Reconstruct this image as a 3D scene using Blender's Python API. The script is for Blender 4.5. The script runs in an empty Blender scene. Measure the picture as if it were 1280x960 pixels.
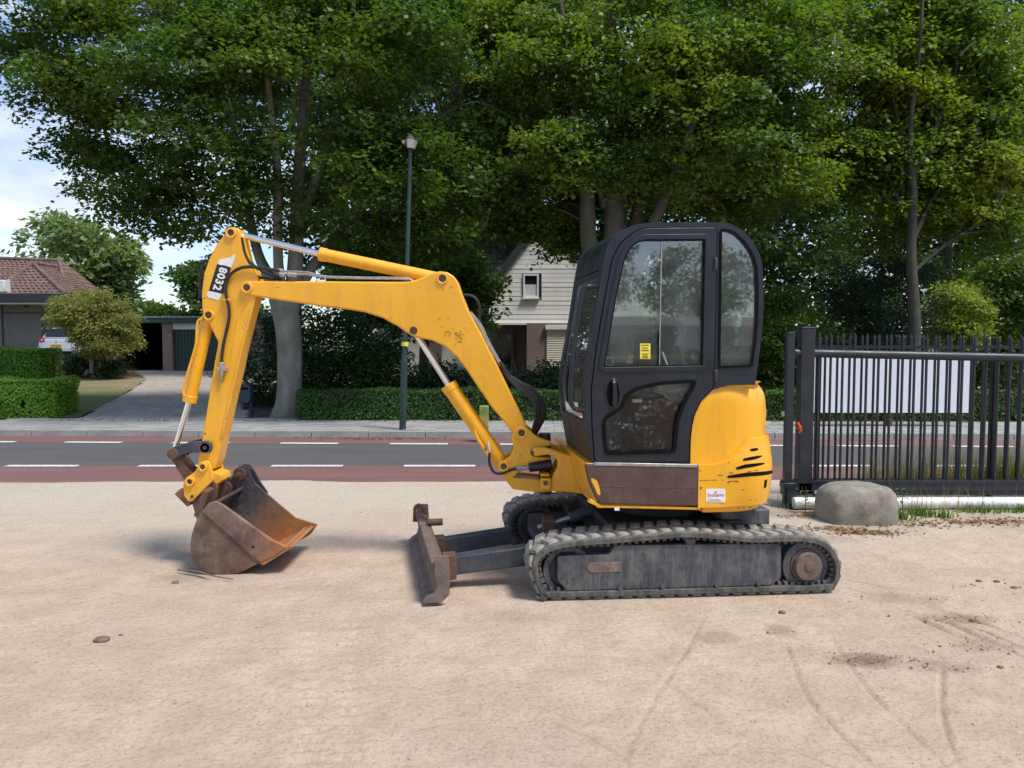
import bpy, bmesh, math, random
import numpy as np
from mathutils import Vector, Matrix, Quaternion
random.seed(7)
R = np.random.default_rng(11)
sc = bpy.context.scene
COL = sc.collection
# ------------------------------------------------------------------ camera
FPX, CAMH, HOR = 962.0, 1.69, 425.0
PITCH = math.atan((480-HOR)/FPX)
cd = bpy.data.cameras.new('camera'); cam = bpy.data.objects.new('camera', cd); COL.objects.link(cam)
cd.sensor_width = 36; cd.sensor_fit = 'HORIZONTAL'; cd.lens = FPX/1280*36
cd.clip_end = 3000; cd.clip_start = 0.05
cam.location = (0, 0, CAMH); cam.rotation_euler = (math.pi/2-PITCH, 0, 0)
sc.camera = cam
# ------------------------------------------------------------------ sky and sun
SUN_DIR = Vector((0.46, -0.30, 1.0)).normalized()      # towards the sun
ELEV = math.asin(SUN_DIR.z); AZ = math.atan2(SUN_DIR.x, SUN_DIR.y)
w = bpy.data.worlds.new('World'); sc.world = w; w.use_nodes = True
nt = w.node_tree; nt.nodes.clear()
N = nt.nodes.new; Lk = nt.links.new
out = N('ShaderNodeOutputWorld'); bg = N('ShaderNodeBackground'); bg.inputs[1].default_value = 0.12
sky = N('ShaderNodeTexSky'); sky.sky_type = 'NISHITA'; sky.sun_disc = False
sky.sun_elevation = ELEV; sky.sun_rotation = AZ; sky.air_density = 1.0; sky.dust_density = 0.6; sky.ozone_density = 3.0
tc = N('ShaderNodeTexCoord'); mp = N('ShaderNodeMapping'); mp.inputs['Scale'].default_value = (1.6, 1.6, 5.0)
mp.inputs['Location'].default_value = (1.35, 0.75, 0.4)
nz = N('ShaderNodeTexNoise'); nz.inputs['Scale'].default_value = 2.1; nz.inputs['Detail'].default_value = 9; nz.inputs['Roughness'].default_value = 0.55
rp = N('ShaderNodeValToRGB'); rp.color_ramp.elements[0].position = 0.49; rp.color_ramp.elements[1].position = 0.68
rp.color_ramp.elements[0].color = (.04, .04, .04, 1); rp.color_ramp.elements[1].color = (1, 1, 1, 1)
nz2 = N('ShaderNodeTexNoise'); nz2.inputs['Scale'].default_value = 3.3; nz2.inputs['Detail'].default_value = 6
rc = N('ShaderNodeValToRGB'); rc.color_ramp.elements[0].color = (3.3, 3.9, 5.0, 1); rc.color_ramp.elements[1].color = (6.0, 6.3, 6.8, 1)
rc.color_ramp.elements[0].position = .35; rc.color_ramp.elements[1].position = .62
mx = N('ShaderNodeMix'); mx.data_type = 'RGBA'
Lk(tc.outputs['Generated'], mp.inputs[0]); Lk(mp.outputs[0], nz.inputs[0]); Lk(mp.outputs[0], nz2.inputs[0])
Lk(nz.outputs[0], rp.inputs[0]); Lk(rp.outputs[0], mx.inputs[0]); Lk(nz2.outputs[0], rc.inputs[0])
Lk(sky.outputs[0], mx.inputs[6]); Lk(rc.outputs[0], mx.inputs[7]); Lk(mx.outputs[2], bg.inputs[0]); Lk(bg.outputs[0], out.inputs[0])
sl = bpy.data.lights.new('sun', 'SUN'); so = bpy.data.objects.new('sun', sl); COL.objects.link(so)
sl.energy = 2.7; sl.angle = math.radians(14); sl.color = (1, .95, .87)
so.rotation_euler = SUN_DIR.to_track_quat('Z', 'Y').to_euler()
so.location = (0, 0, 30)
sc.view_settings.view_transform = 'Standard'; sc.view_settings.look = 'None'
sc.view_settings.exposure = 0.68; sc.view_settings.gamma = 1.0
sc.cycles.max_bounces = 8; sc.cycles.transparent_max_bounces = 24; sc.cycles.diffuse_bounces = 3
sc.cycles.use_denoising = True
sc.cycles.sample_clamp_indirect = 6
# ------------------------------------------------------------------ geometry helpers
CP, SP = math.cos(PITCH), math.sin(PITCH)
def ray(px, py):
    x = (px-640)/FPX; y = -(py-480)/FPX
    return Vector((x, CP+y*SP, -SP+y*CP))
def P(px, py, Y):                      # real point at depth Y seen at a photo position
    d = ray(px, py); t = Y/d.y
    return Vector((d.x*t, Y, CAMH+d.z*t))
def G(px, py, z=0.0):
    d = ray(px, py); t = (z-CAMH)/d.z
    return Vector((d.x*t, d.y*t, z))
class Frame:
    def __init__(s, O, yaw=0, tilt=0):
        c, n = math.cos(math.radians(yaw)), math.sin(math.radians(yaw))
        ct, st = math.cos(math.radians(tilt)), math.sin(math.radians(tilt))
        s.O = Vector(O); s.u = Vector((c*ct, n*ct, -st)); s.v = Vector((-n, c, 0)); s.w = s.u.cross(s.v).normalized()
    def W(s, u, v, w): return s.O+s.u*u+s.v*v+s.w*w
    def px(s, x, y, v):                # photo position -> (u, w) on the plane at lateral distance v
        d = ray(x, y); c = Vector((0, 0, CAMH)); p0 = s.O+s.v*v
        t = (p0-c).dot(s.v)/d.dot(s.v); q = c+d*t-s.O
        return (q.dot(s.u), q.dot(s.w))
    def pl(s, pts, v): return [s.px(a, b, v) for a, b in pts]
def crom(pts, n=6, closed=True):
    P_ = [np.array(p, float) for p in pts]; m = len(P_); o = []
    rng = range(m) if closed else range(m-1)
    for i in rng:
        if closed: a, b, c, d = P_[i-1], P_[i], P_[(i+1) % m], P_[(i+2) % m]
        else: a, b, c, d = P_[max(i-1, 0)], P_[i], P_[i+1], P_[min(i+2, m-1)]
        for k in range(n):
            t = k/n
            o.append(tuple(0.5*((2*b)+(-a+c)*t+(2*a-5*b+4*c-d)*t*t+(-a+3*b-3*c+d)*t**3)))
    if not closed: o.append(tuple(P_[-1]))
    return o
def rnd(pts, r, n=4):                  # round the corners of a polygon
    o = []; m = len(pts)
    rs = r if isinstance(r, (list, tuple)) else [r]*m
    for i in range(m):
        a, b, c = (np.array(pts[j % m], float) for j in (i-1, i, i+1))
        rr = min(rs[i], 0.48*np.linalg.norm(a-b), 0.48*np.linalg.norm(c-b))
        if rr < 1e-6: o.append(tuple(b)); continue
        p = b+(a-b)/np.linalg.norm(a-b)*rr; q = b+(c-b)/np.linalg.norm(c-b)*rr
        for k in range(n+1):
            t = k/n; o.append(tuple((1-t)**2*p+2*t*(1-t)*b+t*t*q))
    return o
def resample(pts, n):
    p = np.array([tuple(q) for q in pts], float); p = np.vstack([p, p[:1]])
    d = np.r_[0, np.cumsum(np.linalg.norm(np.diff(p, axis=0), axis=1))]
    s = np.linspace(0, d[-1], n, endpoint=False)
    return np.stack([np.interp(s, d, p[:, k]) for k in range(p.shape[1])], 1), d[-1]
class MB:
    def __init__(s): s.v = []; s.f = []
    def add(s, vs, fs):
        b = len(s.v); s.v += [Vector(q) for q in vs]; s.f += [tuple(b+i for i in f) for f in fs]; return s
    def box(s, c, d, ax=None):
        c = Vector(c); X, Y, Z = ax or (Vector((1, 0, 0)), Vector((0, 1, 0)), Vector((0, 0, 1)))
        vs = [c+X*(i*d[0]/2)+Y*(j*d[1]/2)+Z*(k*d[2]/2) for i in (-1, 1) for j in (-1, 1) for k in (-1, 1)]
        return s.add(vs, [(0, 1, 3, 2), (4, 6, 7, 5), (0, 4, 5, 1), (2, 3, 7, 6), (0, 2, 6, 4), (1, 5, 7, 3)])
    def fbox(s, F, u0, u1, v0, v1, w0, w1):
        vs = [F.W(u, v, w) for u in (u0, u1) for v in (v0, v1) for w in (w0, w1)]
        return s.add(vs, [(0, 1, 3, 2), (4, 6, 7, 5), (0, 4, 5, 1), (2, 3, 7, 6), (0, 2, 6, 4), (1, 5, 7, 3)])
    def prism(s, F, pts, v0, v1, pts1=None):
        n = len(pts); q = pts1 or pts
        vs = [F.W(a, v0, b) for a, b in pts]+[F.W(a, v1, b) for a, b in q]
        return s.add(vs, [tuple(range(n)), tuple(range(2*n-1, n-1, -1))]+[(i, i+n, (i+1) % n+n, (i+1) % n) for i in range(n)])
    def plate(s, F, outer, holes, v0, v1):   # flat plate with holes
        bm = bmesh.new(); loops = [outer]+list(holes); edges = []; idx = []
        for lp in loops:
            vv = [bm.verts.new((a, b, 0)) for a, b in lp]; idx.append(vv)
            edges += [bm.edges.new((vv[i], vv[(i+1) % len(vv)])) for i in range(len(vv))]
        bmesh.ops.triangle_fill(bm, use_beauty=True, use_dissolve=False, edges=edges)
        bm.verts.index_update(); bm.verts.ensure_lookup_table()
        co = [(q.co.x, q.co.y) for q in bm.verts]; n = len(co)
        tris = [tuple(q.index for q in f.verts) for f in bm.faces]
        vs = [F.W(a, v0, b) for a, b in co]+[F.W(a, v1, b) for a, b in co]
        fs = tris+[tuple(i+n for i in reversed(t)) for t in tris]
        for vv in idx:
            ii = [q.index for q in vv]
            fs += [(ii[k], ii[k]+n, ii[(k+1) % len(ii)]+n, ii[(k+1) % len(ii)]) for k in range(len(ii))]
        bm.free(); return s.add(vs, fs)
    def cyl(s, a, b, r0, r1=None, n=16, caps=True):
        a, b = Vector(a), Vector(b); r1 = r0 if r1 is None else r1
        d = (b-a).normalized(); x = d.orthogonal().normalized(); y = d.cross(x)
        vs = []
        for c, r in ((a, r0), (b, r1)):
            for i in range(n):
                t = 2*math.pi*i/n; vs.append(c+x*(r*math.cos(t))+y*(r*math.sin(t)))
        fs = [(i, (i+1) % n, (i+1) % n+n, i+n) for i in range(n)]
        if caps: fs += [tuple(range(n-1, -1, -1)), tuple(range(n, 2*n))]
        return s.add(vs, fs)
    def ring(s, a, b, r, ri, n=24):
        a, b = Vector(a), Vector(b); d = (b-a).normalized(); x = d.orthogonal().normalized(); y = d.cross(x); vs = []
        for c, rr in ((a, r), (b, r), (b, ri), (a, ri)):
            for i in range(n):
                t = 2*math.pi*i/n; vs.append(c+x*(rr*math.cos(t))+y*(rr*math.sin(t)))
        fs = []
        for k in range(4):
            for i in range(n): fs.append((k*n+i, k*n+(i+1) % n, ((k+1) % 4)*n+(i+1) % n, ((k+1) % 4)*n+i))
        return s.add(vs, fs)
    def tube(s, pts, r, n=8, sub=5, smooth=True):
        pts = [tuple(p) for p in pts]
        if smooth and len(pts) > 2: q = crom(pts, sub, False)
        else: q = pts
        q = [Vector(p) for p in q]; m = len(q)
        rs = list(np.interp(np.linspace(0, 1, m), np.linspace(0, 1, len(r)), r)) if isinstance(r, (list, tuple)) else [r]*m
        x = (q[1]-q[0]).orthogonal().normalized(); vs = []
        for i in range(m):
            t = (q[min(i+1, m-1)]-q[max(i-1, 0)]).normalized()
            x = (x-t*x.dot(t)).normalized(); y = t.cross(x)
            for k in range(n):
                a = 2*math.pi*k/n; vs.append(q[i]+x*(rs[i]*math.cos(a))+y*(rs[i]*math.sin(a)))
        fs = [(i*n+k, i*n+(k+1) % n, (i+1)*n+(k+1) % n, (i+1)*n+k) for i in range(m-1) for k in range(n)]
        fs += [tuple(range(n-1, -1, -1)), tuple(range((m-1)*n, m*n))]
        return s.add(vs, fs)
    def grid(s, rows, closed=False):
        n = len(rows[0]); vs = [q for r in rows for q in r]; fs = []
        for i in range(len(rows)-1):
            for k in range(n if closed else n-1):
                fs.append((i*n+k, i*n+(k+1) % n, (i+1)*n+(k+1) % n, (i+1)*n+k))
        return s.add(vs, fs)
    def mesh(s, name, m, org):
        me = bpy.data.meshes.new(name)
        me.from_pydata([tuple(q-org) for q in s.v], [], s.f)
        bm = bmesh.new(); bm.from_mesh(me); bmesh.ops.recalc_face_normals(bm, faces=bm.faces); bm.to_mesh(me); bm.free()
        me.materials.append(m); return me
    def build(s, name, m, parent=None, bevel=0, seg=2, ang=40, smooth=True, org=None, label=None, kind=None):
        org = Vector(org) if org is not None else (parent['_o'] if False else (ORG.get(parent.name, Vector()) if parent else Vector()))
        me = s.mesh(name, m, org)
        if smooth:
            me.polygons.foreach_set('use_smooth', [True]*len(me.polygons)); me.set_sharp_from_angle(angle=math.radians(ang))
        o = bpy.data.objects.new(name, me); COL.objects.link(o)
        if parent: o.parent = parent; ORG[o.name] = org
        else: o.location = org; ORG[o.name] = org
        if bevel:
            b = o.modifiers.new('bevel', 'BEVEL'); b.width = bevel; b.segments = seg; b.limit_method = 'ANGLE'; b.angle_limit = math.radians(35); b.use_clamp_overlap = True
        if label: o['label'] = label
        if kind: o['kind'] = kind
        return o
ORG = {}
def thing(name, label, cat, loc=(0, 0, 0), group=None):
    o = bpy.data.objects.new(name, None); COL.objects.link(o); o.location = loc; o.empty_display_size = .2
    o['label'] = label; o['category'] = cat
    if group: o['group'] = group
    ORG[o.name] = Vector(loc); return o
def tag(o, label, cat, group=None):
    o['label'] = label; o['category'] = cat
    if group: o['group'] = group
    return o
def copy_thing(src, loc, label, group=None, rotz=0.0):
    def rec(o, par):
        c = o.copy(); COL.objects.link(c); c.parent = par
        if par: c.matrix_parent_inverse = o.matrix_parent_inverse.copy()
        for ch in list(o.children): rec(ch, c)
        return c
    c = rec(src, None); c.location = loc; c.rotation_euler = (0, 0, rotz); c['label'] = label
    if group: c['group'] = group
    return c
def hashn(ix, iy, iz):
    h = (ix*374761393+iy*668265263+iz*2147483647+ix*iy*31) & 0xffffffff
    h = ((h ^ (h >> 13))*1274126177) & 0xffffffff
    h = ((h ^ (h >> 15))*2246822519) & 0xffffffff
    return (h & 0xffff)/65535.0
def vnoise(p):
    p = np.asarray(p, float); i = np.floor(p).astype(np.int64); f = p-i; f = f*f*(3-2*f); r = 0
    for a in (0, 1):
        for b in (0, 1):
            for c in (0, 1):
                wgt = (f[:, 0] if a else 1-f[:, 0])*(f[:, 1] if b else 1-f[:, 1])*(f[:, 2] if c else 1-f[:, 2])
                r = r+wgt*hashn(i[:, 0]+a+1000, i[:, 1]+b+1000, i[:, 2]+c+1000)
    return r
def fbm(p, o=4):
    s = 0; a = .5
    for k in range(o): s = s+a*vnoise(np.asarray(p)*2**k+17.3*k); a *= .5
    return s
# ------------------------------------------------------------------ materials
class NT:
    def __init__(s, name):
        s.m = bpy.data.materials.new(name); s.m.use_nodes = True; s.t = s.m.node_tree
        s.b = s.t.nodes['Principled BSDF']; s.o = s.t.nodes['Material Output']; s.c = s.t.nodes.new('ShaderNodeTexCoord')
    def n(s, ty, **k):
        x = s.t.nodes.new(ty)
        for a, b in k.items(): setattr(x, a, b)
        return x
    def l(s, a, b): s.t.links.new(a, b)
    def noise(s, scale, detail=5, rough=.55, co=None, stretch=None):
        x = s.n('ShaderNodeTexNoise'); x.inputs['Scale'].default_value = scale; x.inputs['Detail'].default_value = detail; x.inputs['Roughness'].default_value = rough
        src = co or s.c.outputs['Object']
        if stretch:
            mp = s.n('ShaderNodeMapping'); mp.inputs['Scale'].default_value = stretch; s.l(src, mp.inputs[0]); src = mp.outputs[0]
        s.l(src, x.inputs['Vector']); return x.outputs[0]
    def ramp(s, fac, stops):
        r = s.n('ShaderNodeValToRGB'); e = r.color_ramp.elements
        while len(e) < len(stops): e.new(.5)
        for k, (p, c) in enumerate(stops):
            e[k].position = p; c = (c, c, c) if isinstance(c, (int, float)) else c; e[k].color = (*c, 1)
        s.l(fac, r.inputs[0]); return r.outputs[0]
    def mix(s, f, a, b, mode='MIX'):
        x = s.n('ShaderNodeMix'); x.data_type = 'RGBA'; x.blend_type = mode
        for v, i in ((f, 0), (a, 6), (b, 7)):
            if isinstance(v, (int, float)): x.inputs[i].default_value = v if i == 0 else (v, v, v, 1)
            elif isinstance(v, tuple): x.inputs[i].default_value = (*v, 1)
            else: s.l(v, x.inputs[i])
        return x.outputs[2]
    def math(s, op, a, b=None):
        x = s.n('ShaderNodeMath'); x.operation = op
        for v, i in ((a, 0), (b, 1)):
            if v is None: continue
            if isinstance(v, (int, float)): x.inputs[i].default_value = v
            else: s.l(v, x.inputs[i])
        return x.outputs[0]
    def bump(s, h, strength=.3, dist=.01):
        x = s.n('ShaderNodeBump'); x.inputs['Strength'].default_value = strength; x.inputs['Distance'].default_value = dist
        s.l(h, x.inputs['Height']); s.l(x.outputs[0], s.b.inputs['Normal']); return x
    def set(s, col=None, rough=None, metal=None, **k):
        for nm, v in (('Base Color', col), ('Roughness', rough), ('Metallic', metal)):
            if v is None: continue
            if isinstance(v, tuple): s.b.inputs[nm].default_value = (*v, 1)
            elif isinstance(v, (int, float)): s.b.inputs[nm].default_value = v
            else: s.l(v, s.b.inputs[nm])
        for nm, v in k.items(): s.b.inputs[nm.replace('_', ' ')].default_value = v
        return s.m
def simple(name, c, rough=.5, metal=0, var=.25, scale=6, bump=0, bscale=40, bd=.004, dark=None, **k):
    t = NT(name); c2 = tuple(x*(1-var) for x in c); c1 = tuple(min(1, x*(1+var*.6)) for x in c)
    col = t.ramp(t.noise(scale), [(.3, c2), (.7, c1)])
    if bump: t.bump(t.noise(bscale, 6), bump, bd)
    rr = t.ramp(t.noise(scale*2.3), [(.3, max(0, rough-.1)), (.7, min(1, rough+.1))])
    return t.set(col, rr, metal, **k)
def pointy(t, lo=.52, hi=.6):
    g = t.n('ShaderNodeNewGeometry'); return t.ramp(g.outputs['Pointiness'], [(lo, 0.0), (hi, 1.0)])
M = {}
# machine paint: yellow with chips and grime
def yellow(name, base, grime=.25):
    t = NT(name)
    c = t.ramp(t.noise(2.2, 4), [(.3, tuple(x*.92 for x in base)), (.7, base)])
    g = t.ramp(t.noise(9, 8, .7), [(.55, 0.0), (.8, grime)])
    c = t.mix(g, c, (.30, .13, .02))
    fade = t.ramp(t.noise(1.1, 6, .65), [(.45, 0.0), (.72, .35)]); c = t.mix(fade, c, tuple(min(1, x*1.08+.05) for x in base))
    streak = t.ramp(t.noise(14, 5, .6, stretch=(1, 1, .12)), [(.52, 0.0), (.8, grime*1.3)])
    c = t.mix(streak, c, (.34, .18, .04))
    chip = t.ramp(t.noise(46, 3, .5), [(.665, 0.0), (.69, 1.0)])
    chip2 = t.ramp(t.noise(3.5, 3, .5), [(.52, 0.0), (.62, 1.0)])
    c = t.mix(t.math('MULTIPLY', chip, chip2), c, (.045, .022, .014))
    t.bump(t.noise(60, 3), .03, .003)
    return t.set(c, t.ramp(t.noise(7, 5), [(.3, .28), (.7, .46)]), 0, Coat_Weight=.3, Coat_Roughness=.18)
M['yellow'] = yellow('yellow_paint', (.87, .412, .009))
M['yellow_worn'] = yellow('worn_yellow_paint', (.82, .385, .012), .5)
def darkpaint(name, c, dust=(.25, .22, .18), amt=.35, rough=.42):
    t = NT(name)
    base = t.ramp(t.noise(3, 4), [(.3, tuple(x*.8 for x in c)), (.7, tuple(x*1.2 for x in c))])
    d = t.ramp(t.noise(8, 8, .7), [(.45, 0.0), (.8, amt)])
    s2 = t.ramp(t.noise(30, 6, .7, stretch=(1, 1, .12)), [(.46, 0.0), (.75, amt*.75)])
    base = t.mix(d, base, dust); base = t.mix(s2, base, dust)
    t.bump(t.noise(70, 4), .05, .003)
    return t.set(base, t.ramp(t.noise(5, 5), [(.3, rough-.08), (.7, rough+.14)]), 0)
M['black'] = darkpaint('cab_black_paint', (.008, .0105, .018), amt=.035, rough=.36)
M['black_front'] = darkpaint('dirty_black_paint', (.020, .019, .020), (.14, .09, .06), .4, .5)
M['slate'] = darkpaint('slate_paint', (.035, .042, .055), (.20, .18, .16), .3, .5)
M['frame'] = darkpaint('dusty_frame_paint', (.045, .050, .062), (.24, .21, .18), .7, .6)
M['seal'] = simple('rubber_seal', (.004, .004, .0045), .85, var=.1, Specular_IOR_Level=.15)
def rusty(name, a, b, c, scale=5, lo=.4, hi=.62, rough=.75, lipx=None):
    t = NT(name)
    f = t.noise(scale, 9, .68)
    col = t.ramp(f, [(lo-.15, a), (lo, b), (hi, c)])
    col = t.mix(t.ramp(t.noise(55, 6, .7), [(.48, 0.0), (.75, .6)]), col, tuple(x*.35 for x in b))
    col = t.mix(t.ramp(t.noise(18, 8, .75, stretch=(1, 1, .4)), [(.55, 0.0), (.72, .6)]), col, tuple(min(1, x*1.5) for x in c))
    col = t.mix(t.ramp(t.noise(3.1, 6, .7), [(.55, 0.0), (.75, .55)]), col, (.20, .085, .035))
    if lipx:                        # bare rusting steel where the cutting lip digs
        sx = t.n('ShaderNodeSeparateXYZ'); t.l(t.c.outputs['Object'], sx.inputs[0])
        k = t.math('ADD', t.math('DIVIDE', t.math('SUBTRACT', sx.outputs[0], lipx[0]), lipx[1]-lipx[0]), t.math('MULTIPLY', t.math('SUBTRACT', t.noise(9, 8, .7), .5), 1.3))
        col = t.mix(t.ramp(k, [(.15, 0.0), (.9, .95)]), col, (.38, .155, .05))
    t.bump(t.noise(38, 8, .7), .35, .006)
    return t.set(col, rough, .15)
M['skirt'] = rusty('brown_worn_panel', (.05, .028, .025), (.085, .046, .040), (.12, .075, .062), 4)
M['bucket'] = rusty('bucket_steel', (.045, .032, .032), (.12, .072, .058), (.25, .165, .13), 4.5, lipx=(-3.02, -2.74))
M['blade'] = rusty('blade_steel', (.06, .045, .042), (.13, .09, .075), (.20, .15, .125), 8)
M['rustdark'] = rusty('rust_dark', (.05, .03, .026), (.10, .055, .04), (.17, .09, .06), 14)
M['rustred'] = rusty('rust_red', (.11, .045, .033), (.22, .085, .06), (.30, .13, .10), 10)
# bucket inside: dark paint at the top that has worn to bright rust near the cutting lip
def bucket_in():
    t = NT('bucket_inside')
    sx = t.n('ShaderNodeSeparateXYZ'); t.l(t.c.outputs['Object'], sx.inputs[0])
    k = t.math('ADD', t.math('MULTIPLY', sx.outputs[0], 1.15), t.math('MULTIPLY', sx.outputs[2], -.85))
    k = t.math('ADD', k, t.math('MULTIPLY', t.math('SUBTRACT', t.noise(7, 8, .65), .5), .42))
    t.k = k
    col = t.ramp(k, [(0, (.022, .026, .034)), (.5, (.05, .04, .038))])
    return t, k
M['glassdust'] = None
M['rubber'] = darkpaint('dusty_rubber', (.060, .060, .056), (.28, .25, .21), .6, .85)
M['lug'] = darkpaint('dusty_lug_rubber', (.20, .19, .165), (.44, .40, .34), .8, .9)
M['hose'] = simple('hose_rubber', (.018, .017, .016), .5, var=.3)
M['steel'] = simple('pipe_steel', (.42, .40, .38), .42, .7, var=.3, scale=20)
M['chrome'] = simple('chrome_rod', (.80, .80, .82), .16, 1, var=.08, scale=12)
M['pin'] = simple('pin_steel', (.10, .065, .055), .5, .6, var=.4, scale=40, bump=.2)
M['dark'] = simple('dark_steel', (.020, .020, .022), .55, .2, var=.4, scale=9)
M['sign_white'] = simple('sign_white', (.74, .75, .78), .4, var=.03, scale=1)
M['white'] = simple('white_film', (.78, .76, .74), .5, var=.12, scale=30)
M['decal_black'] = simple('decal_black', (.012, .012, .014), .4, var=.2)
M['red_ink'] = simple('red_ink', (.55, .06, .06), .5, var=.2)
M['pink_ink'] = simple('pink_film', (.72, .50, .48), .5, var=.2)
M['ink'] = simple('marker_ink', (.16, .08, .012), .6, var=.3)
M['yellow_film'] = simple('yellow_film', (.75, .62, .05), .5, var=.1)
M['seat'] = simple('seat_fabric', (.13, .13, .14), .9, var=.3, scale=20, bump=.2)
M['vinyl'] = simple('grey_vinyl', (.36, .36, .38), .7, var=.2)
M['redcloth'] = simple('red_cloth', (.15, .025, .025), .9, var=.4)
M['cream_cloth'] = simple('cream_cloth', (.42, .37, .29), .9, var=.3)
M['lens_grey'] = simple('grey_plate', (.45, .45, .44), .5, var=.1)
M['skinny'] = simple('orange_toy', (.75, .38, .16), .6, var=.2)
def glass(name, dust=.07, tint=(.80, .86, .84), rough=.02, refl=1.0, scratch=0):
    t = NT(name); t.t.nodes.remove(t.b)
    tr = t.n('ShaderNodeBsdfTransparent'); tr.inputs[0].default_value = (*tint, 1)
    gl = t.n('ShaderNodeBsdfGlossy'); gl.inputs['Roughness'].default_value = rough; gl.inputs[0].default_value = (.95, .97, 1, 1)
    df = t.n('ShaderNodeBsdfDiffuse'); df.inputs[0].default_value = (.46, .48, .47, 1)
    fr = t.n('ShaderNodeFresnel'); fr.inputs[0].default_value = 1.52
    m1 = t.n('ShaderNodeMixShader'); m2 = t.n('ShaderNodeMixShader')
    dust_haze = t.ramp(t.noise(4, 4, .5), [(.35, dust*.5), (.75, dust*1.5)])  # dust film, plus a diffuse haze standing in for reflected sky
    if scratch: dust_haze = t.math('MAXIMUM', dust_haze, t.math('MULTIPLY', t.ramp(t.noise(34, 8, .8), [(.53, 0.0), (.62, scratch)]), t.ramp(t.noise(5, 3), [(.42, 0.0), (.6, 1.0)])))
    t.l(t.math('MULTIPLY', fr.outputs[0], refl), m1.inputs[0]); t.l(tr.outputs[0], m1.inputs[1]); t.l(gl.outputs[0], m1.inputs[2])
    t.l(dust_haze, m2.inputs[0]); t.l(m1.outputs[0], m2.inputs[1]); t.l(df.outputs[0], m2.inputs[2]); t.l(m2.outputs[0], t.o.inputs[0])
    return t.m
M['glass'] = glass('cab_glass', .105, (.95, .98, .96), refl=2.6)
M['glass_low'] = glass('scratched_glass', .006, (.84, .88, .87), .02, refl=.4, scratch=.28)
M['glass_far'] = glass('far_glass', .02, (.86, .9, .88), .02, refl=.8)
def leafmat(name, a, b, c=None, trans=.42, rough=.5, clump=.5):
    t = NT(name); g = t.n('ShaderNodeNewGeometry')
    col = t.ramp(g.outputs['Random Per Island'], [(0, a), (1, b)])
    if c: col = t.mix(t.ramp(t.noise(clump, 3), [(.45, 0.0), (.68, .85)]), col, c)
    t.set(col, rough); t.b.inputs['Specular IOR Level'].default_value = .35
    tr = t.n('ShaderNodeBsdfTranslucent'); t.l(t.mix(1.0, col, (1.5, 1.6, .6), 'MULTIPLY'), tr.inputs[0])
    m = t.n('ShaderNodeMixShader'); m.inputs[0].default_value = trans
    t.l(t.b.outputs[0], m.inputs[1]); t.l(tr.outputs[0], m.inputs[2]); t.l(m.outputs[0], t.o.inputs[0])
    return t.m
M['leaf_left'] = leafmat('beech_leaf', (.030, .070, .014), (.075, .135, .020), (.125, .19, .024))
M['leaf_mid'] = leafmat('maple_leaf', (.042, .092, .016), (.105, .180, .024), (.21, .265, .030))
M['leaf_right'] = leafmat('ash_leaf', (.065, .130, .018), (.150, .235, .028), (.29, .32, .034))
M['leaf_bg'] = leafmat('far_leaf', (.035, .075, .018), (.075, .14, .03), (.10, .165, .03))
M['leaf_shade'] = leafmat('shade_toned_leaf', (.014, .030, .010), (.030, .056, .016), None, .15)  # near-black leaves so the gaps between the crowns read as shade
M['leaf_pale'] = leafmat('hazed_walnut_leaf', (.12, .17, .07), (.21, .28, .12), None)  # leaf colour paled to carry the haze of distance
M['leaf_box'] = leafmat('hedge_leaf', (.026, .070, .012), (.065, .140, .020), (.040, .085, .016), .25)
M['leaf_lime'] = leafmat('privet_leaf', (.09, .20, .016), (.20, .36, .026), None, .3)
M['leaf_shrub'] = leafmat('laurel_leaf', (.016, .042, .012), (.038, .085, .020), (.055, .10, .02), .2, .38)
M['leaf_gold'] = leafmat('golden_leaf', (.14, .16, .04), (.29, .28, .085), (.16, .18, .05))
M['leaf_conifer'] = leafmat('yew_leaf', (.010, .030, .010), (.026, .058, .016), None, .15)
M['leaf_yell'] = leafmat('sorbus_leaf', (.14, .19, .02), (.26, .30, .04), None)
M['grass_dry'] = leafmat('dry_grass', (.22, .19, .08), (.40, .34, .15), (.10, .15, .03), .3, .7, 1.5)
M['grass_green'] = leafmat('green_weed', (.06, .12, .02), (.12, .20, .035), None)
M['litter'] = leafmat('leaf_litter', (.14, .075, .03), (.30, .17, .07), None, .1, .8)
def bark(name, a, b):
    t = NT(name)
    col = t.ramp(t.noise(5, 8, .65, stretch=(1, 1, .35)), [(.3, a), (.7, b)])
    col = t.mix(t.ramp(t.noise(1.6, 5), [(.5, 0.0), (.7, .6)]), col, (.10, .11, .045))
    t.bump(t.noise(16, 8, .7, stretch=(1, 1, .25)), .5, .02)
    return t.set(col, .85)
M['bark'] = bark('grey_bark', (.12, .112, .092), (.28, .26, .22))
M['bark_dark'] = bark('dark_bark', (.045, .04, .03), (.11, .095, .072))
M['bark_shade'] = bark('shade_toned_bark', (.025, .022, .018), (.065, .056, .043))  # bark colour darkened so the right-hand trunk looks shaded
# ================================================================== EXCAVATOR
FU = Frame((0.262, 4.90, 0.0), 7.5, 1.0)       # undercarriage frame: u to the rear, v across, w up
FH = Frame((0.262, 4.90, 0.0), 6.5, 0.0)       # upper structure
FB = Frame((0, 5.80, 0), 0, 0)                 # boom plane
EX = thing('excavator', 'yellow mini excavator with black cab and rusty bucket resting on the sand', 'excavator', (1.1, 5.6, 0))
def bx(x, y, Y): return P(x, y, Y)
M['arrow'] = rusty('arrow_plate_steel', (.07, .05, .045), (.16, .105, .09), (.24, .17, .145), 12)
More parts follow.
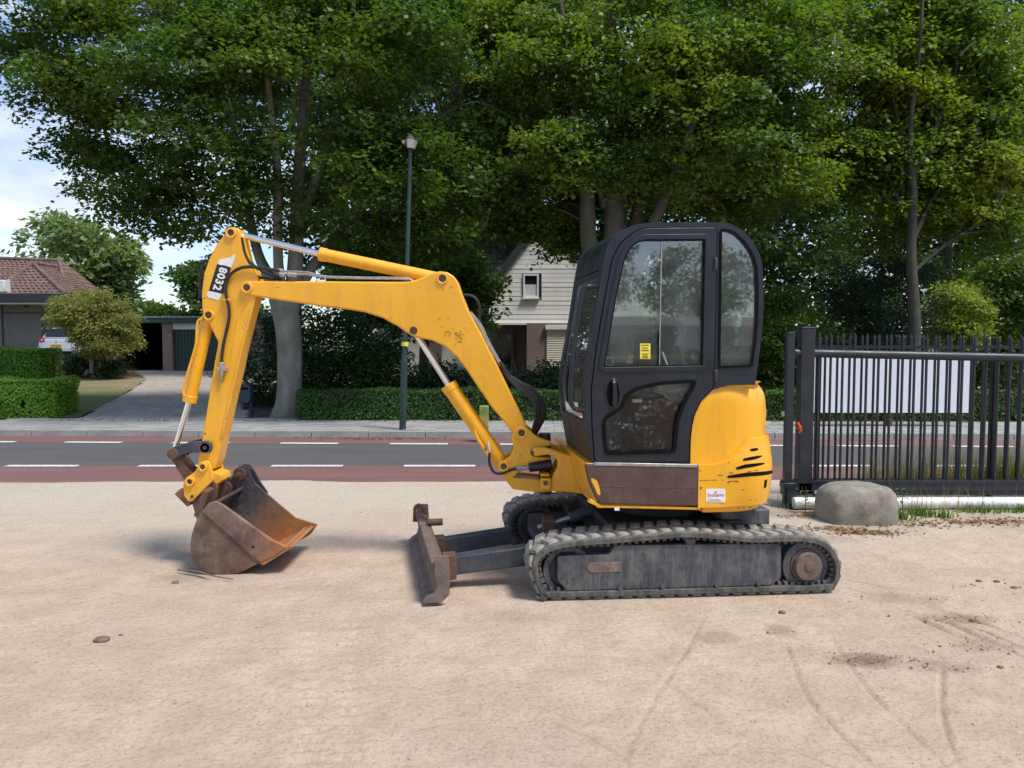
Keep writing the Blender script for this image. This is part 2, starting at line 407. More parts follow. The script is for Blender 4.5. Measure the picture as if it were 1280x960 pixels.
# ---------------------------------------------------------------- tracks
belt_px = [(690, 681), (724, 675), (766, 672), (808, 668.5), (858, 664.5), (900, 667), (942, 671), (985, 670), (1012, 671), (1034, 678), (1048, 695),
           (1052, 714), (1045, 735), (1026, 750), (976, 755), (694, 759), (679, 746), (669, 727), (665, 708), (671, 693)]
bl = [list(q) for q in FU.pl(belt_px, 0)]
for i, q in enumerate(belt_px):
    if q[1] > 748: bl[i][1] = .016
bl[15][0] += .03
bpath, blen = resample(crom(bl, 8), 150)
NLUG = 50
lug_mesh = {}
def make_lug_mesh():
    m = MB(); a, b, h = .039, .064, .015
    vs = [(-a, -b, -.004), (a, -b, -.004), (a, b, -.004), (-a, b, -.004), (-a*.70, -b*.92, h), (a*.70, -b*.92, h), (a*.70, b*.92, h), (-a*.70, b*.92, h)]
    m.add([Vector(v) for v in vs], [(3, 2, 1, 0), (4, 5, 6, 7), (0, 1, 5, 4), (1, 2, 6, 5), (2, 3, 7, 6), (3, 0, 4, 7)])
    return m.mesh('tread_lug', M['lug'], Vector())
LUG = make_lug_mesh()
def frames_on(path):
    p = np.asarray(path); t = np.roll(p, -1, 0)-np.roll(p, 1, 0); t /= np.linalg.norm(t, axis=1)[:, None]
    n = np.stack([t[:, 1], -t[:, 0]], 1); c = p.mean(0)
    sgn = np.sign((n*(p-c)).sum(1).mean()); return t, n*sgn
def make_track(v0, v1, label):
    t, n = frames_on(bpath); m = MB(); th = .038
    rows = []
    for off, v in ((0, v0+.012), (0, v1-.012), (-.010, v1), (-th, v1), (-th, v0), (-.010, v0)):
        rows.append([FU.W(p[0]+q[0]*off, v, p[1]+q[1]*off) for p, q in zip(bpath, n)])
    rows.append(rows[0]); m.grid(rows, True)
    tr = m.build('rubber_track', M['rubber'], EX, label=label, ang=30)
    lp, _ = resample(bpath, NLUG*2); lt, ln = frames_on(lp)
    for k in range(NLUG*2):
        row = k % 2; vc = v0+.082 if row == 0 else v1-.078
        o = bpy.data.objects.new('tread_lug', LUG); COL.objects.link(o); o.parent = tr
        X = FU.u*lt[k][0]+FU.w*lt[k][1]; Z = FU.u*ln[k][0]+FU.w*ln[k][1]; Y = Z.cross(X)
        sk = .30 if row == 0 else -.30; X2 = (X+Y*sk).normalized(); Y2 = Z.cross(X2)
        o.matrix_local = Matrix.Translation(FU.W(lp[k][0], vc, lp[k][1])-ORG[EX.name]) @ Matrix((X2, Y2, Z)).transposed().to_4x4()
    m2 = MB()
    for k in range(0, NLUG*2, 1):
        p = lp[k]-ln[k]*.050; X = FU.u*lt[k][0]+FU.w*lt[k][1]; Z = FU.u*ln[k][0]+FU.w*ln[k][1]
        m2.box(FU.W(p[0], (v0+v1)/2, p[1]), (.024, .24, .026), (X, Z.cross(X), Z))
    m2.build('track_inner_teeth', M['rubber'], tr, kind='stuff')
    return tr
make_track(0.0, .30, 'near rubber track facing the viewer')
make_track(1.25, 1.55, 'far rubber track behind the blade arms')
def duo(x, y, v): return FU.px(x, y, v)
fp = FU.pl([(697, 695.7), (762, 693.5), (769, 682), (972.5, 680), (977, 684), (977, 724), (962.5, 732), (709, 739), (697, 726)], .02)
hub = FU.px(1010, 708, .02); idl = FU.px(708, 711, .1)
for s, (va, vb, q0) in enumerate(((.025, .10, .0), (1.275, 1.34, 1.25))):
    tf = MB().prism(FU, rnd(fp, .006, 1), va, vb).build('track_frame', M['frame'], EX, bevel=.006)
    m = MB()
    for x, y in ((776, 737), (829, 734.5), (897, 732.5), (949, 730.5)):
        a = FU.px(x, y, .0); MB().cyl(FU.W(a[0], va+.001, a[1]), FU.W(a[0], va-.018, a[1]), .016, n=6).build('frame_bolt', M['frame'], tf)
    for x, y in ((712, 727), (719, 723), (962, 690)):
        a = FU.px(x, y, .0); MB().cyl(FU.W(a[0], va+.001, a[1]), FU.W(a[0], va-.006, a[1]), .008, n=8).build('frame_bolt', M['frame'], tf)
    if s == 0:
        mk = FU.pl([(732, 709.5), (737, 703.5), (776.5, 702.5), (776.5, 715), (738, 716)], .02)
        MB().prism(FU, mk, va-.004, va+.004).build('arrow_plate', M['arrow'], tf, bevel=.002)
    m = MB(); m.fbox(FU, idl[0]+.02, hub[0]-.10, q0+.10, q0+.22, .16, .32); m.build('track_beam', M['dark'], EX)
    i0 = MB(); i0.ring(FU.W(idl[0], q0+.06, idl[1]), FU.W(idl[0], q0+.24, idl[1]), .165, .125, 32)
    i0.ring(FU.W(idl[0], q0+.10, idl[1]), FU.W(idl[0], q0+.20, idl[1]), .127, .05, 32)
    i0.cyl(FU.W(idl[0], q0+.05, idl[1]), FU.W(idl[0], q0+.25, idl[1]), .055, n=20)
    i0.build('idler_wheel', M['frame'], EX, bevel=.006)
    bj = MB(); bj.prism(FU, FU.pl([(700, 693), (735, 680), (770, 681), (760, 696), (700, 697)], .1), q0+.11, q0+.16); bj.build('idler_bracket', M['rustdark'], EX, bevel=.004)
    sp = MB(); ts = 24; r0, r1 = .155, .185
    pts = [((r1 if k % 4 < 2 else r0)*math.cos(2*math.pi*k/(ts*2)*1.0)+hub[0], (r1 if k % 4 < 2 else r0)*math.sin(2*math.pi*k/(ts*2))+hub[1]) for k in range(ts*2)]
    sp.prism(FU, pts, q0+.13, q0+.17); sp.ring(FU.W(hub[0], q0+.05, hub[1]), FU.W(hub[0], q0+.14, hub[1]), .165, .115, 36)
    spo = sp.build('drive_sprocket', M['frame'], EX, bevel=.003)
    hb = MB(); vo = q0+.015 if s == 0 else q0+.1
    hb.cyl(FU.W(hub[0], vo+.03, hub[1]), FU.W(hub[0], q0+.2, hub[1]), .112, n=32); hb.cyl(FU.W(hub[0], vo-.012, hub[1]), FU.W(hub[0], vo+.031, hub[1]), .094, .100, n=32)
    hb.cyl(FU.W(hub[0], vo-.018, hub[1]), FU.W(hub[0], vo-.011, hub[1]), .03, n=12)
    hb.build('wheel_hub', M['blade'], spo, bevel=.006)
    for k in range(4):
        uu = idl[0]+.26+.36*k*.92; rr = MB().cyl(FU.W(uu, q0+.08, .115), FU.W(uu, q0+.22, .115), .055, n=18); rr.build('bottom_roller', M['dark'], EX, bevel=.004)
    a = FU.px(862, 675, .05); tr = MB().cyl(FU.W(a[0], q0+.03, a[1]-.004), FU.W(a[0], q0+.26, a[1]-.004), .036, n=18); tr.build('top_roller', M['frame'], EX, bevel=.004)
# centre frame, slew ring
m = MB(); m.fbox(FU, .42, 1.42, .27, 1.28, .26, .45); m.fbox(FU, .30, 1.62, .30, .50, .24, .38); m.fbox(FU, .30, 1.62, 1.05, 1.25, .24, .38)
m.build('undercarriage_frame', M['dark'], EX, bevel=.02)
m = MB(); m.cyl(FU.W(.92, .775, .44), FU.W(.92, .775, .585), .38, n=40); m.ring(FU.W(.92, .775, .50), FU.W(.92, .775, .54), .42, .37, 40); m.build('slew_ring', M['dark'], EX, bevel=.004)
m = MB(); m.fbox(FU, 1.25, 1.62, .30, .62, .40, .52); m.build('rear_cover_plate', M['frame'], EX, bevel=.015)
# ---------------------------------------------------------------- dozer blade
prof = [FU.px(x, y, .0) for x, y in ((528.5, 757), (551, 756), (560.5, 744), (559, 720), (556.5, 697), (551, 694.5), (541, 694.5))]
z0 = .012
prof = [list(q) for q in prof]; bu = prof[0][0]
HN = prof[6][1]; H = HN-.07
cross = [(bu, z0), (bu+.045, z0), (bu+.105, .05), (bu+.16, .10), (bu+.165, .20), (bu+.15, H-.02), (bu+.105, H+.01), (bu+.062, H+.015), (bu+.055, H), (bu+.075, H*.72), (bu+.082, H*.5), (bu+.068, H*.28), (bu+.03, .05)]
FW = Frame(FU.W(bu+.05, 0, 0), 11.0, 0); FW.O = FW.O-FW.u*(bu+.05); FU0 = FU; FU = FW
bl_ = MB().prism(FU, cross, 0.0, 1.55).build('dozer_blade', M['blade'], EX, bevel=.006)
rib = [(bu, z0), (bu+.12, z0), (bu+.17, .06), (bu+.172, HN*.62), (bu+.165, HN-.002), (bu+.07, HN), (bu+.075, H*.72), (bu+.088, H*.5), (bu+.07, H*.28)]
for v in (-.012, 1.55): MB().prism(FU, rib, v, v+.013).build('end_plate', M['blade'], bl_, bevel=.003)
eye = MB(); ec = (bu+.085, H+.035)
eo = [(bu+.035, H-.06), (bu+.14, H-.06)]+[(ec[0]+.048*math.cos(t), ec[1]+.052*math.sin(t)) for t in np.linspace(-.2, math.pi+.2, 12)]
ei = [(ec[0]+.022*math.cos(t), ec[1]+.028*math.sin(t)) for t in np.linspace(0, 2*math.pi, 12, endpoint=False)]
eye.plate(FU, eo, [ei], 1.47, 1.51); eye.build('lifting_eye', M['rustdark'], bl_, bevel=.004)
MB().cyl(FU.W(bu+.12, 1.1, H+.02), FU.W(bu+.24, 1.1, H+.02), .028, n=14).build('blade_peg', M['rustdark'], bl_, bevel=.004)
FU = FU0
for v, pp in ((.34, [(560, 720.5), (559, 698), (668, 682.5), (668, 706)]), (1.10, [(547, 695), (546, 675.5), (640, 661), (640, 680)])):
    pts = FU.pl(pp, v)
    ar = MB().prism(FU, pts, v, v+.10).build('dozer_arm', M['slate'], EX, bevel=.008)
    MB().prism(FU, [(pts[0][0]-.03, pts[0][1]-.03), (pts[1][0]-.03, pts[1][1]+.015), (pts[1][0]+.06, pts[1][1]+.02), (pts[0][0]+.06, pts[0][1]-.02)], v-.012, v+.112).build('arm_bracket', M['rustdark'], ar, bevel=.004)
m = MB(); m.fbox(FU, .0, .34, .43, 1.11, .185, .245); m.build('dozer_cross_beam', M['slate'], EX, bevel=.008)
c0 = FU.W(.02, .74, .30); c1 = FU.W(.70, .74, .50); cm = c0.lerp(c1, .35)
MB().cyl(c0, cm, .022, n=14).build('dozer_rod', M['steel'], EX)
MB().cyl(cm, c1, .045, n=20).build('dozer_cylinder', M['slate'], EX, bevel=.004)
m = MB(); m.box(c0.lerp(c1, .12), (.10, .18, .10)); m.build('cylinder_clevis', M['rustdark'], EX, bevel=.01)
q = c0.lerp(c1, .93)
dd = (c1-c0).normalized()
MB().box(q+Vector((0, -.046, .012)), (.05, .002, .03), (dd, Vector((-dd.y, dd.x, 0)).normalized(), dd.cross(Vector((-dd.y, dd.x, 0)).normalized()))).build('cylinder_label', M['white'], EX)
# ---------------------------------------------------------------- house: platform, skirt, hood, counterweight
V0, V1 = .03, 1.52
uF = FH.px(744, 600, V0)[0]
def plan(uf, ur, v0, v1, Rr, nf=6, na=10, nb=6):
    o = [(uf+(ur-Rr-uf)*k/nf, v0) for k in range(nf)]
    o += [(ur-Rr+Rr*math.sin(t), v0+Rr-Rr*math.cos(t)) for t in np.linspace(0, math.pi/2, na)]
    o += [(ur, v0+Rr+(v1-v0-2*Rr)*k/nb) for k in range(1, nb)]
    o += [(ur-Rr+Rr*math.cos(t), v1-Rr+Rr*math.sin(t)) for t in np.linspace(0, math.pi/2, na)]
    o += [(ur-Rr-(ur-Rr-uf)*k/nf, v1) for k in range(1, nf+1)]
    return o
wb = FH.px(800, 634, V0)[1]; wt = FH.px(800, 580, V0)[1]
uR = FH.px(955, 590, .35)[0]
pl_ = plan(uF+.02, uR-.05, V0+.02, V1-.02, .32)
m = MB(); ra = [[FH.W(a, b, z) for a, b in pl_] for z in (wb-.004, wb+.02, wt-.02)]; m.grid(ra, True)
n_ = len(pl_); m.f += [tuple(range(n_)), tuple(range(3*n_-1, 2*n_-1, -1))]
plat = m.build('house_platform', M['yellow'], EX, bevel=.004)
sk = FH.pl([(731, 580), (872, 582), (876, 631), (870, 632.5), (750, 629.5), (743, 622), (735, 600)], V0)
skp = MB().prism(FH, rnd(sk, .012, 2), V0-.012, V0+.03).build('side_skirt', M['skirt'], EX, bevel=.008, label='worn brown side panel below the door')
led = FH.pl([(742, 577.5), (871, 580), (871, 584), (742, 581.5)], V0)
MB().prism(FH, led, V0-.016, V0+.012).build('skirt_top_edge', M['steel'], skp, bevel=.003)
mid = FH.pl([(740, 607), (874, 609), (874, 610), (740, 608)], V0)
MB().prism(FH, mid, V0-.0135, V0).build('skirt_seam', M['rustdark'], skp)
rail = FH.pl([(738, 623), (752, 631.5), (876, 634), (876, 637.5), (750, 634.5), (735, 628)], V0)
MB().prism(FH, rail, V0-.004, V0+.05).build('bottom_rail', M['yellow_worn'], plat, bevel=.004)
chp = FH.pl([(738, 598), (745, 600), (748, 607), (750, 617), (747, 618), (743, 609)], V0)
MB().prism(FH, crom(chp, 3), V0-.0138, V0).build('paint_patch', M['yellow_worn'], skp)
MB().prism(FH, FH.pl([(768, 634), (774, 634), (774, 638), (768, 638)], V0), V0-.006, V0).build('white_tab', M['white'], plat)
# engine hood
hf = [(581, 863), (560, 863.3), (545, 864), (530, 866), (521, 868), (510, 872), (501, 877), (494, 883.5), (488, 891), (484, 900), (481, 910), (479.4, 921), (478.6, 931)]
hr = [(581, 951), (560, 952.5), (545, 954), (520, 955), (496, 953), (487, 950.5), (481, 947), (478.6, 944)]
rows = []
for y, xf in hf:
    xr = float(np.interp(-y, [-a for a, b in hr], [b for a, b in hr]))
    uf, ww = FH.px(xf, y, V0+.01); ur = FH.px(xr, y, .36)[0]
    ins = .0 if y > 500 else .03*((500-y)/22)**2
    rows.append([FH.W(a, b, ww) for a, b in plan(uf, max(ur-ins, uf+.06), V0+.01+ins, V1-ins, min(.36, (max(ur-ins, uf+.06)-uf)*.9))])
m = MB(); m.grid(rows, True); n_ = len(rows[0]); b0 = (len(rows)-1)*n_; m.f.append(tuple(b0+i for i in range(n_)))
hood = m.build('engine_hood', M['yellow'], EX, ang=50)
a = FH.px(950, 488, .30)
fc = MB(); fc.cyl(FH.W(a[0]-.05, .32, a[1]+.012), FH.W(a[0]+.030, .28, a[1]-.012), .028, n=16); fc.build('filler_cap', M['seal'], hood, bevel=.006)
ln = FH.px(951, 500, .3); ln2 = FH.px(951, 545, .3)
# counterweight
path = plan(FH.px(872, 600, V0)[0], uR, V0-.014, V1+.01, .29, 40, 24, 8)
acc = np.r_[0, np.cumsum([math.dist(path[i], path[i+1]) for i in range(len(path)-1)])]
half = acc[-1]/2
tp = [FH.px(x, y, V0) for x, y in ((872, 581), (895, 580), (908, 576), (919, 567), (930, 556.5), (938, 549))]
def wtop(u, s): return float(np.interp(u, [q[0] for q in tp], [q[1] for q in tp]))
wpr = [(636, -.085), (632, -.040), (627, -.022), (615, -.006), (600, .005), (588, .010), (573, .006), (560, -.006), (547, -.016)]
wpr = [(FH.px(940, y, .2)[1], o) for y, o in wpr]
def nrm2(i):
    a = np.array(path[max(i-1, 0)]); b = np.array(path[min(i+1, len(path)-1)]); t = b-a; t /= np.linalg.norm(t); return np.array((t[1], -t[0]))
def cw_pt(i, z, extra=0):
    rear = max(0, min(1, (path[i][0]-path[0][0]-.12)/.2))
    o = float(np.interp(z, [q[0] for q in wpr], [q[1] for q in wpr]))*rear+extra; nn = nrm2(i)
    return FH.W(path[i][0]+nn[0]*o, path[i][1]+nn[1]*o, z)
NR = 14; rows = []
wbo = FH.px(880, 634, V0)[1]
for j in range(NR+1):
    rows.append([cw_pt(i, wbo+(wtop(path[i][0], acc[i])-wbo)*j/NR) for i in range(len(path))])
inn = [cw_pt(i, wtop(path[i][0], acc[i])+.004, -.05) for i in range(len(path))]; bot = [cw_pt(i, wbo, -.12) for i in range(len(path))]
m = MB(); m.grid([bot]+rows+[inn]); cw = m.build('counterweight', M['yellow'], EX, ang=55)
# lower lip under the counterweight
lip = plan(FH.px(880, 636, V0)[0], uR-.05, V0+.03, V1-.03, .30)
m = MB(); m.grid([[FH.W(a, b, z) for a, b in lip] for z in (wbo-.045, wbo+.02)], True); m.f.append(tuple(range(len(lip)))); m.build('counterweight_foot', M['yellow_worn'], cw, bevel=.01)
# vent slots: black patches on the curved corner, the holes' shade put into colour
def on_cw(px_, py_, extra):
    best = None                       # point of the surface under a photo position, found on the real surface
    d = ray(px_, py_); c = Vector((0, 0, CAMH))
    for i in range(len(path)-1):
        pa = cw_pt(i, FH.px(940, py_, .2)[1]); pb = cw_pt(i+1, FH.px(940, py_, .2)[1])
        for k in np.linspace(0, 1, 9):
            q = pa.lerp(pb, float(k)); r = q-c; sx_ = (r.x/r.y)*FPX/ (CP-0) if False else None
            e = abs(r.x/(r.y*CP-r.z*SP)*FPX+640-px_)
            if r.y < 6.0 and (best is None or e < best[0]): best = (e, i+float(k))
    return best[1]
def surf(s, z, extra):
    i = int(s); k = s-i; i2 = min(i+1, len(path)-1); return cw_pt(i, z, extra).lerp(cw_pt(i2, z, extra), k)
def zat(py_, s):
    q = surf(s, .8, 0); d = ray(640, py_); depth = q.y
    return CAMH+d.z*depth/d.y
for (xa, ya, xb, yb, th) in ((938, 563, 948, 561.5, 3.4), (929, 575, 953, 570, 3.8), (920, 585.5, 955.5, 579, 4.4), (909, 596, 958, 587.5, 5.0)):
    s0, s1 = on_cw(xa, ya, 0), on_cw(xb, yb, 0); m = MB(); r0, r1 = [], []
    for k in np.linspace(0, 1, 13):
        s = s0+(s1-s0)*k; yy = ya+(yb-ya)*(k**1.25); hh = th*.5*max(.12, math.sin(math.pi*(.08+.9*k))**.5)
        r0.append(surf(s, zat(yy+hh, s), .0025)); r1.append(surf(s, zat(yy-hh, s), .0025))
    back = lambda r: [q-FH.W(0, 0, 0)*0+Vector((0, .012, 0)) for q in r]
    m.grid([back(r0), r0, r1, back(r1)]); m.build('vent_slot', M['seal'], cw)
for (x, y, w_, h_) in ((900, 594, 6, 1.6), (914, 591, 5, 2.0), (915.5, 601.5, 9, 1.2), (921, 602, 3, 2), (910, 603, 3, 2), (937, 589.5, 5, 1.5), (945, 588, 5, 1.2), (911, 578, 1.6, 2), (885, 600.5, 22, .8), (928, 612.5, 4, 1), (875, 588, 1.6, 2.4), (876, 610, 2, 4)):
    s0, s1 = on_cw(x-w_/2, y, 0), on_cw(x+w_/2, y, 0); m = MB(); kk = np.linspace(0, 1, 6)
    jit = [random.uniform(.4, 1) for _ in kk]
    m.grid([[surf(s0+(s1-s0)*k, zat(y+h_/2*j, s0), .0015) for k, j in zip(kk, jit)], [surf(s0+(s1-s0)*k, zat(y-h_/2*j, s0), .0015) for k, j in zip(kk, jit)]])
    m.build('paint_scuff', M['rustdark'], cw)
s0, s1 = on_cw(954.5, 605, 0), on_cw(957.5, 605, 0)
m = MB(); m.grid([[surf(s0+(s1-s0)*k, zat(yy, s0), .003) for k in (0, .5, 1)] for yy in (610, 605, 600)]); m.build('lamp_recess', M['seal'], cw)
# dealer sticker
def decal(F, cx, cy, wpx, hpx, v, mat, name, parent, rot=0, th=.002, r=2):
    c, s = math.cos(rot), math.sin(rot); pts = [(-wpx/2, -hpx/2), (wpx/2, -hpx/2), (wpx/2, hpx/2), (-wpx/2, hpx/2)]
    pts = [(cx+a*c-b*s, cy+a*s+b*c) for a, b in pts]
    return MB().prism(F, rnd(F.pl(pts, v), .004*r, 2), v-th, v+.001).build(name, mat, parent)
def lettering(txt, F, org, ex, ey, v, mat, name, parent, height, shear=0, bold=0, spacing=1.0):
    cu = bpy.data.curves.new('lettering', 'FONT'); cu.body = txt; cu.size = 1; cu.extrude = .004; cu.shear = shear; cu.offset = bold; cu.space_character = spacing; cu.resolution_u = 3
    ob = bpy.data.objects.new('tmp_text', cu); COL.objects.link(ob)
    me = bpy.data.meshes.new_from_object(ob.evaluated_get(bpy.context.evaluated_depsgraph_get()))
    bpy.data.objects.remove(ob); xs = [q.co.x for q in me.vertices]; ys = [q.co.y for q in me.vertices]
    x0, x1, y0, y1 = min(xs), max(xs), min(ys), max(ys)
    m = MB(); o = np.array(org)
    vs = []
    for q in me.vertices:
        p = o+np.array(ex)*((q.co.x-(x0+x1)/2)/(x1-x0))+np.array(ey)*((q.co.y-(y0+y1)/2)/(y1-y0)); vs.append(F.W(p[0], v-(.0012 if q.co.z > 0 else 0), p[1]))
    m.add(vs, [tuple(p.vertices) for p in me.polygons]); return m.build(name, mat, parent, smooth=False)
vs_ = V0-.014
stk = decal(FH, 894.5, 619.5, 24, 17, vs_, M['white'], 'dealer_sticker', EX)
pa = FH.px(894.5, 619.5, vs_); k_ = abs(FH.px(900, 619, vs_)[0]-FH.px(890, 619, vs_)[0])/10
lettering('Systems', FH, (pa[0], pa[1]+.002), (20*k_, 0), (0, 5.5*k_), vs_-.0022, M['red_ink'], 'sticker_lettering', stk, 1)
decal(FH, 894.5, 615.2, 3, 1.3, vs_-.0022, M['red_ink'], 'sticker_mark', stk, r=.3); decal(FH, 893.5, 624, 15, .9, vs_-.0022, M['pink_ink'], 'sticker_mark', stk, r=.2); decal(FH, 894, 626, 19, .8, vs_-.0022, M['pink_ink'], 'sticker_mark', stk, r=.2)
# ---------------------------------------------------------------- house nose and swing post
nose = FB.pl([(667, 559.5), (681, 559.5), (703, 566), (733, 577), (742, 590), (746, 626), (738, 626), (728, 617), (712, 615), (688, 613.5), (688, 601), (692, 592), (697, 584), (697, 576), (692, 569.5), (684, 568), (668, 570)], -.22)
for va, vb in ((-.24, -.16), (.12, .20)): MB().prism(FB, nose, va, vb).build('swing_bracket', M['yellow'], EX, bevel=.008)
m = MB(); nb = FB.pl([(700, 566), (733, 577), (800, 582), (800, 630), (738, 626), (728, 617), (705, 615), (708, 590)], -.16); m.prism(FB, nb, -.159, .119); m.build('bracket_core', M['yellow_worn'], EX)
m = MB(); fb2 = FH.pl([(733, 579), (746, 579), (752, 628), (742, 626)], V0); m.prism(FH, fb2, V0+.0, 1.3); m.build('front_bulkhead', M['yellow_worn'], EX, bevel=.006)
kp = FB.pl([(639, 546), (643, 535), (652, 531.5), (660, 535.5), (672, 546), (688, 551), (688, 557), (667, 558.5), (663.5, 562), (663.5, 567), (667, 570), (687, 571.5), (687, 576), (668, 579), (648, 590), (641, 596), (672, 598.5), (688, 600), (688, 614), (672, 614.5), (641, 610.5), (626, 592), (623.5, 583), (629, 576), (638, 569), (642, 558)], -.10)
m = MB().prism(FB, kp, -.135, -.095); m.prism(FB, kp, .095, .135)
kpo = m.build('swing_post', M['yellow'], EX, bevel=.006)
m = MB(); kc = FB.pl([(644, 556), (655, 550), (672, 549), (688, 552), (688, 556.5), (664, 558), (662, 570), (688, 572), (688, 576), (668, 580), (646, 592), (641, 597), (688, 602), (688, 612), (644, 608), (632, 592), (640, 578)], -.10); m.prism(FB, kc, -.0949, .0949); m.build('post_core', M['yellow'], kpo, bevel=.004)
a = FB.px(681, 545, 0); b = FB.px(681, 617, 0); MB().cyl((a[0], 5.8, a[1]+.02), (b[0], 5.8, b[1]), .045, n=20).build('swing_pin', M['pin'], kpo, bevel=.004)
m = MB(); m.cyl(bx(661, 584.5, 5.64), bx(690, 580.5, 5.64), .034, .038, n=18); m.build('rubber_boot', M['decal_black'], EX, bevel=.006)
m = MB(); m.cyl(bx(646, 586, 5.64), bx(662, 584.5, 5.64), .014, n=10); m.cyl(bx(648, 585.8, 5.64), bx(653, 585.2, 5.64), .022, n=6); m.build('boot_fitting', M['steel'], EX)
m = MB(); m.cyl(bx(690, 604.5, 5.58), bx(736, 607.5, 5.58), .020, n=16); m.build('swing_cylinder_rod', M['chrome'], EX)
m = MB(); m.box(bx(682, 604, 5.57), (.075, .10, .085)); m.box(bx(681, 593, 5.57), (.07, .09, .016)); m.build('swing_cylinder_eye', M['yellow'], EX, bevel=.012)
m = MB(); m.cyl(bx(682, 604, 5.515), bx(682, 604, 5.50), .017, n=12); m.build('swing_eye_pin', M['pin'], EX)
# ---------------------------------------------------------------- boom, stick, cylinders
boom_px = [(300.5, 360), (303, 353.5), (309, 351), (316, 351), (360, 351.5), (400, 351.3), (440, 351.8), (485, 352), (510, 352), (522, 349), (531, 345), (541, 340.8), (550, 338.8), (559, 340), (567, 345), (572, 352), (577, 367), (585, 387), (600, 415), (620, 454), (640, 495), (658, 532), (659.5, 542), (652, 549), (643, 545), (629, 526), (615, 510), (603, 492), (594, 479), (582, 461), (571, 446.5), (556, 433), (540, 425.8), (526, 423), (517, 421.5), (510, 417), (497, 408), (478, 397.5), (455, 390), (430, 386), (400, 382.5), (366, 377.5), (332, 372.5), (316, 370), (308, 369), (302, 366)]
bm_ = FB.pl(boom_px, -.10)
boom = MB().prism(FB, bm_, -.095, .095).build('boom', M['yellow'], EX, bevel=.012, seg=3)
def pinset(x, y, Yn, Yf, r, parent, ro=None, mat='yellow'):
    c = FB.px(x, y, Yn-5.8)
    if ro: MB().ring((c[0], Yn-.012, c[1]), (c[0], Yn+.03, c[1]), ro, r*.98, 24).build('pin_boss', M[mat], parent, bevel=.003)
    MB().cyl((c[0], Yn-.008, c[1]), (c[0], Yf, c[1]), r, n=20).build('pivot_pin', M['pin'], parent, bevel=.003)
pinset(308.7, 359.5, 5.705, 5.91, .026, boom, .044); pinset(553, 348.2, 5.705, 5.91, .028, boom, .043); pinset(517, 413, 5.705, 5.91, .029, boom); pinset(652, 541, 5.665, 5.95, .026, boom, .046)
for x, y, r in ((554.5, 359, .009), (564.5, 357, .009), (568.5, 365, .005)):
    c = FB.px(x, y, -.095); MB().cyl((c[0], 5.700, c[1]), (c[0], 5.71, c[1]), r, n=10).build('bolt_head', M['yellow_worn'], boom)
for sx_, pts in enumerate((((556, 421), (556.5, 416), (559, 414), (562, 415)), ((562.5, 420.5), (561.5, 417.5), (564, 415.5)), ((569, 422), (572, 423), (573, 420), (570, 418.5), (568.5, 416), (571, 415.5), (573, 418)), ((579, 418), (574.5, 418), (574.5, 421), (578, 423), (575, 424)), ((571, 426), (578, 427.5)), ((547, 400), (551, 397)), ((560, 399), (561, 397.5)), ((552, 410), (553, 407)))):
    MB().tube([P(x, y, 5.7035) for x, y in pts], .0016, n=4, sub=3).build('marker_writing', M['ink'], boom)
stick_px = [(281.5, 291), (284, 286), (290.5, 283.3), (298, 286), (302.5, 295), (304.5, 309), (308, 324), (313, 334), (322, 347), (324, 360), (319.5, 372.5), (311, 404), (302, 440), (298, 460), (290, 494), (278, 548), (272, 576), (268, 586), (258, 590), (247, 584), (247, 574), (250, 562), (255, 532), (262, 490), (268, 452), (272.5, 428), (268, 419), (261, 405), (253.5, 397), (252.3, 385), (251.8, 365), (254.7, 342), (261, 324), (270.6, 305)]
stk_ = FB.pl(stick_px, -.08)
stick = MB().prism(FB, stk_, -.078, .078).build('stick', M['yellow'], EX, bevel=.010, seg=3)
pinset(288.8, 291, 5.716, 5.89, .024, stick, .040); pinset(261, 394, 5.716, 5.89, .026, stick, .040)
flg = FB.pl([(316, 374), (319.3, 373), (302.5, 440), (290.5, 494), (278.5, 548), (275, 548), (287, 494), (299, 440)], -.08)
MB().prism(FB, flg, -.084, -.07).build('edge_flange', M['yellow_worn'], stick, bevel=.002)
rbw = [(311, 377), (303, 387), (296, 402), (292, 425), (288, 450)]
MB().tube([P(x, y, 5.722) for x, y in rbw], .004, n=6).build('weld_seam', M['yellow'], stick)
a = FB.px(258, 559, -.08); MB().cyl((a[0], 5.69, a[1]), (a[0], 5.91, a[1]), .040, n=22).build('link_boss', M['slate'], stick, bevel=.006)
MB().cyl((a[0], 5.684, a[1]), (a[0], 5.70, a[1]), .016, n=12).build('boss_pin', M['pin'], stick)
def cyl2(x0, y0, x1, y1, x2, y2, Y, rr, rb, name, parent=EX, gland=True):
    A, B, C = P(x0, y0, Y), P(x1, y1, Y), P(x2, y2, Y)
    MB().cyl(A, B, rr, n=20).build(name+'_rod', M['chrome'], parent)
    m = MB(); m.cyl(B, C, rb, n=24)
    if gland: m.cyl(B-(C-B).normalized()*.004, B+(C-B).normalized()*.05, rb*1.09, n=24)
    return m.build(name+'_barrel', M['yellow'], parent, bevel=.004)
cyl2(291, 291.3, 400, 317.5, 551, 349, 5.80, .023, .047, 'stick_cylinder')
cyl2(518, 414, 560.5, 481, 629, 582.5, 5.80, .023, .058, 'boom_cylinder')
pinset(629.5, 583, 5.655, 5.95, .024, kpo, .040)
cb = cyl2(217.5, 566, 236.5, 502, 260.5, 396, 5.78, .021, .048, 'bucket_cylinder')
cb.name = 'bucket_cylinder_barrel'
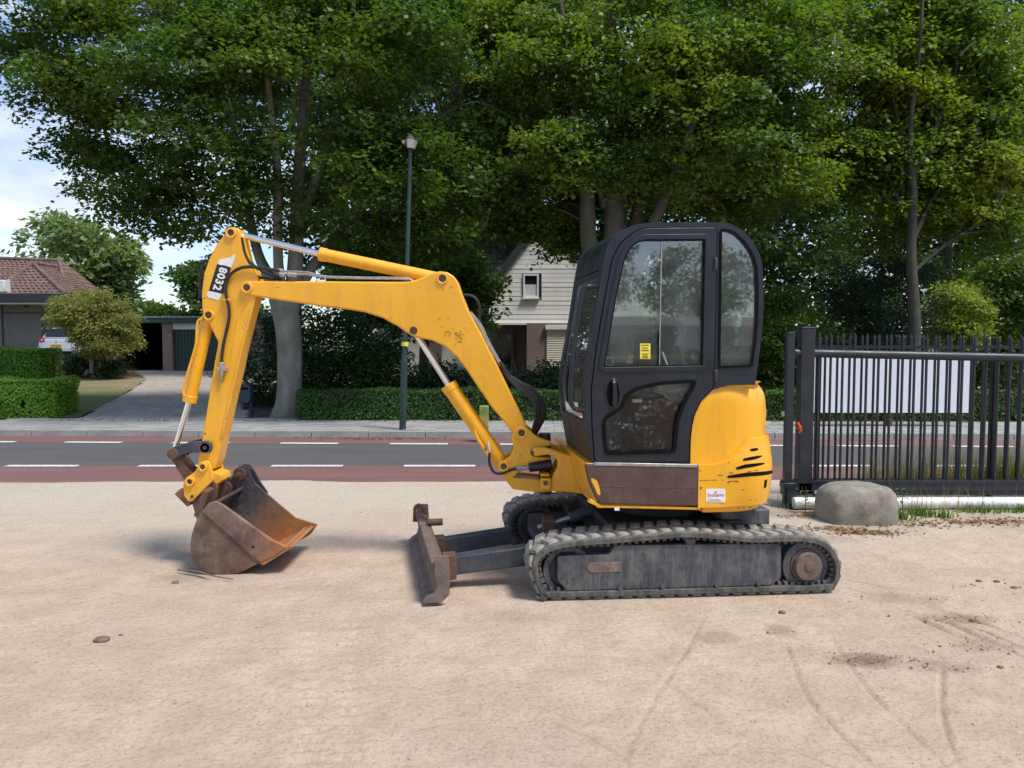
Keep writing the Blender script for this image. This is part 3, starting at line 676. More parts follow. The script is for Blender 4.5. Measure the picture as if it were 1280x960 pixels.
# guard rail pipe on the bucket cylinder
MB().tube([P(x, y, 5.72) for x, y in ((254, 398), (248, 401), (246, 412), (245, 430), (238, 455), (231, 478), (229, 487), (230, 494))], .010, n=8).build('cylinder_pipe', M['yellow'], EX)
m = MB(); c = P(598, 547, 5.75)
MB().tube([P(x, y, 5.735) for x, y in ((593, 538), (597, 548), (605, 561), (612, 572))], .012, n=8).build('boom_cylinder_pipe', M['yellow'], EX)
MB().cyl(P(400, 317.4, 5.8)-Vector((0, 0, 0)), P(401.5, 317.8, 5.8), .052, n=24).build('cylinder_gland', M['yellow_worn'], EX)
# links
lk = crom(FB.pl([(211, 567), (214, 560.5), (222, 557), (236, 553), (250, 551.5), (262, 552), (265, 558), (262, 565.5), (252, 565.5), (238, 566), (227, 569.5), (220, 574.5), (213, 573)], -.1), 3)
for va, vb in ((-.11, -.08), (.08, .11)): MB().prism(FB, lk, va, vb).build('bucket_link', M['slate'], EX, bevel=.006)
tl = FB.pl([(211, 570), (221, 566), (229, 577), (245, 598), (240, 606), (232, 604)], -.07)
for va, vb in ((-.07, -.03), (.03, .07)): MB().prism(FB, tl, va, vb).build('tipping_link', M['rustdark'], EX, bevel=.008)
a = FB.px(217, 567, -.1); MB().cyl((a[0], 5.675, a[1]), (a[0], 5.925, a[1]), .042, n=22).build('link_pin', M['rustdark'], EX, bevel=.006)
# quick hitch
hp = FB.pl([(243.5, 590), (251, 577.5), (256, 575.5), (261.5, 577), (264.5, 586), (267.5, 600), (240.5, 627), (236, 627), (230, 619), (229, 604), (233, 597)], -.11)
hitch = MB().prism(FB, rnd(hp, .012, 2), -.118, -.088).build('quick_hitch', M['yellow'], EX, bevel=.005); MB().prism(FB, rnd(hp, .012, 2), .088, .118).build('hitch_side_plate', M['yellow'], hitch, bevel=.005)
hk = FB.pl([(259, 596), (264, 590), (276, 594), (277, 601), (270, 606), (262, 612)], -.11); MB().prism(FB, hk, -.09, .09).build('hitch_hook', M['yellow_worn'], hitch, bevel=.006)
rb_ = FB.pl([(217, 618), (224, 611.5), (230, 613), (238, 625), (237, 632), (233, 634)], -.11); MB().prism(FB, rb_, -.10, .10).build('hitch_foot', M['rustred'], hitch, bevel=.005)
pinset(253.5, 583.5, 5.675, 5.93, .019, hitch, .036); pinset(237.5, 602, 5.675, 5.93, .019, hitch, .036)
a = FB.px(240, 620.5, -.12); MB().cyl((a[0], 5.675, a[1]), (a[0], 5.69, a[1]), .012, n=10).build('hitch_bolt', M['pin'], hitch)
# ---------------------------------------------------------------- bucket
BN, BF = -.27, .39                     # side plates, relative to the boom plane
def bp(pts): return FB.pl(pts, BN)
shell = crom(bp([(268, 627), (258, 634), (250, 642), (243, 657), (238.3, 676), (239, 695), (248, 709), (262, 716.5), (281, 718.6), (300, 715.5), (325, 703.5), (345, 693.5), (359, 683.5)]), 4, False)
op = bp([(340, 674.5), (319, 660), (300, 646), (283, 634), (275, 629)])
side = shell+op
bk = MB(); bk.prism(FB, side, BN, BN+.022); bk.prism(FB, side, BF-.022, BF)
cen = np.mean(np.array(side), 0); sh = np.array(shell)
t, n2 = frames_on(np.array(side)); n2 = n2[:len(shell)]
inner = [tuple(p-q*.016) for p, q in zip(sh, n2)]
rows = [[FB.W(a, BN+.02, b) for a, b in shell], [FB.W(a, BF-.02, b) for a, b in shell]]
bk.add([*rows[0], *rows[1], *[FB.W(a, BN+.02, b) for a, b in inner], *[FB.W(a, BF-.02, b) for a, b in inner]], [])
L = len(shell); base = len(bk.v)-4*L
for i in range(L-1):
    bk.f += [(base+i, base+i+1, base+L+i+1, base+L+i), (base+2*L+i, base+3*L+i, base+3*L+i+1, base+2*L+i+1)]
for i in (0, L-1): bk.f.append((base+i, base+L+i, base+3*L+i, base+2*L+i))
bucket = bk.build('bucket', M['bucket'], EX, bevel=.003)
st = bp([(262, 628), (269, 626), (276, 629), (284, 635), (300, 646.5), (319, 660.5), (340, 675), (359, 683.5), (346, 693), (326, 703.3), (309, 689), (285, 667), (262, 647), (253, 639)])
MB().prism(FB, st, BN-.012, BN+.002).build('side_cutter', M['bucket'], bucket, bevel=.004)
MB().prism(FB, st, BF-.002, BF+.012).build('side_cutter', M['bucket'], bucket, bevel=.004)
tb, k_ = bucket_in()
# wear gradient placed across the inside (object space of the machine)
qa = FB.W(*[FB.px(315, 600, .25)[0], .25, FB.px(315, 600, .25)[1]])-ORG[EX.name]; qb = FB.W(*[FB.px(385, 660, .25)[0], .25, FB.px(385, 660, .25)[1]])-ORG[EX.name]
fa = qa.x*1.15-qa.z*.85; fb = qb.x*1.15-qb.z*.85
rr_ = tb.math('DIVIDE', tb.math('SUBTRACT', k_, fa), fb-fa)
col = tb.ramp(rr_, [(0.0, (.055, .060, .074)), (.18, (.11, .09, .08)), (.34, (.24, .15, .105)), (.62, (.32, .145, .055)), (.8, (.50, .20, .048)), (1, (.36, .15, .05))])
col = tb.mix(tb.ramp(tb.noise(22, 8, .78), [(.50, 0.0), (.66, .7)]), col, (.26, .21, .18)); col = tb.mix(tb.ramp(tb.noise(13, 8, .75), [(.52, 0.0), (.7, .55)]), col, (.09, .05, .035))
tb.bump(tb.noise(40, 8, .7), .4, .006); M['bucket_in'] = tb.set(col, .7, .15)
ins = [FB.px(x, y, BN+.03) for x, y in ((271, 630), (283, 636), (300, 648), (319, 662), (340, 676), (356, 684.5))]
fin = [tuple(p) for p in inner]
far = fin[::-1]
m = MB(); m.prism(FB, fin+ins[::-1][1:-1], BF-.028, BF-.0235); m.build('inner_side_wall', M['bucket_in'], bucket)
inner2 = [tuple(p-q*.020) for p, q in zip(sh, n2)]
m = MB(); m.grid([[FB.W(a, BN+.023, b) for a, b in inner2], [FB.W(a, BF-.029, b) for a, b in inner2]]); m.build('inner_shell', M['bucket_in'], bucket)
lipu = bp([(324, 704.5), (362, 681.5), (366, 684), (330, 706.5)]); MB().prism(FB, lipu, BN-.006, BF+.006).build('cutting_edge', M['bucket_in'], bucket, bevel=.003)
ear = [(262, 640), (276, 604), (283, 596.5), (291, 597.5), (293, 589), (299, 582.5), (307, 583.5), (312, 590), (319, 604), (322, 612), (338, 642), (350, 668), (310, 668)]
earw = [(262, 650), (261, 622), (268, 609), (275, 604), (283, 598), (291, 597.5), (293, 588.5), (299, 582.5), (306, 583.5), (312, 591), (319, 604), (333, 617), (369, 647), (397, 656), (388, 668), (362, 684), (310, 690)]
MB().prism(FB, rnd(FB.pl(earw, BF-.05), .012, 2), BF-.05, BF-.03).build('bucket_ear', M['bucket_in'], bucket, bevel=.004)
eb = [(283, 598), (291, 597.5), (293, 588.5), (299, 582.5), (306, 583.5), (312, 591), (319, 604), (330, 620), (300, 640), (280, 620)]
MB().prism(FB, rnd(FB.pl(eb, BF-.05), .012, 2), BF+.05, BF+.075).build('bucket_ear', M['slate'], bucket, bevel=.004)
for x, y in ((299.5, 592.5), (283, 610)):
    c = FB.px(x, y, BF-.07)
    for v in (BF-.085, BF+.035): MB().cyl((c[0], 5.8+v, c[1]), (c[0], 5.8+v+.05, c[1]), .052, n=24).build('ear_boss', M['rustdark'], bucket, bevel=.008)
    MB().cyl((c[0], 5.8+BF-.098, c[1]), (c[0], 5.8+BF+.10, c[1]), .017, n=14).build('ear_pin', M['rustred'], bucket, bevel=.003)
ad = [(239, 627), (260, 605), (268, 602), (272, 608), (270, 622), (262, 640), (255, 652), (247, 655), (243, 640)]
for v in (-.08, .08): MB().prism(FB, FB.pl(ad, -.1), v-.02, v+.02).build('hitch_bracket', M['rustdark'], bucket, bevel=.006)
bk_top = FB.pl([(250, 640), (262, 608), (268, 611), (258, 646)], -.1); MB().prism(FB, bk_top, -.22, -.04).build('back_plate', M['rustdark'], bucket, bevel=.004)
a = FB.px(317, 683, BN); MB().cyl((a[0], 5.8+BN-.014, a[1]), (a[0], 5.8+BN-.006, a[1]), .009, n=10).build('cutter_bolt', M['seal'], bucket)
# ---------------------------------------------------------------- hoses
def hose(pts, Y, r, name='hose', mat='hose', parent=EX, dy=None):
    q = [P(x, y, Y if dy is None else Y+dy[i]) for i, (x, y) in enumerate(pts)]; return MB().tube(q, r, n=8).build(name, M[mat], parent)
hose([(349, 338.5), (330, 335.5), (310, 333.5), (297, 336.5), (288, 343.5), (283.5, 352), (282, 362), (283.5, 374), (286.5, 387.5), (286, 400), (283, 414), (279.5, 430), (277.5, 444), (277, 455)], 5.70, .012)
hose([(350, 346.5), (340, 344), (329, 339.5), (319, 333), (311, 326), (306, 316), (303.5, 304), (302.5, 297)], 5.73, .011)
hose([(352, 349), (335, 347.5), (322, 346), (313, 338)], 5.76, .011)
for i, o in enumerate((0, 3.2)):
    hose([(349, 338.5+o), (365, 339.5+o), (384, 340.5+o*.8), (396, 343.5+o*.6), (410, 345.8+o*.3), (450, 346.8+o*.4), (505, 347.6+o*.4), (514, 350), (520, 355)], 5.74-.02*i, .008, 'steel_pipe', 'steel')
m = MB(); m.cyl(P(347, 338.5, 5.73), P(354, 339.2, 5.73), .019, n=6); m.cyl(P(360, 343, 5.71), P(371, 344, 5.71), .018, n=6); m.cyl(P(350, 343.5, 5.71), P(357, 344, 5.71), .017, n=6); m.build('pipe_fittings', M['steel'], EX)
hose([(255, 325), (251, 340), (249.5, 358), (250.5, 372)], 5.87, .012)
m = MB(); m.cyl(P(277, 453, 5.70), P(277, 462, 5.70), .020, n=6); m.box(P(278.5, 461, 5.705), (.075, .035, .03)); m.cyl(P(277.2, 464, 5.70), P(276.5, 478, 5.70), .016, .009, n=10); m.build('hose_coupling', M['steel'], EX, bevel=.003)
MB().box(P(284, 374.5, 5.70), (.07, .02, .012)).build('hose_clip', M['yellow'], EX)
hose([(576, 369.5), (584, 368.5), (592, 371), (597.5, 377), (600, 386), (599.5, 400), (602, 408)], 5.84, .010)
for i in range(2):
    hose([(585+i*3, 390), (598+i*3, 406), (607+i*2.5, 424), (616+i*2.5, 441), (626+i*2, 457)], 5.76+.06*i, .0085, 'steel_pipe', 'steel')
for i in range(6):
    a_ = i*1.0; j = random.uniform(-1.2, 1.2); ex_ = [0, 4, 9, 13, 3, 7][i]
    hose([(625+a_*.9, 452+a_), (632+ex_*.35+j, 468), (643+ex_*.6, 481-ex_*.25), (656+ex_*.75, 491-ex_*.4), (667+ex_+j, 502), (670+ex_*.9, 518), (667+ex_*.7+j, 532), (663+ex_*.4, 545)], 5.72+.035*i, .0105)
hose([(612, 566), (611.5, 574), (613, 583), (618, 590.5), (626, 592), (634, 589.5), (641, 586.7), (648, 586)], 5.64, .010)
m = MB(); m.cyl(P(609.5, 553, 5.72), P(612, 567, 5.65), .011, n=8); m.build('hose_fitting', M['steel'], EX)
# stick number decal
vd = -.0795
dk = MB().prism(FB, FB.pl([(271.5, 330), (289, 334.5), (279, 367.5), (261, 363.5)], vd), vd-.002, vd).build('number_decal', M['decal_black'], EX)
for pts in (((272, 331), (274, 324.5), (288, 321.5), (292.5, 318), (294.5, 319), (292, 327), (289.5, 334.5), (281, 331.5)), ((261, 363.5), (260, 365), (258.3, 369), (261, 372), (266, 373), (273, 375.5), (276.5, 371), (277.5, 367.5), (269, 364.5))):
    MB().prism(FB, FB.pl(pts, vd), vd-.0018, vd).build('torn_film', M['white'], dk)
ca = np.array(FB.px(275.5, 348.8, vd)); d1 = np.array(FB.px(264.5+5, 365, vd))-np.array(FB.px(280, 332.5, vd)); d1n = d1*.86
kk = np.array(FB.px(287, 335, vd))-np.array(FB.px(275, 331.5, vd)); lettering('8032', FB, ca, tuple(d1n), tuple(kk*.84), vd-.0025, M['white'], 'number_lettering', dk, 1, bold=.035, spacing=1.12)
# ================================================================== CAB
CV0, CV1 = .03, .97
cab_px = [(741, 578), (735, 545), (730, 510), (729, 480), (739.6, 420), (746.5, 379), (753, 336), (759, 308), (767, 295), (782, 285.5), (799, 280), (820, 278.3), (840, 278), (900, 278), (918, 282), (934, 293.5), (946, 310), (952.5, 329), (954.3, 363), (954, 397), (950.5, 432), (944, 481), (910, 481.5), (891, 487), (877, 501), (867, 522), (863, 545), (862, 579)]
door_px = [(743.5, 577), (740.5, 534), (739.5, 487), (745, 440), (751.5, 400), (758, 363), (765.5, 324), (776, 304), (794, 289.5), (806, 285.3), (896, 284.5), (893.5, 420), (891.5, 484), (876, 500), (865.5, 522), (862, 545), (860.5, 577)]
def shrink(pts, d):
    t, n = frames_on(np.array(pts)); return [tuple(np.array(p)-q*d) for p, q in zip(pts, n)]
cab_px = cab_px[:3]+crom([cab_px[2]]+cab_px[3:22], 4, False)[4:]+cab_px[22:]; Fc = [FH.px(x, y, CV0) for x, y in cab_px]
TI = min(range(len(cab_px)), key=lambda i: abs(cab_px[i][0]-753)+abs(cab_px[i][1]-336)); TE = min(range(len(cab_px)), key=lambda i: abs(cab_px[i][0]-952.5)+abs(cab_px[i][1]-329)); TR = min(range(len(cab_px)), key=lambda i: abs(cab_px[i][0]-950.5)+abs(cab_px[i][1]-432))
FA = min(range(len(cab_px)), key=lambda i: abs(cab_px[i][0]-729)+abs(cab_px[i][1]-480)); FB_ = min(range(len(cab_px)), key=lambda i: abs(cab_px[i][0]-739.6)+abs(cab_px[i][1]-420)); FC_ = min(range(len(cab_px)), key=lambda i: abs(cab_px[i][0]-746.5)+abs(cab_px[i][1]-379)); Fd = rnd([FH.px(x, y, CV0) for x, y in door_px], .02, 2)
qwin = crom(FH.pl([(900.5, 287.5), (912, 288.5), (927.5, 299.5), (939.5, 317), (945.8, 335), (947, 365), (946.5, 397), (943.5, 430), (939.5, 457.5), (920, 458.5), (898.5, 459.5), (899, 400)], CV0), 3)
qwin = rnd(FH.pl([(900.5, 287), (910, 287.5), (919, 291.5), (928, 299.5), (935.5, 309), (941, 319), (945.5, 333), (947, 365), (946.5, 398), (943.8, 430), (939.8, 457.5), (898.5, 459.5)], CV0), .012, 2)
uwin = rnd(FH.pl([(753.2, 459.5), (768, 372), (778.5, 324), (787, 307), (801.5, 299.2), (881.7, 298.6), (878, 457.5)], CV0), [.012, .02, .04, .04, .03, .012, .012], 3)
lwin = rnd(FH.pl([(754, 527), (760, 519.5), (776, 511), (783, 493), (795, 486), (825, 479), (869, 476.5), (854.5, 503), (846, 525), (842.5, 564), (757.5, 566.5)], CV0), [.02, .02, .03, .03, .05, .05, .02, .1, .05, .02, .02], 3)
hole = shrink(Fd, -.006)
cabf = MB().plate(FH, Fc, [hole, qwin], CV0, CV0+.05).build('cab_side_frame', M['black'], EX, bevel=.010, seg=3)
MB().plate(FH, Fd, [uwin, lwin], CV0-.006, CV0+.035).build('cab_door', M['black'], EX, bevel=.006)
door = bpy.data.objects['cab_door']
MB().prism(FH, shrink(hole, -.012), CV0+.036, CV0+.045).build('door_seal', M['seal'], cabf) if False else None
m = MB().plate(FH, shrink(Fd, -.004), [shrink(Fd, .035)], CV0+.0355, CV0+.048); m.build('door_seal', M['seal'], door)
# window frames, seals and panes
MB().plate(FH, shrink(uwin, -.030), [shrink(uwin, .002)], CV0-.014, CV0-.004).build('window_frame', M['black'], door, bevel=.004)
MB().plate(FH, shrink(uwin, .0015), [shrink(uwin, .010)], CV0-.0125, CV0+.02).build('window_seal', M['seal'], door)
MB().plate(FH, shrink(lwin, -.013), [shrink(lwin, .011)], CV0-.012, CV0-.003).build('window_seal', M['seal'], door)
MB().plate(FH, shrink(qwin, -.006), [shrink(qwin, .010)], CV0-.006, CV0+.003).build('window_seal', M['seal'], cabf)
MB().prism(FH, shrink(uwin, -.002), CV0+.010, CV0+.014).build('window_pane', M['glass'], door)
MB().prism(FH, shrink(lwin, .002), CV0+.010, CV0+.014).build('window_pane', M['glass_low'], door)
MB().prism(FH, shrink(qwin, .001), CV0+.012, CV0+.016).build('quarter_pane', M['glass'], cabf)
a = FH.px(827.5, 299, CV0); b = FH.px(824.5, 459, CV0)
MB().prism(FH, [(a[0]-.003, a[1]), (a[0]+.003, a[1]), (b[0]+.003, b[1]), (b[0]-.003, b[1])], CV0+.004, CV0+.0095).build('pane_divider', M['steel'], door)
a = FH.px(824, 415, CV0); b = FH.px(824, 459, CV0)
MB().prism(FH, [(a[0]-.006, a[1]), (a[0]-.001, a[1]), (b[0]+.0, b[1]), (b[0]-.007, b[1])], CV0+.000, CV0+.0085).build('divider_strip', M['seal'], door)
MB().cyl(FH.W(*(lambda q: (q[0], CV0+.0, q[1]))(FH.px(828, 440, CV0))), FH.W(*(lambda q: (q[0], CV0+.0, q[1]))(FH.px(834, 456, CV0))), .006, n=8).build('pane_latch', M['steel'], door)
# door handle
hc = FH.px(765.5, 491.8, CV0); k_ = .0051
el = [(hc[0]+10.3*k_*math.cos(t), hc[1]+19.5*k_*math.sin(t)) for t in np.linspace(0, 2*math.pi, 28, endpoint=False)]
ei = [(hc[0]+8.3*k_*math.cos(t), hc[1]+16.5*k_*math.sin(t)) for t in np.linspace(0, 2*math.pi, 28, endpoint=False)]
m = MB(); m.prism(FH, ei, CV0-.0075, CV0+.0); m.build('handle_recess', M['seal'], door)
hd = MB().plate(FH, el, [ei], CV0-.012, CV0-.002).build('handle_bezel', M['black'], door, bevel=.003)
MB().prism(FH, rnd(FH.pl([(764, 474), (769, 474), (770.5, 500), (768.5, 507), (764.5, 507), (765, 490)], CV0), .008, 2), CV0-.030, CV0-.012).build('door_handle', M['black'], hd, bevel=.004)
a = FH.px(766.3, 477, CV0); MB().cyl(FH.W(a[0], CV0-.034, a[1]), FH.W(a[0], CV0-.02, a[1]), .008, n=10).build('key_lock', M['steel'], hd)
for y in (330, 470): 
    a = FH.px(894, y, CV0); MB().fbox(FH, a[0]-.012, a[0]+.012, CV0-.018, CV0+.002, a[1]-.04, a[1]+.04).build('door_hinge', M['black_front'], door, bevel=.006)
# roof shell, far side, rear and front
top_i = [i for i in range(6, 17)]
tpz = [Fc[i] for i in range(TI, TE+1)]
cent = np.mean(np.array(Fc), 0)
def inset(pts, d): return [tuple(np.array(p)+(cent-np.array(p))/np.linalg.norm(cent-np.array(p))*d) for p in pts]
m = MB(); a_ = inset(tpz, .002); b_ = inset(tpz, .035)
m.grid([[FH.W(u, v, z) for u, z in r] for v, r in ((CV0+.046, b_), (CV0+.046, a_), (CV0+.12, inset(tpz, -.004)), (CV1-.12, inset(tpz, -.004)), (CV1-.046, a_), (CV1-.046, b_), (CV0+.046, b_))])
m.build('cab_roof', M['black'], EX, ang=50)
fw = shrink(rnd(FH.pl([(749, 459.5), (768, 372), (778.5, 324), (787, 307), (801.5, 299.2), (881.7, 298.6), (878, 457.5)], CV0), .02, 2), 0)
MB().plate(FH, Fc, [fw, qwin], CV1-.05, CV1).build('far_side_frame', M['black'], EX, bevel=.008)
ffr = bpy.data.objects['far_side_frame']
MB().prism(FH, shrink(fw, .001), CV1-.03, CV1-.026).build('window_pane', M['glass_far'], ffr)
MB().prism(FH, shrink(qwin, .001), CV1-.03, CV1-.026).build('window_pane', M['glass_far'], ffr)
fl = [Fc[i] for i in (0, 1, 2, FA, FB_, FC_, TI)]
low = [Fc[0], Fc[1]]
def strip(name, pts, v0, v1, th, mat, par, bevel=0):
    m = MB(); q = [(u+th, z) for u, z in pts]
    m.prism(FH, list(pts)+q[::-1], v0, v1); return m.build(name, mat, par, bevel=bevel)
pnl = strip('front_lower_panel', [Fc[0], Fc[1], ((Fc[1][0]+Fc[2][0])/2, (Fc[1][1]+Fc[2][1])/2)], CV0+.052, CV1-.052, .03, M['black_front'], EX, .006)
fin_ = [((Fc[1][0]+Fc[2][0])/2, (Fc[1][1]+Fc[2][1])/2)]+fl[2:]
ffm = strip('front_window_frame', [(u-.004, z) for u, z in fin_], CV1-.11, CV1-.052, .03, M['black'], EX, .005)
strip('frame_stile', [(u-.004, z) for u, z in fin_], CV0+.052, CV0+.075, .03, M['black'], ffm, .004)
tb_ = [(fl[5][0]*.25+fl[6][0]*.75, fl[5][1]*.25+fl[6][1]*.75), fl[6]]
strip('frame_top_bar', tb_, CV0+.052, CV1-.052, .03, M['black'], ffm, .005)
mb_ = FH.px(733, 455, CV0); mb2 = FH.px(732, 462, CV0)
strip('frame_mid_bar', [mb2, mb_], CV0+.076, CV1-.112, .012, M['black'], ffm)
g = [(u+.012, z) for u, z in fin_]; strip('front_pane', g, CV0+.076, CV1-.112, .004, M['glass'], ffm)
# front blind / wiper
MB().tube([FH.W(fl[2][0]-.01, .55, fl[2][1]), FH.W(fl[3][0]-.012, .52, fl[3][1]), FH.W(fl[4][0]-.012, .50, fl[4][1])], .006, n=6).build('wiper_arm', M['seal'], ffm)
# rear glass and cill
rb = [Fc[i] for i in range(TE, TR+1)]
strip('rear_pane', [(u-.02, z) for u, z in rb], CV0+.052, CV1-.052, -.004, M['glass_far'], EX)
# grab rail
gr = [(746.5, 358.5), (737, 357.8), (730.5, 360.5), (727.5, 368), (724.5, 385), (720, 415), (716, 445), (713.8, 478), (713.5, 498), (715.5, 507), (720.5, 511.8), (732, 513)]
m = MB(); pts = []
for i, (x, y) in enumerate(gr):
    vv = CV0-.02 if 0 < i < len(gr)-1 else CV0+.02
    q = FH.px(x, y, vv); pts.append(FH.W(q[0], vv, q[1]))
m.tube(pts, .016, n=10); m.build('grab_rail', M['black'], EX)
# interior
m = MB(); u0, u1 = Fc[0][0]+.03, FH.px(944, 481, CV0)[0]-.12; zf = FH.px(800, 572, .2)[1]
m.fbox(FH, u0, u1-.1, CV0+.06, CV1-.06, zf-.03, zf); m.build('cab_floor', M['frame'], EX)
m = MB(); q0 = FH.px(884, 480, .4); m.fbox(FH, q0[0]-.02, q0[0]+.10, CV0+.07, CV1-.07, zf, FH.px(880, 462, .4)[1]); m.build('cab_rear_wall', M['dark'], EX)
sb = FH.px(850, 492, .45); zb = sb[1]
m = MB(); su = FH.px(868, 470, .45)[0]
m.fbox(FH, su-.46, su+.02, .30, .74, zb-.02, zb+.09); seat = m.build('operator_seat', M['seat'], EX, bevel=.03, seg=3)
bkp = [(su-.06, zb+.08), (su+.05, zb+.08), (su+.14, zb+.60), (su+.11, zb+.72), (su+.03, zb+.72), (su+.0, zb+.55)]
MB().prism(FH, rnd(bkp, .03, 3), .31, .73).build('seat_back', M['vinyl'], seat, bevel=.02, seg=3)
m = MB(); m.fbox(FH, su-.40, su-.05, .36, .68, zf, zb-.02); m.build('seat_base', M['redcloth'], seat, bevel=.01)
for v in (.20, .80):
    cu0 = FH.px(842, 470, .2)
    c_ = MB(); c_.fbox(FH, su-.36, su+.0, v-.06, v+.06, zb+.02, zb+.16); co = c_.build('control_console', M['vinyl'], EX, bevel=.02)
    jb = FH.px(846, 440, v); jx = FH.px(853, 408, v)
    j = MB(); j.cyl(FH.W(jb[0]-.01, v, zb+.15), FH.W(jb[0]+.0, v, jb[1]+.02), .05, .022, n=14); j.cyl(FH.W(jb[0], v, jb[1]+.0), FH.W(jx[0]-.01, v, jx[1]-.03), .012, n=10); j.build('lever_boot', M['seal'], co)
    j = MB(); j.tube([FH.W(jb[0]+.002, v, jb[1]+.04), FH.W(jx[0]-.012, v, jx[1]-.07), FH.W(jx[0], v, jx[1])], [.018, .022, .027], n=10); j.build('joystick', M['vinyl'], co)
hw = FH.px(866, 446, .12); MB().ring(FH.W(hw[0], .10, hw[1]), FH.W(hw[0], .14, hw[1]), .055, .02, 20).build('grab_knob', M['seal'], EX, bevel=.008)
for x in (765, 803):
    a = FH.px(x, 300, .8); b = FH.px(x-3, 458, .8); MB().cyl(FH.W(a[0], .86, a[1]), FH.W(b[0], .86, b[1]), .014, n=8).build('guard_bar', M['black'], EX)
bo_ = FH.px(796, 501, .16); MB().cyl(FH.W(bo_[0]-.03, .16, bo_[1]), FH.W(bo_[0]+.035, .16, bo_[1]+.003), .013, n=12).build('lever_grip', M['white'], EX, bevel=.004)
bo_ = FH.px(806, 509, .18); MB().cyl(FH.W(bo_[0], .165, bo_[1]), FH.W(bo_[0], .18, bo_[1]), .014, n=12).build('dash_knob', M['skinny'], EX)
cl_ = [FH.px(x, y, .30) for x, y in ((822, 484), (846, 479), (858, 487), (853, 500), (838, 502), (828, 494))]; MB().prism(FH, crom(cl_, 3), .22, .29).build('seat_cushion', M['cream_cloth'], EX, bevel=.02)
a = FH.px(847, 482, .15); b = FH.px(853, 494, .15); MB().cyl(FH.W(a[0], .15, a[1]), FH.W(b[0], .15, b[1]), .006, n=8).build('seat_lever', M['white'], EX)
rc_ = [FH.px(x, y, .22) for x, y in ((820, 498), (840, 501), (848, 512), (836, 528), (818, 516))]; MB().prism(FH, crom(rc_, 3), .20, .28).build('red_rag', M['redcloth'], EX, bevel=.02)
for y, w_ in ((486, 22), (518, 30), (534, 26)):
    q = FH.px(806, y, .22); MB().fbox(FH, q[0]-w_*.0025, q[0]+w_*.0025, .20, .23, q[1]-.012, q[1]+.012).build('pedal_link', M['frame'], EX, bevel=.004)
dash = FH.px(790, 459, .5); m = MB(); m.fbox(FH, u0+.05, u0+.22, .25, .80, zf, FH.px(770, 500, .5)[1]); m.build('foot_console', M['dark'], EX, bevel=.02)
for v in (.42, .58):
    MB().tube([FH.W(u0+.20, v, zf+.1), FH.W(u0+.22, v, zf+.35), FH.W(u0+.27, v, zf+.50)], .010, n=8).build('travel_lever', M['steel'], EX)
ys = decal(FH, 806.5, 439, 13, 19.5, CV0+.0095, M['yellow_film'], 'warning_label', EX, r=.6)
for i, (dy, w_) in enumerate(((-7.5, 9), (-4, 7), (-1, 9), (3.5, 8), (6, 6), (8, 8))):
    decal(FH, 806.3, 439+dy, w_, 1.1, CV0+.0072, M['ink'] if i != 2 else M['decal_black'], 'label_print', ys, r=.2, th=.001)
ty = FH.px(787.5, 446, .10); MB().cyl(FH.W(ty[0], .10, ty[1]-.045), FH.W(ty[0], .10, ty[1]-.02), .022, n=12).build('toy_body', M['white'], EX, bevel=.008)
bm = bmesh.new(); bmesh.ops.create_uvsphere(bm, u_segments=14, v_segments=10, radius=.026); m = MB(); c = FH.W(ty[0], .10, ty[1]); m.add([c+v.co for v in bm.verts], [tuple(q.index for q in f.verts) for f in bm.faces]); bm.free(); m.build('toy_head', M['skinny'], EX)
ph = FH.px(795, 448, .12); MB().fbox(FH, ph[0]-.018, ph[0]+.018, .11, .125, ph[1]-.06, ph[1]+.05).build('phone_holder', M['seal'], EX, bevel=.005)
mr = FH.px(762, 452, .1); MB().ring(FH.W(mr[0], .10, mr[1]), FH.W(mr[0], .11, mr[1]), .032, .024, 20).build('cup_ring', M['steel'], EX)
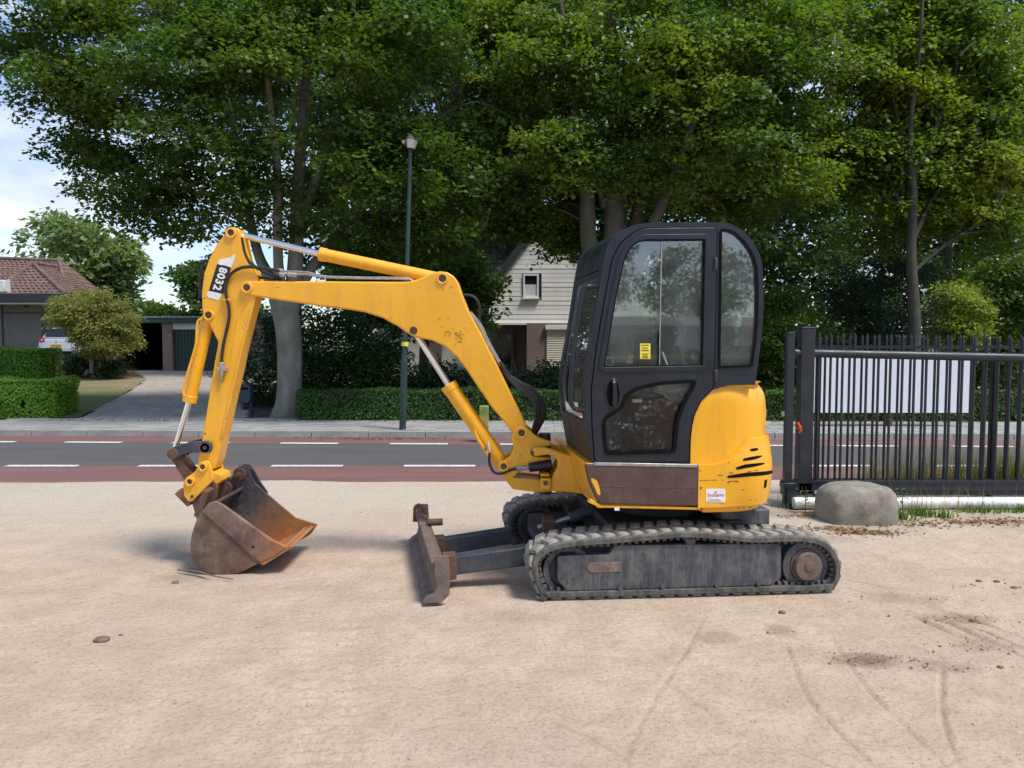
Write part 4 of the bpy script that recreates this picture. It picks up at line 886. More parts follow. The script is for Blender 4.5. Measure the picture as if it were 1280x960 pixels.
# ================================================================== GROUND, ROAD, PAVEMENT
YN = G(640, 603).y; YL1 = G(640, 582.5).y
def far_y(py, z=0): return G(640, py, z).y
SL = -.035                                       # the far side of the road opens slightly to the left
YL2, YE = far_y(555.5), far_y(547.5)
KZ = .10
def yfar(y0, x): return y0+SL*x
def sandmat():
    t = NT('sand'); obj = t.c.outputs['Object']
    big = t.noise(.55, 5, .6); mid_ = t.noise(3.2, 7, .65); fine = t.noise(42, 8, .75); grit = t.noise(150, 4, .7)
    c = t.ramp(mid_, [(.28, (.45, .342, .258)), (.5, (.545, .422, .322)), (.72, (.615, .49, .385))])
    sy = t.n('ShaderNodeSeparateXYZ'); t.l(obj, sy.inputs[0])
    far_ = t.ramp(t.math('ADD', t.math('MULTIPLY', sy.outputs[1], .1), t.math('MULTIPLY', t.math('SUBTRACT', big, .5), .35)), [(.60, 0.0), (.74, 1.0)])
    c = t.mix(t.math('MULTIPLY', far_, .85), c, (.53, .465, .38))
    c = t.mix(t.ramp(big, [(.45, 0.0), (.7, .45)]), c, (.42, .335, .27))
    c = t.mix(t.ramp(fine, [(.34, .55), (.52, 0.0)]), c, (.25, .18, .13))
    c = t.mix(t.ramp(grit, [(.62, 0.0), (.74, .5)]), c, (.62, .53, .44))
    c = t.mix(t.ramp(grit, [(.24, .55), (.36, 0.0)]), c, (.18, .13, .10))
    at = t.n('ShaderNodeAttribute'); at.attribute_name = 'soil'
    sf = t.math('MULTIPLY', at.outputs['Fac'], t.ramp(t.noise(26, 7, .7), [(.3, .35), (.6, 1.0)]))
    c = t.mix(sf, c, (.15, .10, .070))
    h = t.math('ADD', t.math('MULTIPLY', fine, .6), t.math('MULTIPLY', t.noise(11, 7, .6, stretch=(1, 1.4, 1)), 1.4))
    h = t.math('ADD', h, t.math('MULTIPLY', grit, .25))
    t.bump(h, 1.0, .018)
    return t.set(c, .95, 0, Specular_IOR_Level=.15)
M['sand'] = sandmat()
def gnd(px, py): q = G(px, py); return (q.x, q.y)
ruts = []     # (polyline on the ground, width, depth)
for pts, wd, dp in ((((985, 800), (998, 845), (1015, 875), (1035, 897), (1062, 924), (1095, 955)), .014, .009), (((1178, 815), (1177, 856), (1180, 890), (1188, 920), (1206, 958)), .014, .009), (((1040, 790), (1080, 850), (1130, 900), (1190, 955)), .02, .006),
                     (((880, 770), (855, 815), (830, 855), (800, 905), (785, 950)), .02, .006), (((828, 850), (880, 885), (930, 920)), .014, .007),
                     (((1135, 755), (1180, 770), (1230, 790), (1280, 812)), .035, .022), (((1120, 752), (1175, 778), (1215, 795)), .03, .018), (((1150, 745), (1210, 765), (1280, 790)), .03, .014), (((1060, 718), (1110, 727), (1160, 733)), .03, .014), (((1060, 728), (1090, 735), (1115, 733)), .02, .012),
                     (((1180, 770), (1230, 782), (1290, 806)), .022, .016), (((0, 643), (60, 642), (130, 640)), .03, .012), (((220, 713), (255, 719), (293, 725)), .02, .016), (((690, 905), (740, 925), (790, 955)), .014, .006), (((900, 910), (980, 930), (1050, 958)), .014, .006)):
    ruts.append((crom([gnd(*p) for p in pts], 6, False), max(.011, wd*.55), dp*1.5))
soils = [(1088, 818, 42, 11, 1.0), (1070, 812, 25, 6, .7), (1200, 765, 50, 8, .55), (1235, 800, 45, 9, .45), (1180, 826, 50, 10, .45), (898, 792, 30, 8, .4), (975, 782, 22, 9, .5), (1130, 740, 60, 7, .35), (300, 600, 5, 2, 0), (1090, 660, 60, 7, .3), (1250, 650, 60, 12, .35), (640, 770, 60, 8, .25), (250, 720, 60, 8, .3), (985, 640, 40, 7, .5), (1040, 672, 40, 5, .3)]
def height(X, Y):
    p = np.stack([X, Y, np.zeros_like(X)], 1)
    h = (fbm(p*np.array([1.1, 1.4, 1]), 4)-.47)*.035+(fbm(p*np.array([6, 9, 1])+5, 3)-.44)*.012
    tilt_u = np.clip((X-.26)/1.9, 0, 1.35); h += -.034*tilt_u*np.clip((7.0-Y)/1.2, 0, 1)
    # smoother under the machine and the bucket
    flat = np.exp(-(((X-1.1)/1.6)**4+((Y-5.6)/1.1)**4)); base = -.034*tilt_u*np.clip((7.0-Y)/1.2, 0, 1)
    h = h*(1-.8*flat)+(base-.004)*.8*flat
    h = h-.020*np.exp(-(((X+1.95)/.62)**4+((Y-5.78)/.62)**4))
    global soil_r
    soil_r = np.zeros(len(X))
    for pl, wd, dp in ruts:
        pl = np.array(pl); d2 = np.full(len(X), 9e9)
        bb = (X > pl[:, 0].min()-.4) & (X < pl[:, 0].max()+.4) & (Y > pl[:, 1].min()-.4) & (Y < pl[:, 1].max()+.4)
        ii = np.where(bb)[0]; q = np.stack([X[ii], Y[ii]], 1); dm = np.full(len(ii), 9e9); lo = np.zeros(len(ii))
        for a, b in zip(pl[:-1], pl[1:]):
            ab = b-a; t = np.clip(((q-a)@ab)/(ab@ab), 0, 1); dd = np.linalg.norm(q-a-t[:, None]*ab, axis=1); dm = np.minimum(dm, dd)
        soil_r[ii] = np.maximum(soil_r[ii], .55*np.exp(-(dm/(wd*.9))**2)*vnoise(np.stack([q[:, 0]*5, q[:, 1]*5, q[:, 0]*0], 1)))
        n = .6+.8*vnoise(np.stack([q[:, 0]*9, q[:, 1]*9, q[:, 0]*0], 1))
        tl_ = np.clip(np.minimum(np.linalg.norm(q-pl[0], axis=1), np.linalg.norm(q-pl[-1], axis=1))/.22, 0, 1)*(.35+.9*fbm(q@np.array([[1.7, 0, 0], [0, 1.7, 0]])+4, 3)); h[ii] += n*dp*tl_*(-np.exp(-(dm/wd)**2)+.22*np.exp(-((dm-2.1*wd)/wd)**2))
    # old tread print on the left
    for cx in (385, 437):
        for k, py in enumerate(np.arange(783, 955, 11)):
            c = G(cx, py); h += -.011*np.exp(-((X-c.x)/.055)**4-((Y-c.y)/.020)**2)+.004*np.exp(-((X-c.x)/.055)**4-((Y-c.y-.035)/.015)**2)
    return h
gx = np.r_[np.linspace(-9, -5.2, 60, endpoint=False), np.linspace(-5.2, 5.2, 720), np.linspace(5.22, 9, 60)]
gy = np.r_[np.linspace(1.2, 2.9, 40, endpoint=False), np.linspace(2.9, 6.2, 280, endpoint=False), np.linspace(6.2, YN+.35, 110)]
XX, YY = np.meshgrid(gx, gy); X = XX.ravel(); Y = YY.ravel()
H = height(X, Y)
edge = YN-.03+.16*(fbm(np.stack([X*.9, X*0+3, X*0], 1), 4)-.47)*2+.10*np.exp(-((X+2.7)/.5)**2)
dd = Y-edge
fade = np.clip((edge-Y)/.9, 0, 1)
H = H*fade+.012*(1-fade)
H = np.where(dd > 0, .012-dd*.10-(dd**2)*.2, H)
for b in (X <= -8.99, X >= 8.99, Y <= 1.21): H = np.where(b, -.06, H)
soil = soil_r.copy()
for px_, py_, rx, ry, s in soils:
    c = G(px_, py_); ex = G(px_+rx, py_).x-c.x; ey = (G(px_, py_-ry).y-G(px_, py_+ry).y)/2
    r2 = ((X-c.x)/ex)**2+((Y-c.y)/ey)**2; n = fbm(np.stack([X*7, Y*7, X*0+py_], 1), 4)
    soil = np.maximum(soil, s*np.clip(1.25-r2-(n-.2)*1.5+.35, 0, 1)*(r2 < 2.2))
def grid_mesh(name, X, Y, Z, nx, ny, m, smooth=True):
    me = bpy.data.meshes.new(name); n = nx*ny
    me.vertices.add(n); me.vertices.foreach_set('co', np.stack([X, Y, Z], 1).astype(np.float32).ravel())
    i = np.arange((ny-1)*nx).reshape(ny-1, nx)[:, :-1].ravel(); q = np.stack([i, i+1, i+nx+1, i+nx], 1).astype(np.int32)
    me.loops.add(len(q)*4); me.loops.foreach_set('vertex_index', q.ravel()); me.polygons.add(len(q))
    me.polygons.foreach_set('loop_start', np.arange(len(q), dtype=np.int32)*4); me.polygons.foreach_set('loop_total', np.full(len(q), 4, np.int32))
    me.update(calc_edges=True); me.validate()
    if smooth: me.polygons.foreach_set('use_smooth', [True]*len(q))
    me.materials.append(m); o = bpy.data.objects.new(name, me); COL.objects.link(o); o['kind'] = 'structure'; return o
yard = grid_mesh('sand_yard', X, Y, H, len(gx), len(gy), M['sand'])
at = yard.data.attributes.new('soil', 'FLOAT', 'POINT'); at.data.foreach_set('value', soil.astype(np.float32))
def sheet(name, pts, z, m, sub=None):
    mb = MB(); mb.add([(a, b, z) for a, b in pts], [tuple(range(len(pts)))]); o = mb.build(name, m, smooth=False); o['kind'] = 'structure'; return o
M['soil'] = simple('garden_soil', (.085, .06, .042), .95, var=.4, scale=4, bump=.5, bscale=25, bd=.02)
M['meadow'] = simple('meadow', (.07, .10, .03), .95, var=.4, scale=.8, bump=.4, bscale=12, bd=.05)
sheet('ground', [(-900, -900), (900, -900), (900, 900), (-900, 900)], -.12, M['meadow'])
sheet('sand_yard_outer', [(-45, -40), (45, -40), (45, YN-.3), (8.9, YN-.3), (8.9, 1.3), (-8.9, 1.3), (-8.9, YN-.3), (-45, YN-.3)], -.05, M['sand'])
def roadmat(name, a, b, stain=(.10, .09, .08), streak=.35):
    t = NT(name)
    c = t.ramp(t.noise(2.5, 6, .6, stretch=(.25, 1, 1)), [(.3, a), (.7, b)])
    c = t.mix(t.ramp(t.noise(140, 4, .7), [(.45, 0.0), (.75, .4)]), c, tuple(x*1.7 for x in b))
    c = t.mix(t.ramp(t.noise(1.3, 7, .65, stretch=(.15, 2, 1)), [(.5, 0.0), (.75, streak)]), c, stain)
    t.bump(t.noise(160, 4), .25, .004); return t.set(c, .85)
M['asphalt'] = roadmat('asphalt', (.068, .066, .066), (.088, .085, .084), (.13, .12, .11))
M['red_lane'] = roadmat('red_asphalt', (.135, .066, .060), (.185, .092, .083), (.23, .16, .13), .5)
def paintmat():
    t = NT('road_paint'); c = t.ramp(t.noise(5, 6), [(.3, (.60, .60, .58)), (.7, (.78, .78, .76))])
    c = t.mix(t.ramp(t.noise(22, 8, .75), [(.50, 0.0), (.62, .75)]), c, (.16, .15, .145)); return t.set(c, .8)
M['paint'] = paintmat()
E = 60
def band(name, ya, yb, z, m, sa=0, sb=0): return sheet(name, [(-E, ya-sa*E), (E, ya+sa*E), (E, yb+sb*E), (-E, yb-sb*E)], z, m)
band('cycle_lane_near', YN-.6, YL1, 0, M['red_lane']); band('road', YL1, YL2, .0, M['asphalt'], 0, SL); band('cycle_lane_far', YL2, YE+.02, .0, M['red_lane'], SL, SL)
def dash(x0, x1, y0, s, wdt=.125):
    pts = [(x0, y0+s*x0-wdt/2), (x1, y0+s*x1-wdt/2), (x1, y0+s*x1+wdt/2), (x0, y0+s*x0+wdt/2)]; sheet('road_marking', pts, .005, M['paint'])
x = G(8, 582.5).x
while x > -14: x -= 1.78
for k in range(18): dash(x+1.78*k, x+1.78*k+.96, YL1, 0)
x = G(81, 553).x
while x > -17: x -= 1.80
for k in range(22): dash(x+1.80*k, x+1.80*k+.95, YL2, SL, .14)
# worn thin continuation of the edge lines
# ------------------------------------------------------------------ kerb and pavement
M['concrete'] = simple('kerb_concrete', (.33, .32, .30), .9, var=.25, scale=5, bump=.3, bscale=60)
def tilemat():
    t = NT('paving_tile'); oi = t.n('ShaderNodeObjectInfo')
    c = t.ramp(oi.outputs['Random'], [(0, (.25, .25, .245)), (1, (.34, .335, .325))])
    c = t.mix(t.ramp(t.noise(3, 6), [(.45, 0.0), (.75, .5)]), c, (.21, .195, .17)); t.bump(t.noise(80, 4), .2, .003); return t.set(c, .9)
M['tile'] = tilemat()
KY = YE+.02
pav = MB(); 
def ybk(x): return KY+SL*x
YP = far_y(524, KZ)                       # back edge of the pavement
pav.add([(-E, ybk(-E)+.12, KZ-.03), (E, ybk(E)+.12, KZ-.03), (E, YP+SL*E, KZ-.03), (-E, YP+SL*-E, KZ-.03)], [(0, 1, 2, 3)])
pave = pav.build('pavement', M['soil'], smooth=False); pave['kind'] = 'structure'
ux = Vector((1, SL, 0)).normalized(); uy = Vector((-SL, 1, 0)).normalized()
kst = MB().box((0, 0, 0), (.985, .15, .30)); kme = kst.mesh('kerb_stone', M['concrete'], Vector())
kerb = thing('kerb', 'pale concrete kerb between the red cycle lane and the pavement', 'kerb', (0, KY, 0)); kerb['kind'] = 'structure'; del kerb['category']
rot = math.atan(SL)
for k in range(-12, 14):
    o = bpy.data.objects.new('kerb_stone', kme); COL.objects.link(o); o.parent = kerb; p = Vector((0, .075, KZ-.15))+ux*k*1.0; o.location = p+Vector((0, 0, random.uniform(-.003, .004))); o.rotation_euler = (0, 0, rot)
kr = MB()
for k in list(range(-40, -12))+list(range(14, 40)): kr.box(Vector((0, KY+.075, KZ-.15))+ux*k, (.985, .15, .30), (ux, uy, Vector((0, 0, 1))))
kr.build('kerb_stones_beyond', M['concrete'], kerb, kind='stuff', smooth=False)
tm = MB().box((0, 0, 0), (.292, .292, .06)); tme = tm.mesh('paving_tile', M['tile'], Vector())
depth = YP-KY-.15; nr = max(3, int(depth/.30)+1)
far_tiles = MB(); cnt = 0
for r in range(nr):
    for k in range(-34, 34):
        p = Vector((0, KY+.30, KZ-.03))+ux*(k*.30+(.15 if r % 2 else 0))+uy*(.15+.30*r-.13); z = random.uniform(-.004, .004)
        vis = -9.6 < p.x < 9.9
        if vis and cnt < 300 and r < 5:
            o = bpy.data.objects.new('paving_tile', tme); COL.objects.link(o); o.parent = pave; o.location = p+Vector((0, 0, z)); o.rotation_euler = (random.uniform(-.006, .006), random.uniform(-.006, .006), rot); cnt += 1
        else: far_tiles.box(p+Vector((0, 0, z)), (.292, .292, .06), (ux, uy, Vector((0, 0, 1))))
ft = far_tiles.build('paving_tiles_beyond', M['tile'], pave, kind='stuff', smooth=False)
# ------------------------------------------------------------------ garden terrain beyond
def gz(x, y):
    z = KZ-.02+.0105*np.clip(y-15.0, 0, 25)
    z = z+np.clip((-x-18.9)/1.0, 0, 1)*np.clip((y-30.5)/3, 0, 1)*.55
    return z
tx = np.linspace(-40, 40, 161); ty = np.r_[np.linspace(YP-1.6, 45, 90)]
XX, YY = np.meshgrid(tx, ty); YY = YY+SL*XX*np.clip(1-(YY-YP)/6, 0, 1)+1.6*0
YY = np.where(YY < YP+SL*XX-.0, YP+SL*XX-.0, YY)
gt = grid_mesh('garden_soil', XX.ravel(), YY.ravel(), gz(XX.ravel(), YY.ravel()), len(tx), len(ty), M['soil'])
def GT(px, py, lift=0):                 # point on the garden terrain under a photo position
    z = .1
    for _ in range(60): q = G(px, py, z); z = .75*z+.25*float(gz(q.x, q.y))
    return Vector((q.x, q.y, z+lift))
# lawn and driveway
def lawnmat():
    t = NT('lawn'); n = t.noise(.7, 5, .6)
    sy = t.n('ShaderNodeSeparateXYZ'); t.l(t.c.outputs['Object'], sy.inputs[0])
    k = t.math('ADD', t.math('MULTIPLY', t.math('SUBTRACT', sy.outputs[1], 17.5), .085), t.math('MULTIPLY', t.math('SUBTRACT', n, .5), .9))
    c = t.ramp(k, [(.1, (.085, .125, .03)), (.45, (.17, .16, .06)), (.8, (.28, .22, .12))])
    c = t.mix(t.ramp(t.noise(40, 6, .7), [(.35, .5), (.6, 0.0)]), c, (.07, .08, .025)); t.bump(t.noise(50, 6), .6, .03); return t.set(c, .95)
M['lawn'] = lawnmat()
lp = [(60, 523.5), (98, 523.5), (124, 510), (150, 496), (170, 484), (183, 474), (150, 470.5), (60, 470.5)]
def terr_sheet(name, pts, m, lift):
    mb = MB(); q = [GT(a, b) for a, b in pts]; q = [Vector((p.x, p.y, float(gz(p.x, p.y))+lift)) for p in q]; mb.add(q, [tuple(range(len(q)))]); o = mb.build(name, m, smooth=False); o['kind'] = 'structure'; return o
lawn = terr_sheet('lawn', lp, M['lawn'], .03)
dl = crom([(100, 524), (124, 511), (150, 497), (172, 484), (182, 475), (175, 468), (148, 464)], 4, False)
dr_pts = [GT(a, b) for a, b in dl]
M['paver'] = tilemat(); M['paver'].name = 'driveway_paver'
tp_ = NT('driveway_paver_brick'); g_ = tp_.n('ShaderNodeNewGeometry')
c_ = tp_.ramp(g_.outputs['Random Per Island'], [(0, (.29, .25, .21)), (1, (.41, .36, .305))]); c_ = tp_.mix(tp_.ramp(tp_.noise(.8, 5), [(.4, 0.0), (.7, .4)]), c_, (.24, .21, .175)); M['paver'] = tp_.set(c_, .9)
dv = MB(); q = dr_pts+[Vector((-9.5, 36.0, float(gz(-9.5, 36.)))), Vector((-5.2, 36, float(gz(-5.2, 36.)))), GT(300, 500), GT(312, 523.5)]
poly = np.array([(p.x, p.y) for p in q])
def inside(P_, poly):
    x, y = P_[:, 0], P_[:, 1]; c = np.zeros(len(x), bool); j = len(poly)-1
    for i in range(len(poly)):
        xi, yi = poly[i]; xj, yj = poly[j]
        cond = ((yi > y) != (yj > y)) & (x < (xj-xi)*(y-yi)/((yj-yi) if abs(yj-yi) > 1e-9 else 1e-9)+xi); c ^= cond; j = i
    return c
dv.add([Vector((p.x, p.y, float(gz(p.x, p.y))+.006)) for p in q], [tuple(range(len(q)))]); drive = dv.build('driveway', M['soil'], smooth=False); drive['kind'] = 'structure'
bxs = []; s = .105
x0_, x1_, y0_, y1_ = poly[:, 0].min(), poly[:, 0].max(), poly[:, 1].min(), poly[:, 1].max()
pos = []
for j in range(int((y1_-y0_)/s)):
    for i in range(int((x1_-x0_)/s)):
        k = (i-j) % 4                       # herringbone of 1x2 bricks
        if k == 0: pos.append((x0_+(i+1)*s, y0_+(j+.5)*s, 0))
        elif k == 2: pos.append((x0_+(i+.5)*s, y0_+(j)*s+s*.0, 1))
pos = np.array(pos); pos = pos[inside(pos[:, :2], poly)]
hx = np.where(pos[:, 2] == 0, s-.006, s/2-.004); hy = np.where(pos[:, 2] == 0, s/2-.004, s-.006)
zz = gz(pos[:, 0], pos[:, 1])+.022+R.uniform(-.003, .003, len(pos))
ct = []
for sx_, sy_, dz in ((-1, -1, 0), (1, -1, 0), (1, 1, 0), (-1, 1, 0)): ct.append(np.stack([pos[:, 0]+hx*sx_, pos[:, 1]+hy*sy_, zz], 1))
for sx_, sy_ in ((-1, -1), (1, -1)): ct.append(np.stack([pos[:, 0]+hx*sx_, pos[:, 1]+hy*sy_, zz-.02], 1))
V = np.stack(ct, 1).reshape(-1, 3); b = np.arange(len(pos))*6
Fq = np.concatenate([np.stack([b, b+1, b+2, b+3], 1), np.stack([b+4, b+5, b+1, b], 1)])
def quads(name, V, Fq, m, parent=None, kind=None):
    me = bpy.data.meshes.new(name); me.vertices.add(len(V)); me.vertices.foreach_set('co', np.asarray(V, np.float32).ravel())
    me.loops.add(len(Fq)*4); me.loops.foreach_set('vertex_index', np.asarray(Fq, np.int32).ravel()); me.polygons.add(len(Fq))
    me.polygons.foreach_set('loop_start', np.arange(len(Fq), dtype=np.int32)*4); me.polygons.foreach_set('loop_total', np.full(len(Fq), 4, np.int32)); me.update(calc_edges=True)
    me.materials.append(m); o = bpy.data.objects.new(name, me); COL.objects.link(o)
    if parent: o.parent = parent; ORG[o.name] = ORG.get(parent.name, Vector())
    if kind: o['kind'] = kind
    return o
quads('driveway_pavers', V, Fq, M['paver'], drive, 'stuff')
# ================================================================== GATE, FENCE, SIGN, BOULDER
M['gate'] = darkpaint('gate_coating', (.014, .017, .024), (.10, .10, .10), .18, .42)
YG, YF = 7.85, 8.20
xg0, xg1 = P(1008, 600, YG).x, P(1420, 600, YG).x
zt0, zt1 = P(1008, 441, YG).z, P(1280, 447, YG).z
gate = thing('sliding_gate', 'dark metal sliding gate with thick round top rail and upright bars, nearest the viewer', 'gate', ((xg0+xg1)/2, YG, 0))
def railz(x): return zt0+(zt1-zt0)*(x-xg0)/(P(1280, 447, YG).x-xg0)
MB().tube([(P(993, 440, YG).x, YG, railz(xg0)), (xg1, YG, railz(xg1))], .043, n=16, smooth=False).build('top_rail', M['gate'], gate)
zb1, zb0 = P(1008, 600, YG).z, P(1008, 618, YG).z
m = MB(); m.box(((xg0+xg1)/2-.08, YG, (zb0+zb1)/2), (xg1-xg0+.35, .09, zb1-zb0)); m.build('bottom_beam', M['gate'], gate, bevel=.006)
m = MB(); m.box(((xg0+xg1)/2-.08, YG-.047, zb1-.012), (xg1-xg0+.35, .014, .026)); m.box(((xg0+xg1)/2-.08, YG-.047, zb0+.05), (xg1-xg0+.35, .008, .006)); m.build('beam_lip', M['gate'], gate)
a = P(1021.5, 614, YG); MB().box((a.x, YG-.05, a.z), (.095, .008, .035)).build('gate_plate', M['lens_grey'], gate)
def picket(x, Y, z0, z1, par, name='picket', r=.0138):
    m = MB(); m.cyl((x, Y, z0), (x, Y, z1-.03), r, n=8, caps=False); m.cyl((x, Y, z1-.03), (x, Y, z1), r, .003, n=8); return m.build(name, M['gate'], par)
k = 0; x = P(1020, 600, YG).x
while x < xg1:
    picket(x, YG, zb1-.01, P(1000, 415, YG).z+(railz(x)-zt0), gate); x += .1222
m = MB(); wp = P(1016, 500, YG).x-P(999, 500, YG).x
m.box((P(1007, 500, YG).x, YG+.02, (P(1000, 410, YG).z+zb0)/2), (wp, .13, P(1000, 410, YG).z-zb0)); m.box((P(1007, 500, YG).x, YG+.02, P(1000, 410, YG).z+.004), (wp+.01, .14, .012)); m.build('end_post', M['gate'], gate, bevel=.006)
px_ = P(986, 500, YG-.1).x
post = thing('gate_post', 'slim dark catch post left of the gate end post', 'post', (px_, YG-.1, 0))
zt = P(986, 415, YG-.1).z
m = MB(); m.box((px_, YG-.1, zt/2-.05), (.075, .075, zt+.1)); m.build('post_shaft', M['gate'], post, bevel=.005)
m = MB(); m.box((px_, YG-.12, P(986, 603, YG).z), (.13, .12, .05)); m.box((px_+.03, YG-.11, .07), (.10, .13, .26)); m.build('guide_bracket', M['gate'], post, bevel=.005)
m = MB(); m.box((px_-.055, YG-.1, P(980, 516, YG).z), (.03, .03, .05)); m.build('catch_plate', M['steel'], post)
m = MB(); m.tube([P(997, 528, YG-.16), P(999, 532, YG-.17), P(1001, 538, YG-.17), P(998, 541, YG-.16)], .012, n=8); m.tube([P(995, 536, YG-.16), P(1002, 533, YG-.17)], .008, n=6)
lk_ = m.build('red_padlock', simple('orange_plastic', (.65, .09, .02), .45)); tag(lk_, 'small orange red lock hanging on the gate end post', 'lock')
fen = thing('metal_fence', 'dark spiked bar fence standing behind the sliding gate', 'fence', ((xg0+xg1)/2, YF, 0))
m = MB(); m.box(((xg0+xg1)/2, YF, P(1100, 434, YF).z), (xg1-xg0, .03, .035)); m.build('upper_rail', M['gate'], fen)
m = MB(); m.box(((xg0+xg1)/2, YF, P(1100, 600, YF).z), (xg1-xg0, .03, .035)); m.build('lower_rail', M['gate'], fen)
x = P(1028, 600, YF).x
while x < xg1: picket(x, YF, .05, P(1100, 418, YF).z, fen); x += .130
x = P(1240, 600, YF).x
for xx in (P(1024, 500, YF).x, x): MB().box((xx, YF+.04, .85), (.05, .05, 1.72)).build('fence_post', M['gate'], fen, bevel=.004)
yp = 7.62; a, b = P(992, 627, yp), P(1420, 628, yp)
M['pvc'] = simple('white_pvc', (.78, .77, .74), .4, var=.12, scale=4)
pp = MB().cyl((a.x, yp, .062), (b.x, yp, .062), .058, n=24).build('plastic_pipe', M['pvc'], bevel=0); tag(pp, 'white plastic pipe lying along the foot of the gate', 'pipe')
ys_ = 14.1
sg = thing('sign_board', 'blank white sign board on a brown post behind the gate bars', 'sign', (P(1114, 540, ys_).x, ys_, .1))
a, b = P(1013, 446, ys_), P(1211, 516, ys_)
m = MB(); m.box(((a.x+b.x)/2, ys_, (a.z+b.z)/2), (b.x-a.x, .03, a.z-b.z)); m.build('panel', M['sign_white'], sg, bevel=.004)
M['wood'] = simple('brown_wood', (.13, .06, .035), .8, var=.3, scale=8)
for x_ in (1113.5,): 
    q = P(x_, 520, ys_); MB().box((q.x, ys_+.06, .45), (.09, .09, .9)).build('sign_post', M['wood'], sg, bevel=.006)
# boulder: cast concrete block with rounded shoulders
bc = P(1069.5, 640, 7.22); 
def bouldermat():
    t = NT('boulder_concrete'); c = t.ramp(t.noise(7, 9, .7), [(.3, (.15, .132, .105)), (.52, (.25, .225, .185)), (.75, (.36, .33, .28))])
    c = t.mix(t.ramp(t.noise(60, 6, .7), [(.5, 0.0), (.7, .5)]), c, (.12, .105, .085)); c = t.mix(t.ramp(t.noise(3, 5), [(.55, 0.0), (.7, .5)]), c, (.40, .34, .27))
    t.bump(t.noise(35, 8, .7), .7, .012); return t.set(c, .95)
bm = bmesh.new(); bmesh.ops.create_cube(bm, size=2); bmesh.ops.subdivide_edges(bm, edges=bm.edges, cuts=15, use_grid_fill=True)
hw_ = .945*(P(1118, 640, 7.22).x-P(1021, 640, 7.22).x)/2; zt = P(1069, 602, 7.3).z
vs = np.array([v.co for v in bm.verts]); nn = np.linalg.norm(vs, axis=1)
p4 = (np.abs(vs[:, 0])**4.2+np.abs(vs[:, 1])**3+np.abs(vs[:, 2])**4.2)**(1/4.0); q = vs/p4[:, None]
q[:, 0] *= hw_; q[:, 1] *= .26; q[:, 2] = np.where(q[:, 2] > 0, q[:, 2]*zt*.93, q[:, 2]*.12)+zt*.07
q += (fbm(q*6, 4)-.47)[:, None]*.035*np.array([1, 1, 1]); q += (fbm(q*24+3, 3)-.44)[:, None]*.012
for v, c in zip(bm.verts, q): v.co = Vector(c)+Vector((bc.x, 7.22, 0))
m = MB(); m.add([v.co for v in bm.verts], [tuple(x.index for x in f.verts) for f in bm.faces]); bm.free()
bo = m.build('boulder', bouldermat(), org=(bc.x, 7.22, 0), ang=180); tag(bo, 'rounded grey concrete boulder in front of the gate', 'boulder')
# ================================================================== STREET FURNITURE
yl = 14.0; base = G(503, 537, KZ); yl = base.y
M['pole'] = simple('pole_green', (.018, .045, .036), .45, var=.3, scale=5)
lm = thing('street_lamp', 'tall dark green street lamp with a small white lantern in front of the trees', 'street lamp', base)
tp0 = P(513, 190, yl)
m = MB(); m.tube([base-Vector((0, 0, .1)), base.lerp(tp0, .25)], [.062, .062], n=14, smooth=False); m.tube([base.lerp(tp0, .25), base.lerp(tp0, .27), tp0], [.062, .045, .036], n=14, smooth=False); m.build('pole', M['pole'], lm)
a = base.lerp(tp0, .305); MB().cyl(a, base.lerp(tp0, .32), .064, n=14).build('yellow_band', M['yellow_film'], lm)
M['lens'] = simple('lantern_lens', (.62, .60, .56), .3, var=.1)
d_ = Vector((.16, 0, 1)).normalized(); t0 = tp0
MB().cyl(t0, t0+d_*.06, .045, .06, n=14).build('lamp_collar', M['dark'], lm)
m = MB(); m.cyl(t0+d_*.06, t0+d_*.20, .07, .105, n=20); m.build('lantern', M['lens'], lm)
m = MB(); m.cyl(t0+d_*.20, t0+d_*.235, .112, .105, n=20); m.cyl(t0+d_*.235, t0+d_*.29, .10, .05, n=20); m.build('lamp_cap', simple('lamp_grey', (.10, .10, .10), .5), lm)
b_ = G(605, 545, KZ); yb_ = b_.y; tb2 = P(605, 507, yb_)
bd = thing('wooden_bollard', 'short mossy yellow wooden bollard on the pavement behind the boom', 'bollard', b_)
M['oldwood'] = simple('mossy_wood', (.36, .27, .08), .9, var=.4, scale=12, bump=.3)
m = MB(); m.box((b_.x, yb_, (KZ+tb2.z-.15)/2), (.15, .15, tb2.z-.15-KZ+.1)); m.build('shaft', M['oldwood'], bd, bevel=.01)
MB().box((b_.x, yb_, tb2.z-.075), (.155, .155, .15)).build('top_band', simple('lichen', (.22, .24, .06), .9, var=.5, scale=20), bd, bevel=.015)
wb_ = GT(314, 523); yb2 = wb_.y
bn = thing('litter_bin', 'dark blue green litter bin on a black post beside the tree trunk', 'litter bin', wb_)
MB().cyl(wb_-Vector((0, 0, .1)), P(314.5, 478, yb2), .035, n=10).build('bin_post', M['dark'], bn)
bx_ = FB; c = P(307.5, 491, yb2-.1); hgt = P(307, 479, yb2).z-P(307, 503, yb2).z
Fbin = Frame((c.x, yb2-.1, c.z))
MB().prism(Fbin, rnd([(-.11, -hgt/2), (.11, -hgt/2), (.115, hgt/2-.06), (0, hgt/2+.02), (-.115, hgt/2-.06)], .03, 2), -.10, .10).build('bin_body', simple('bin_paint', (.012, .035, .05), .45), bn, bevel=.015)
MB().fbox(Fbin, -.08, .08, -.108, -.09, hgt/2-.13, hgt/2-.08).build('bin_slot', M['seal'], bn)
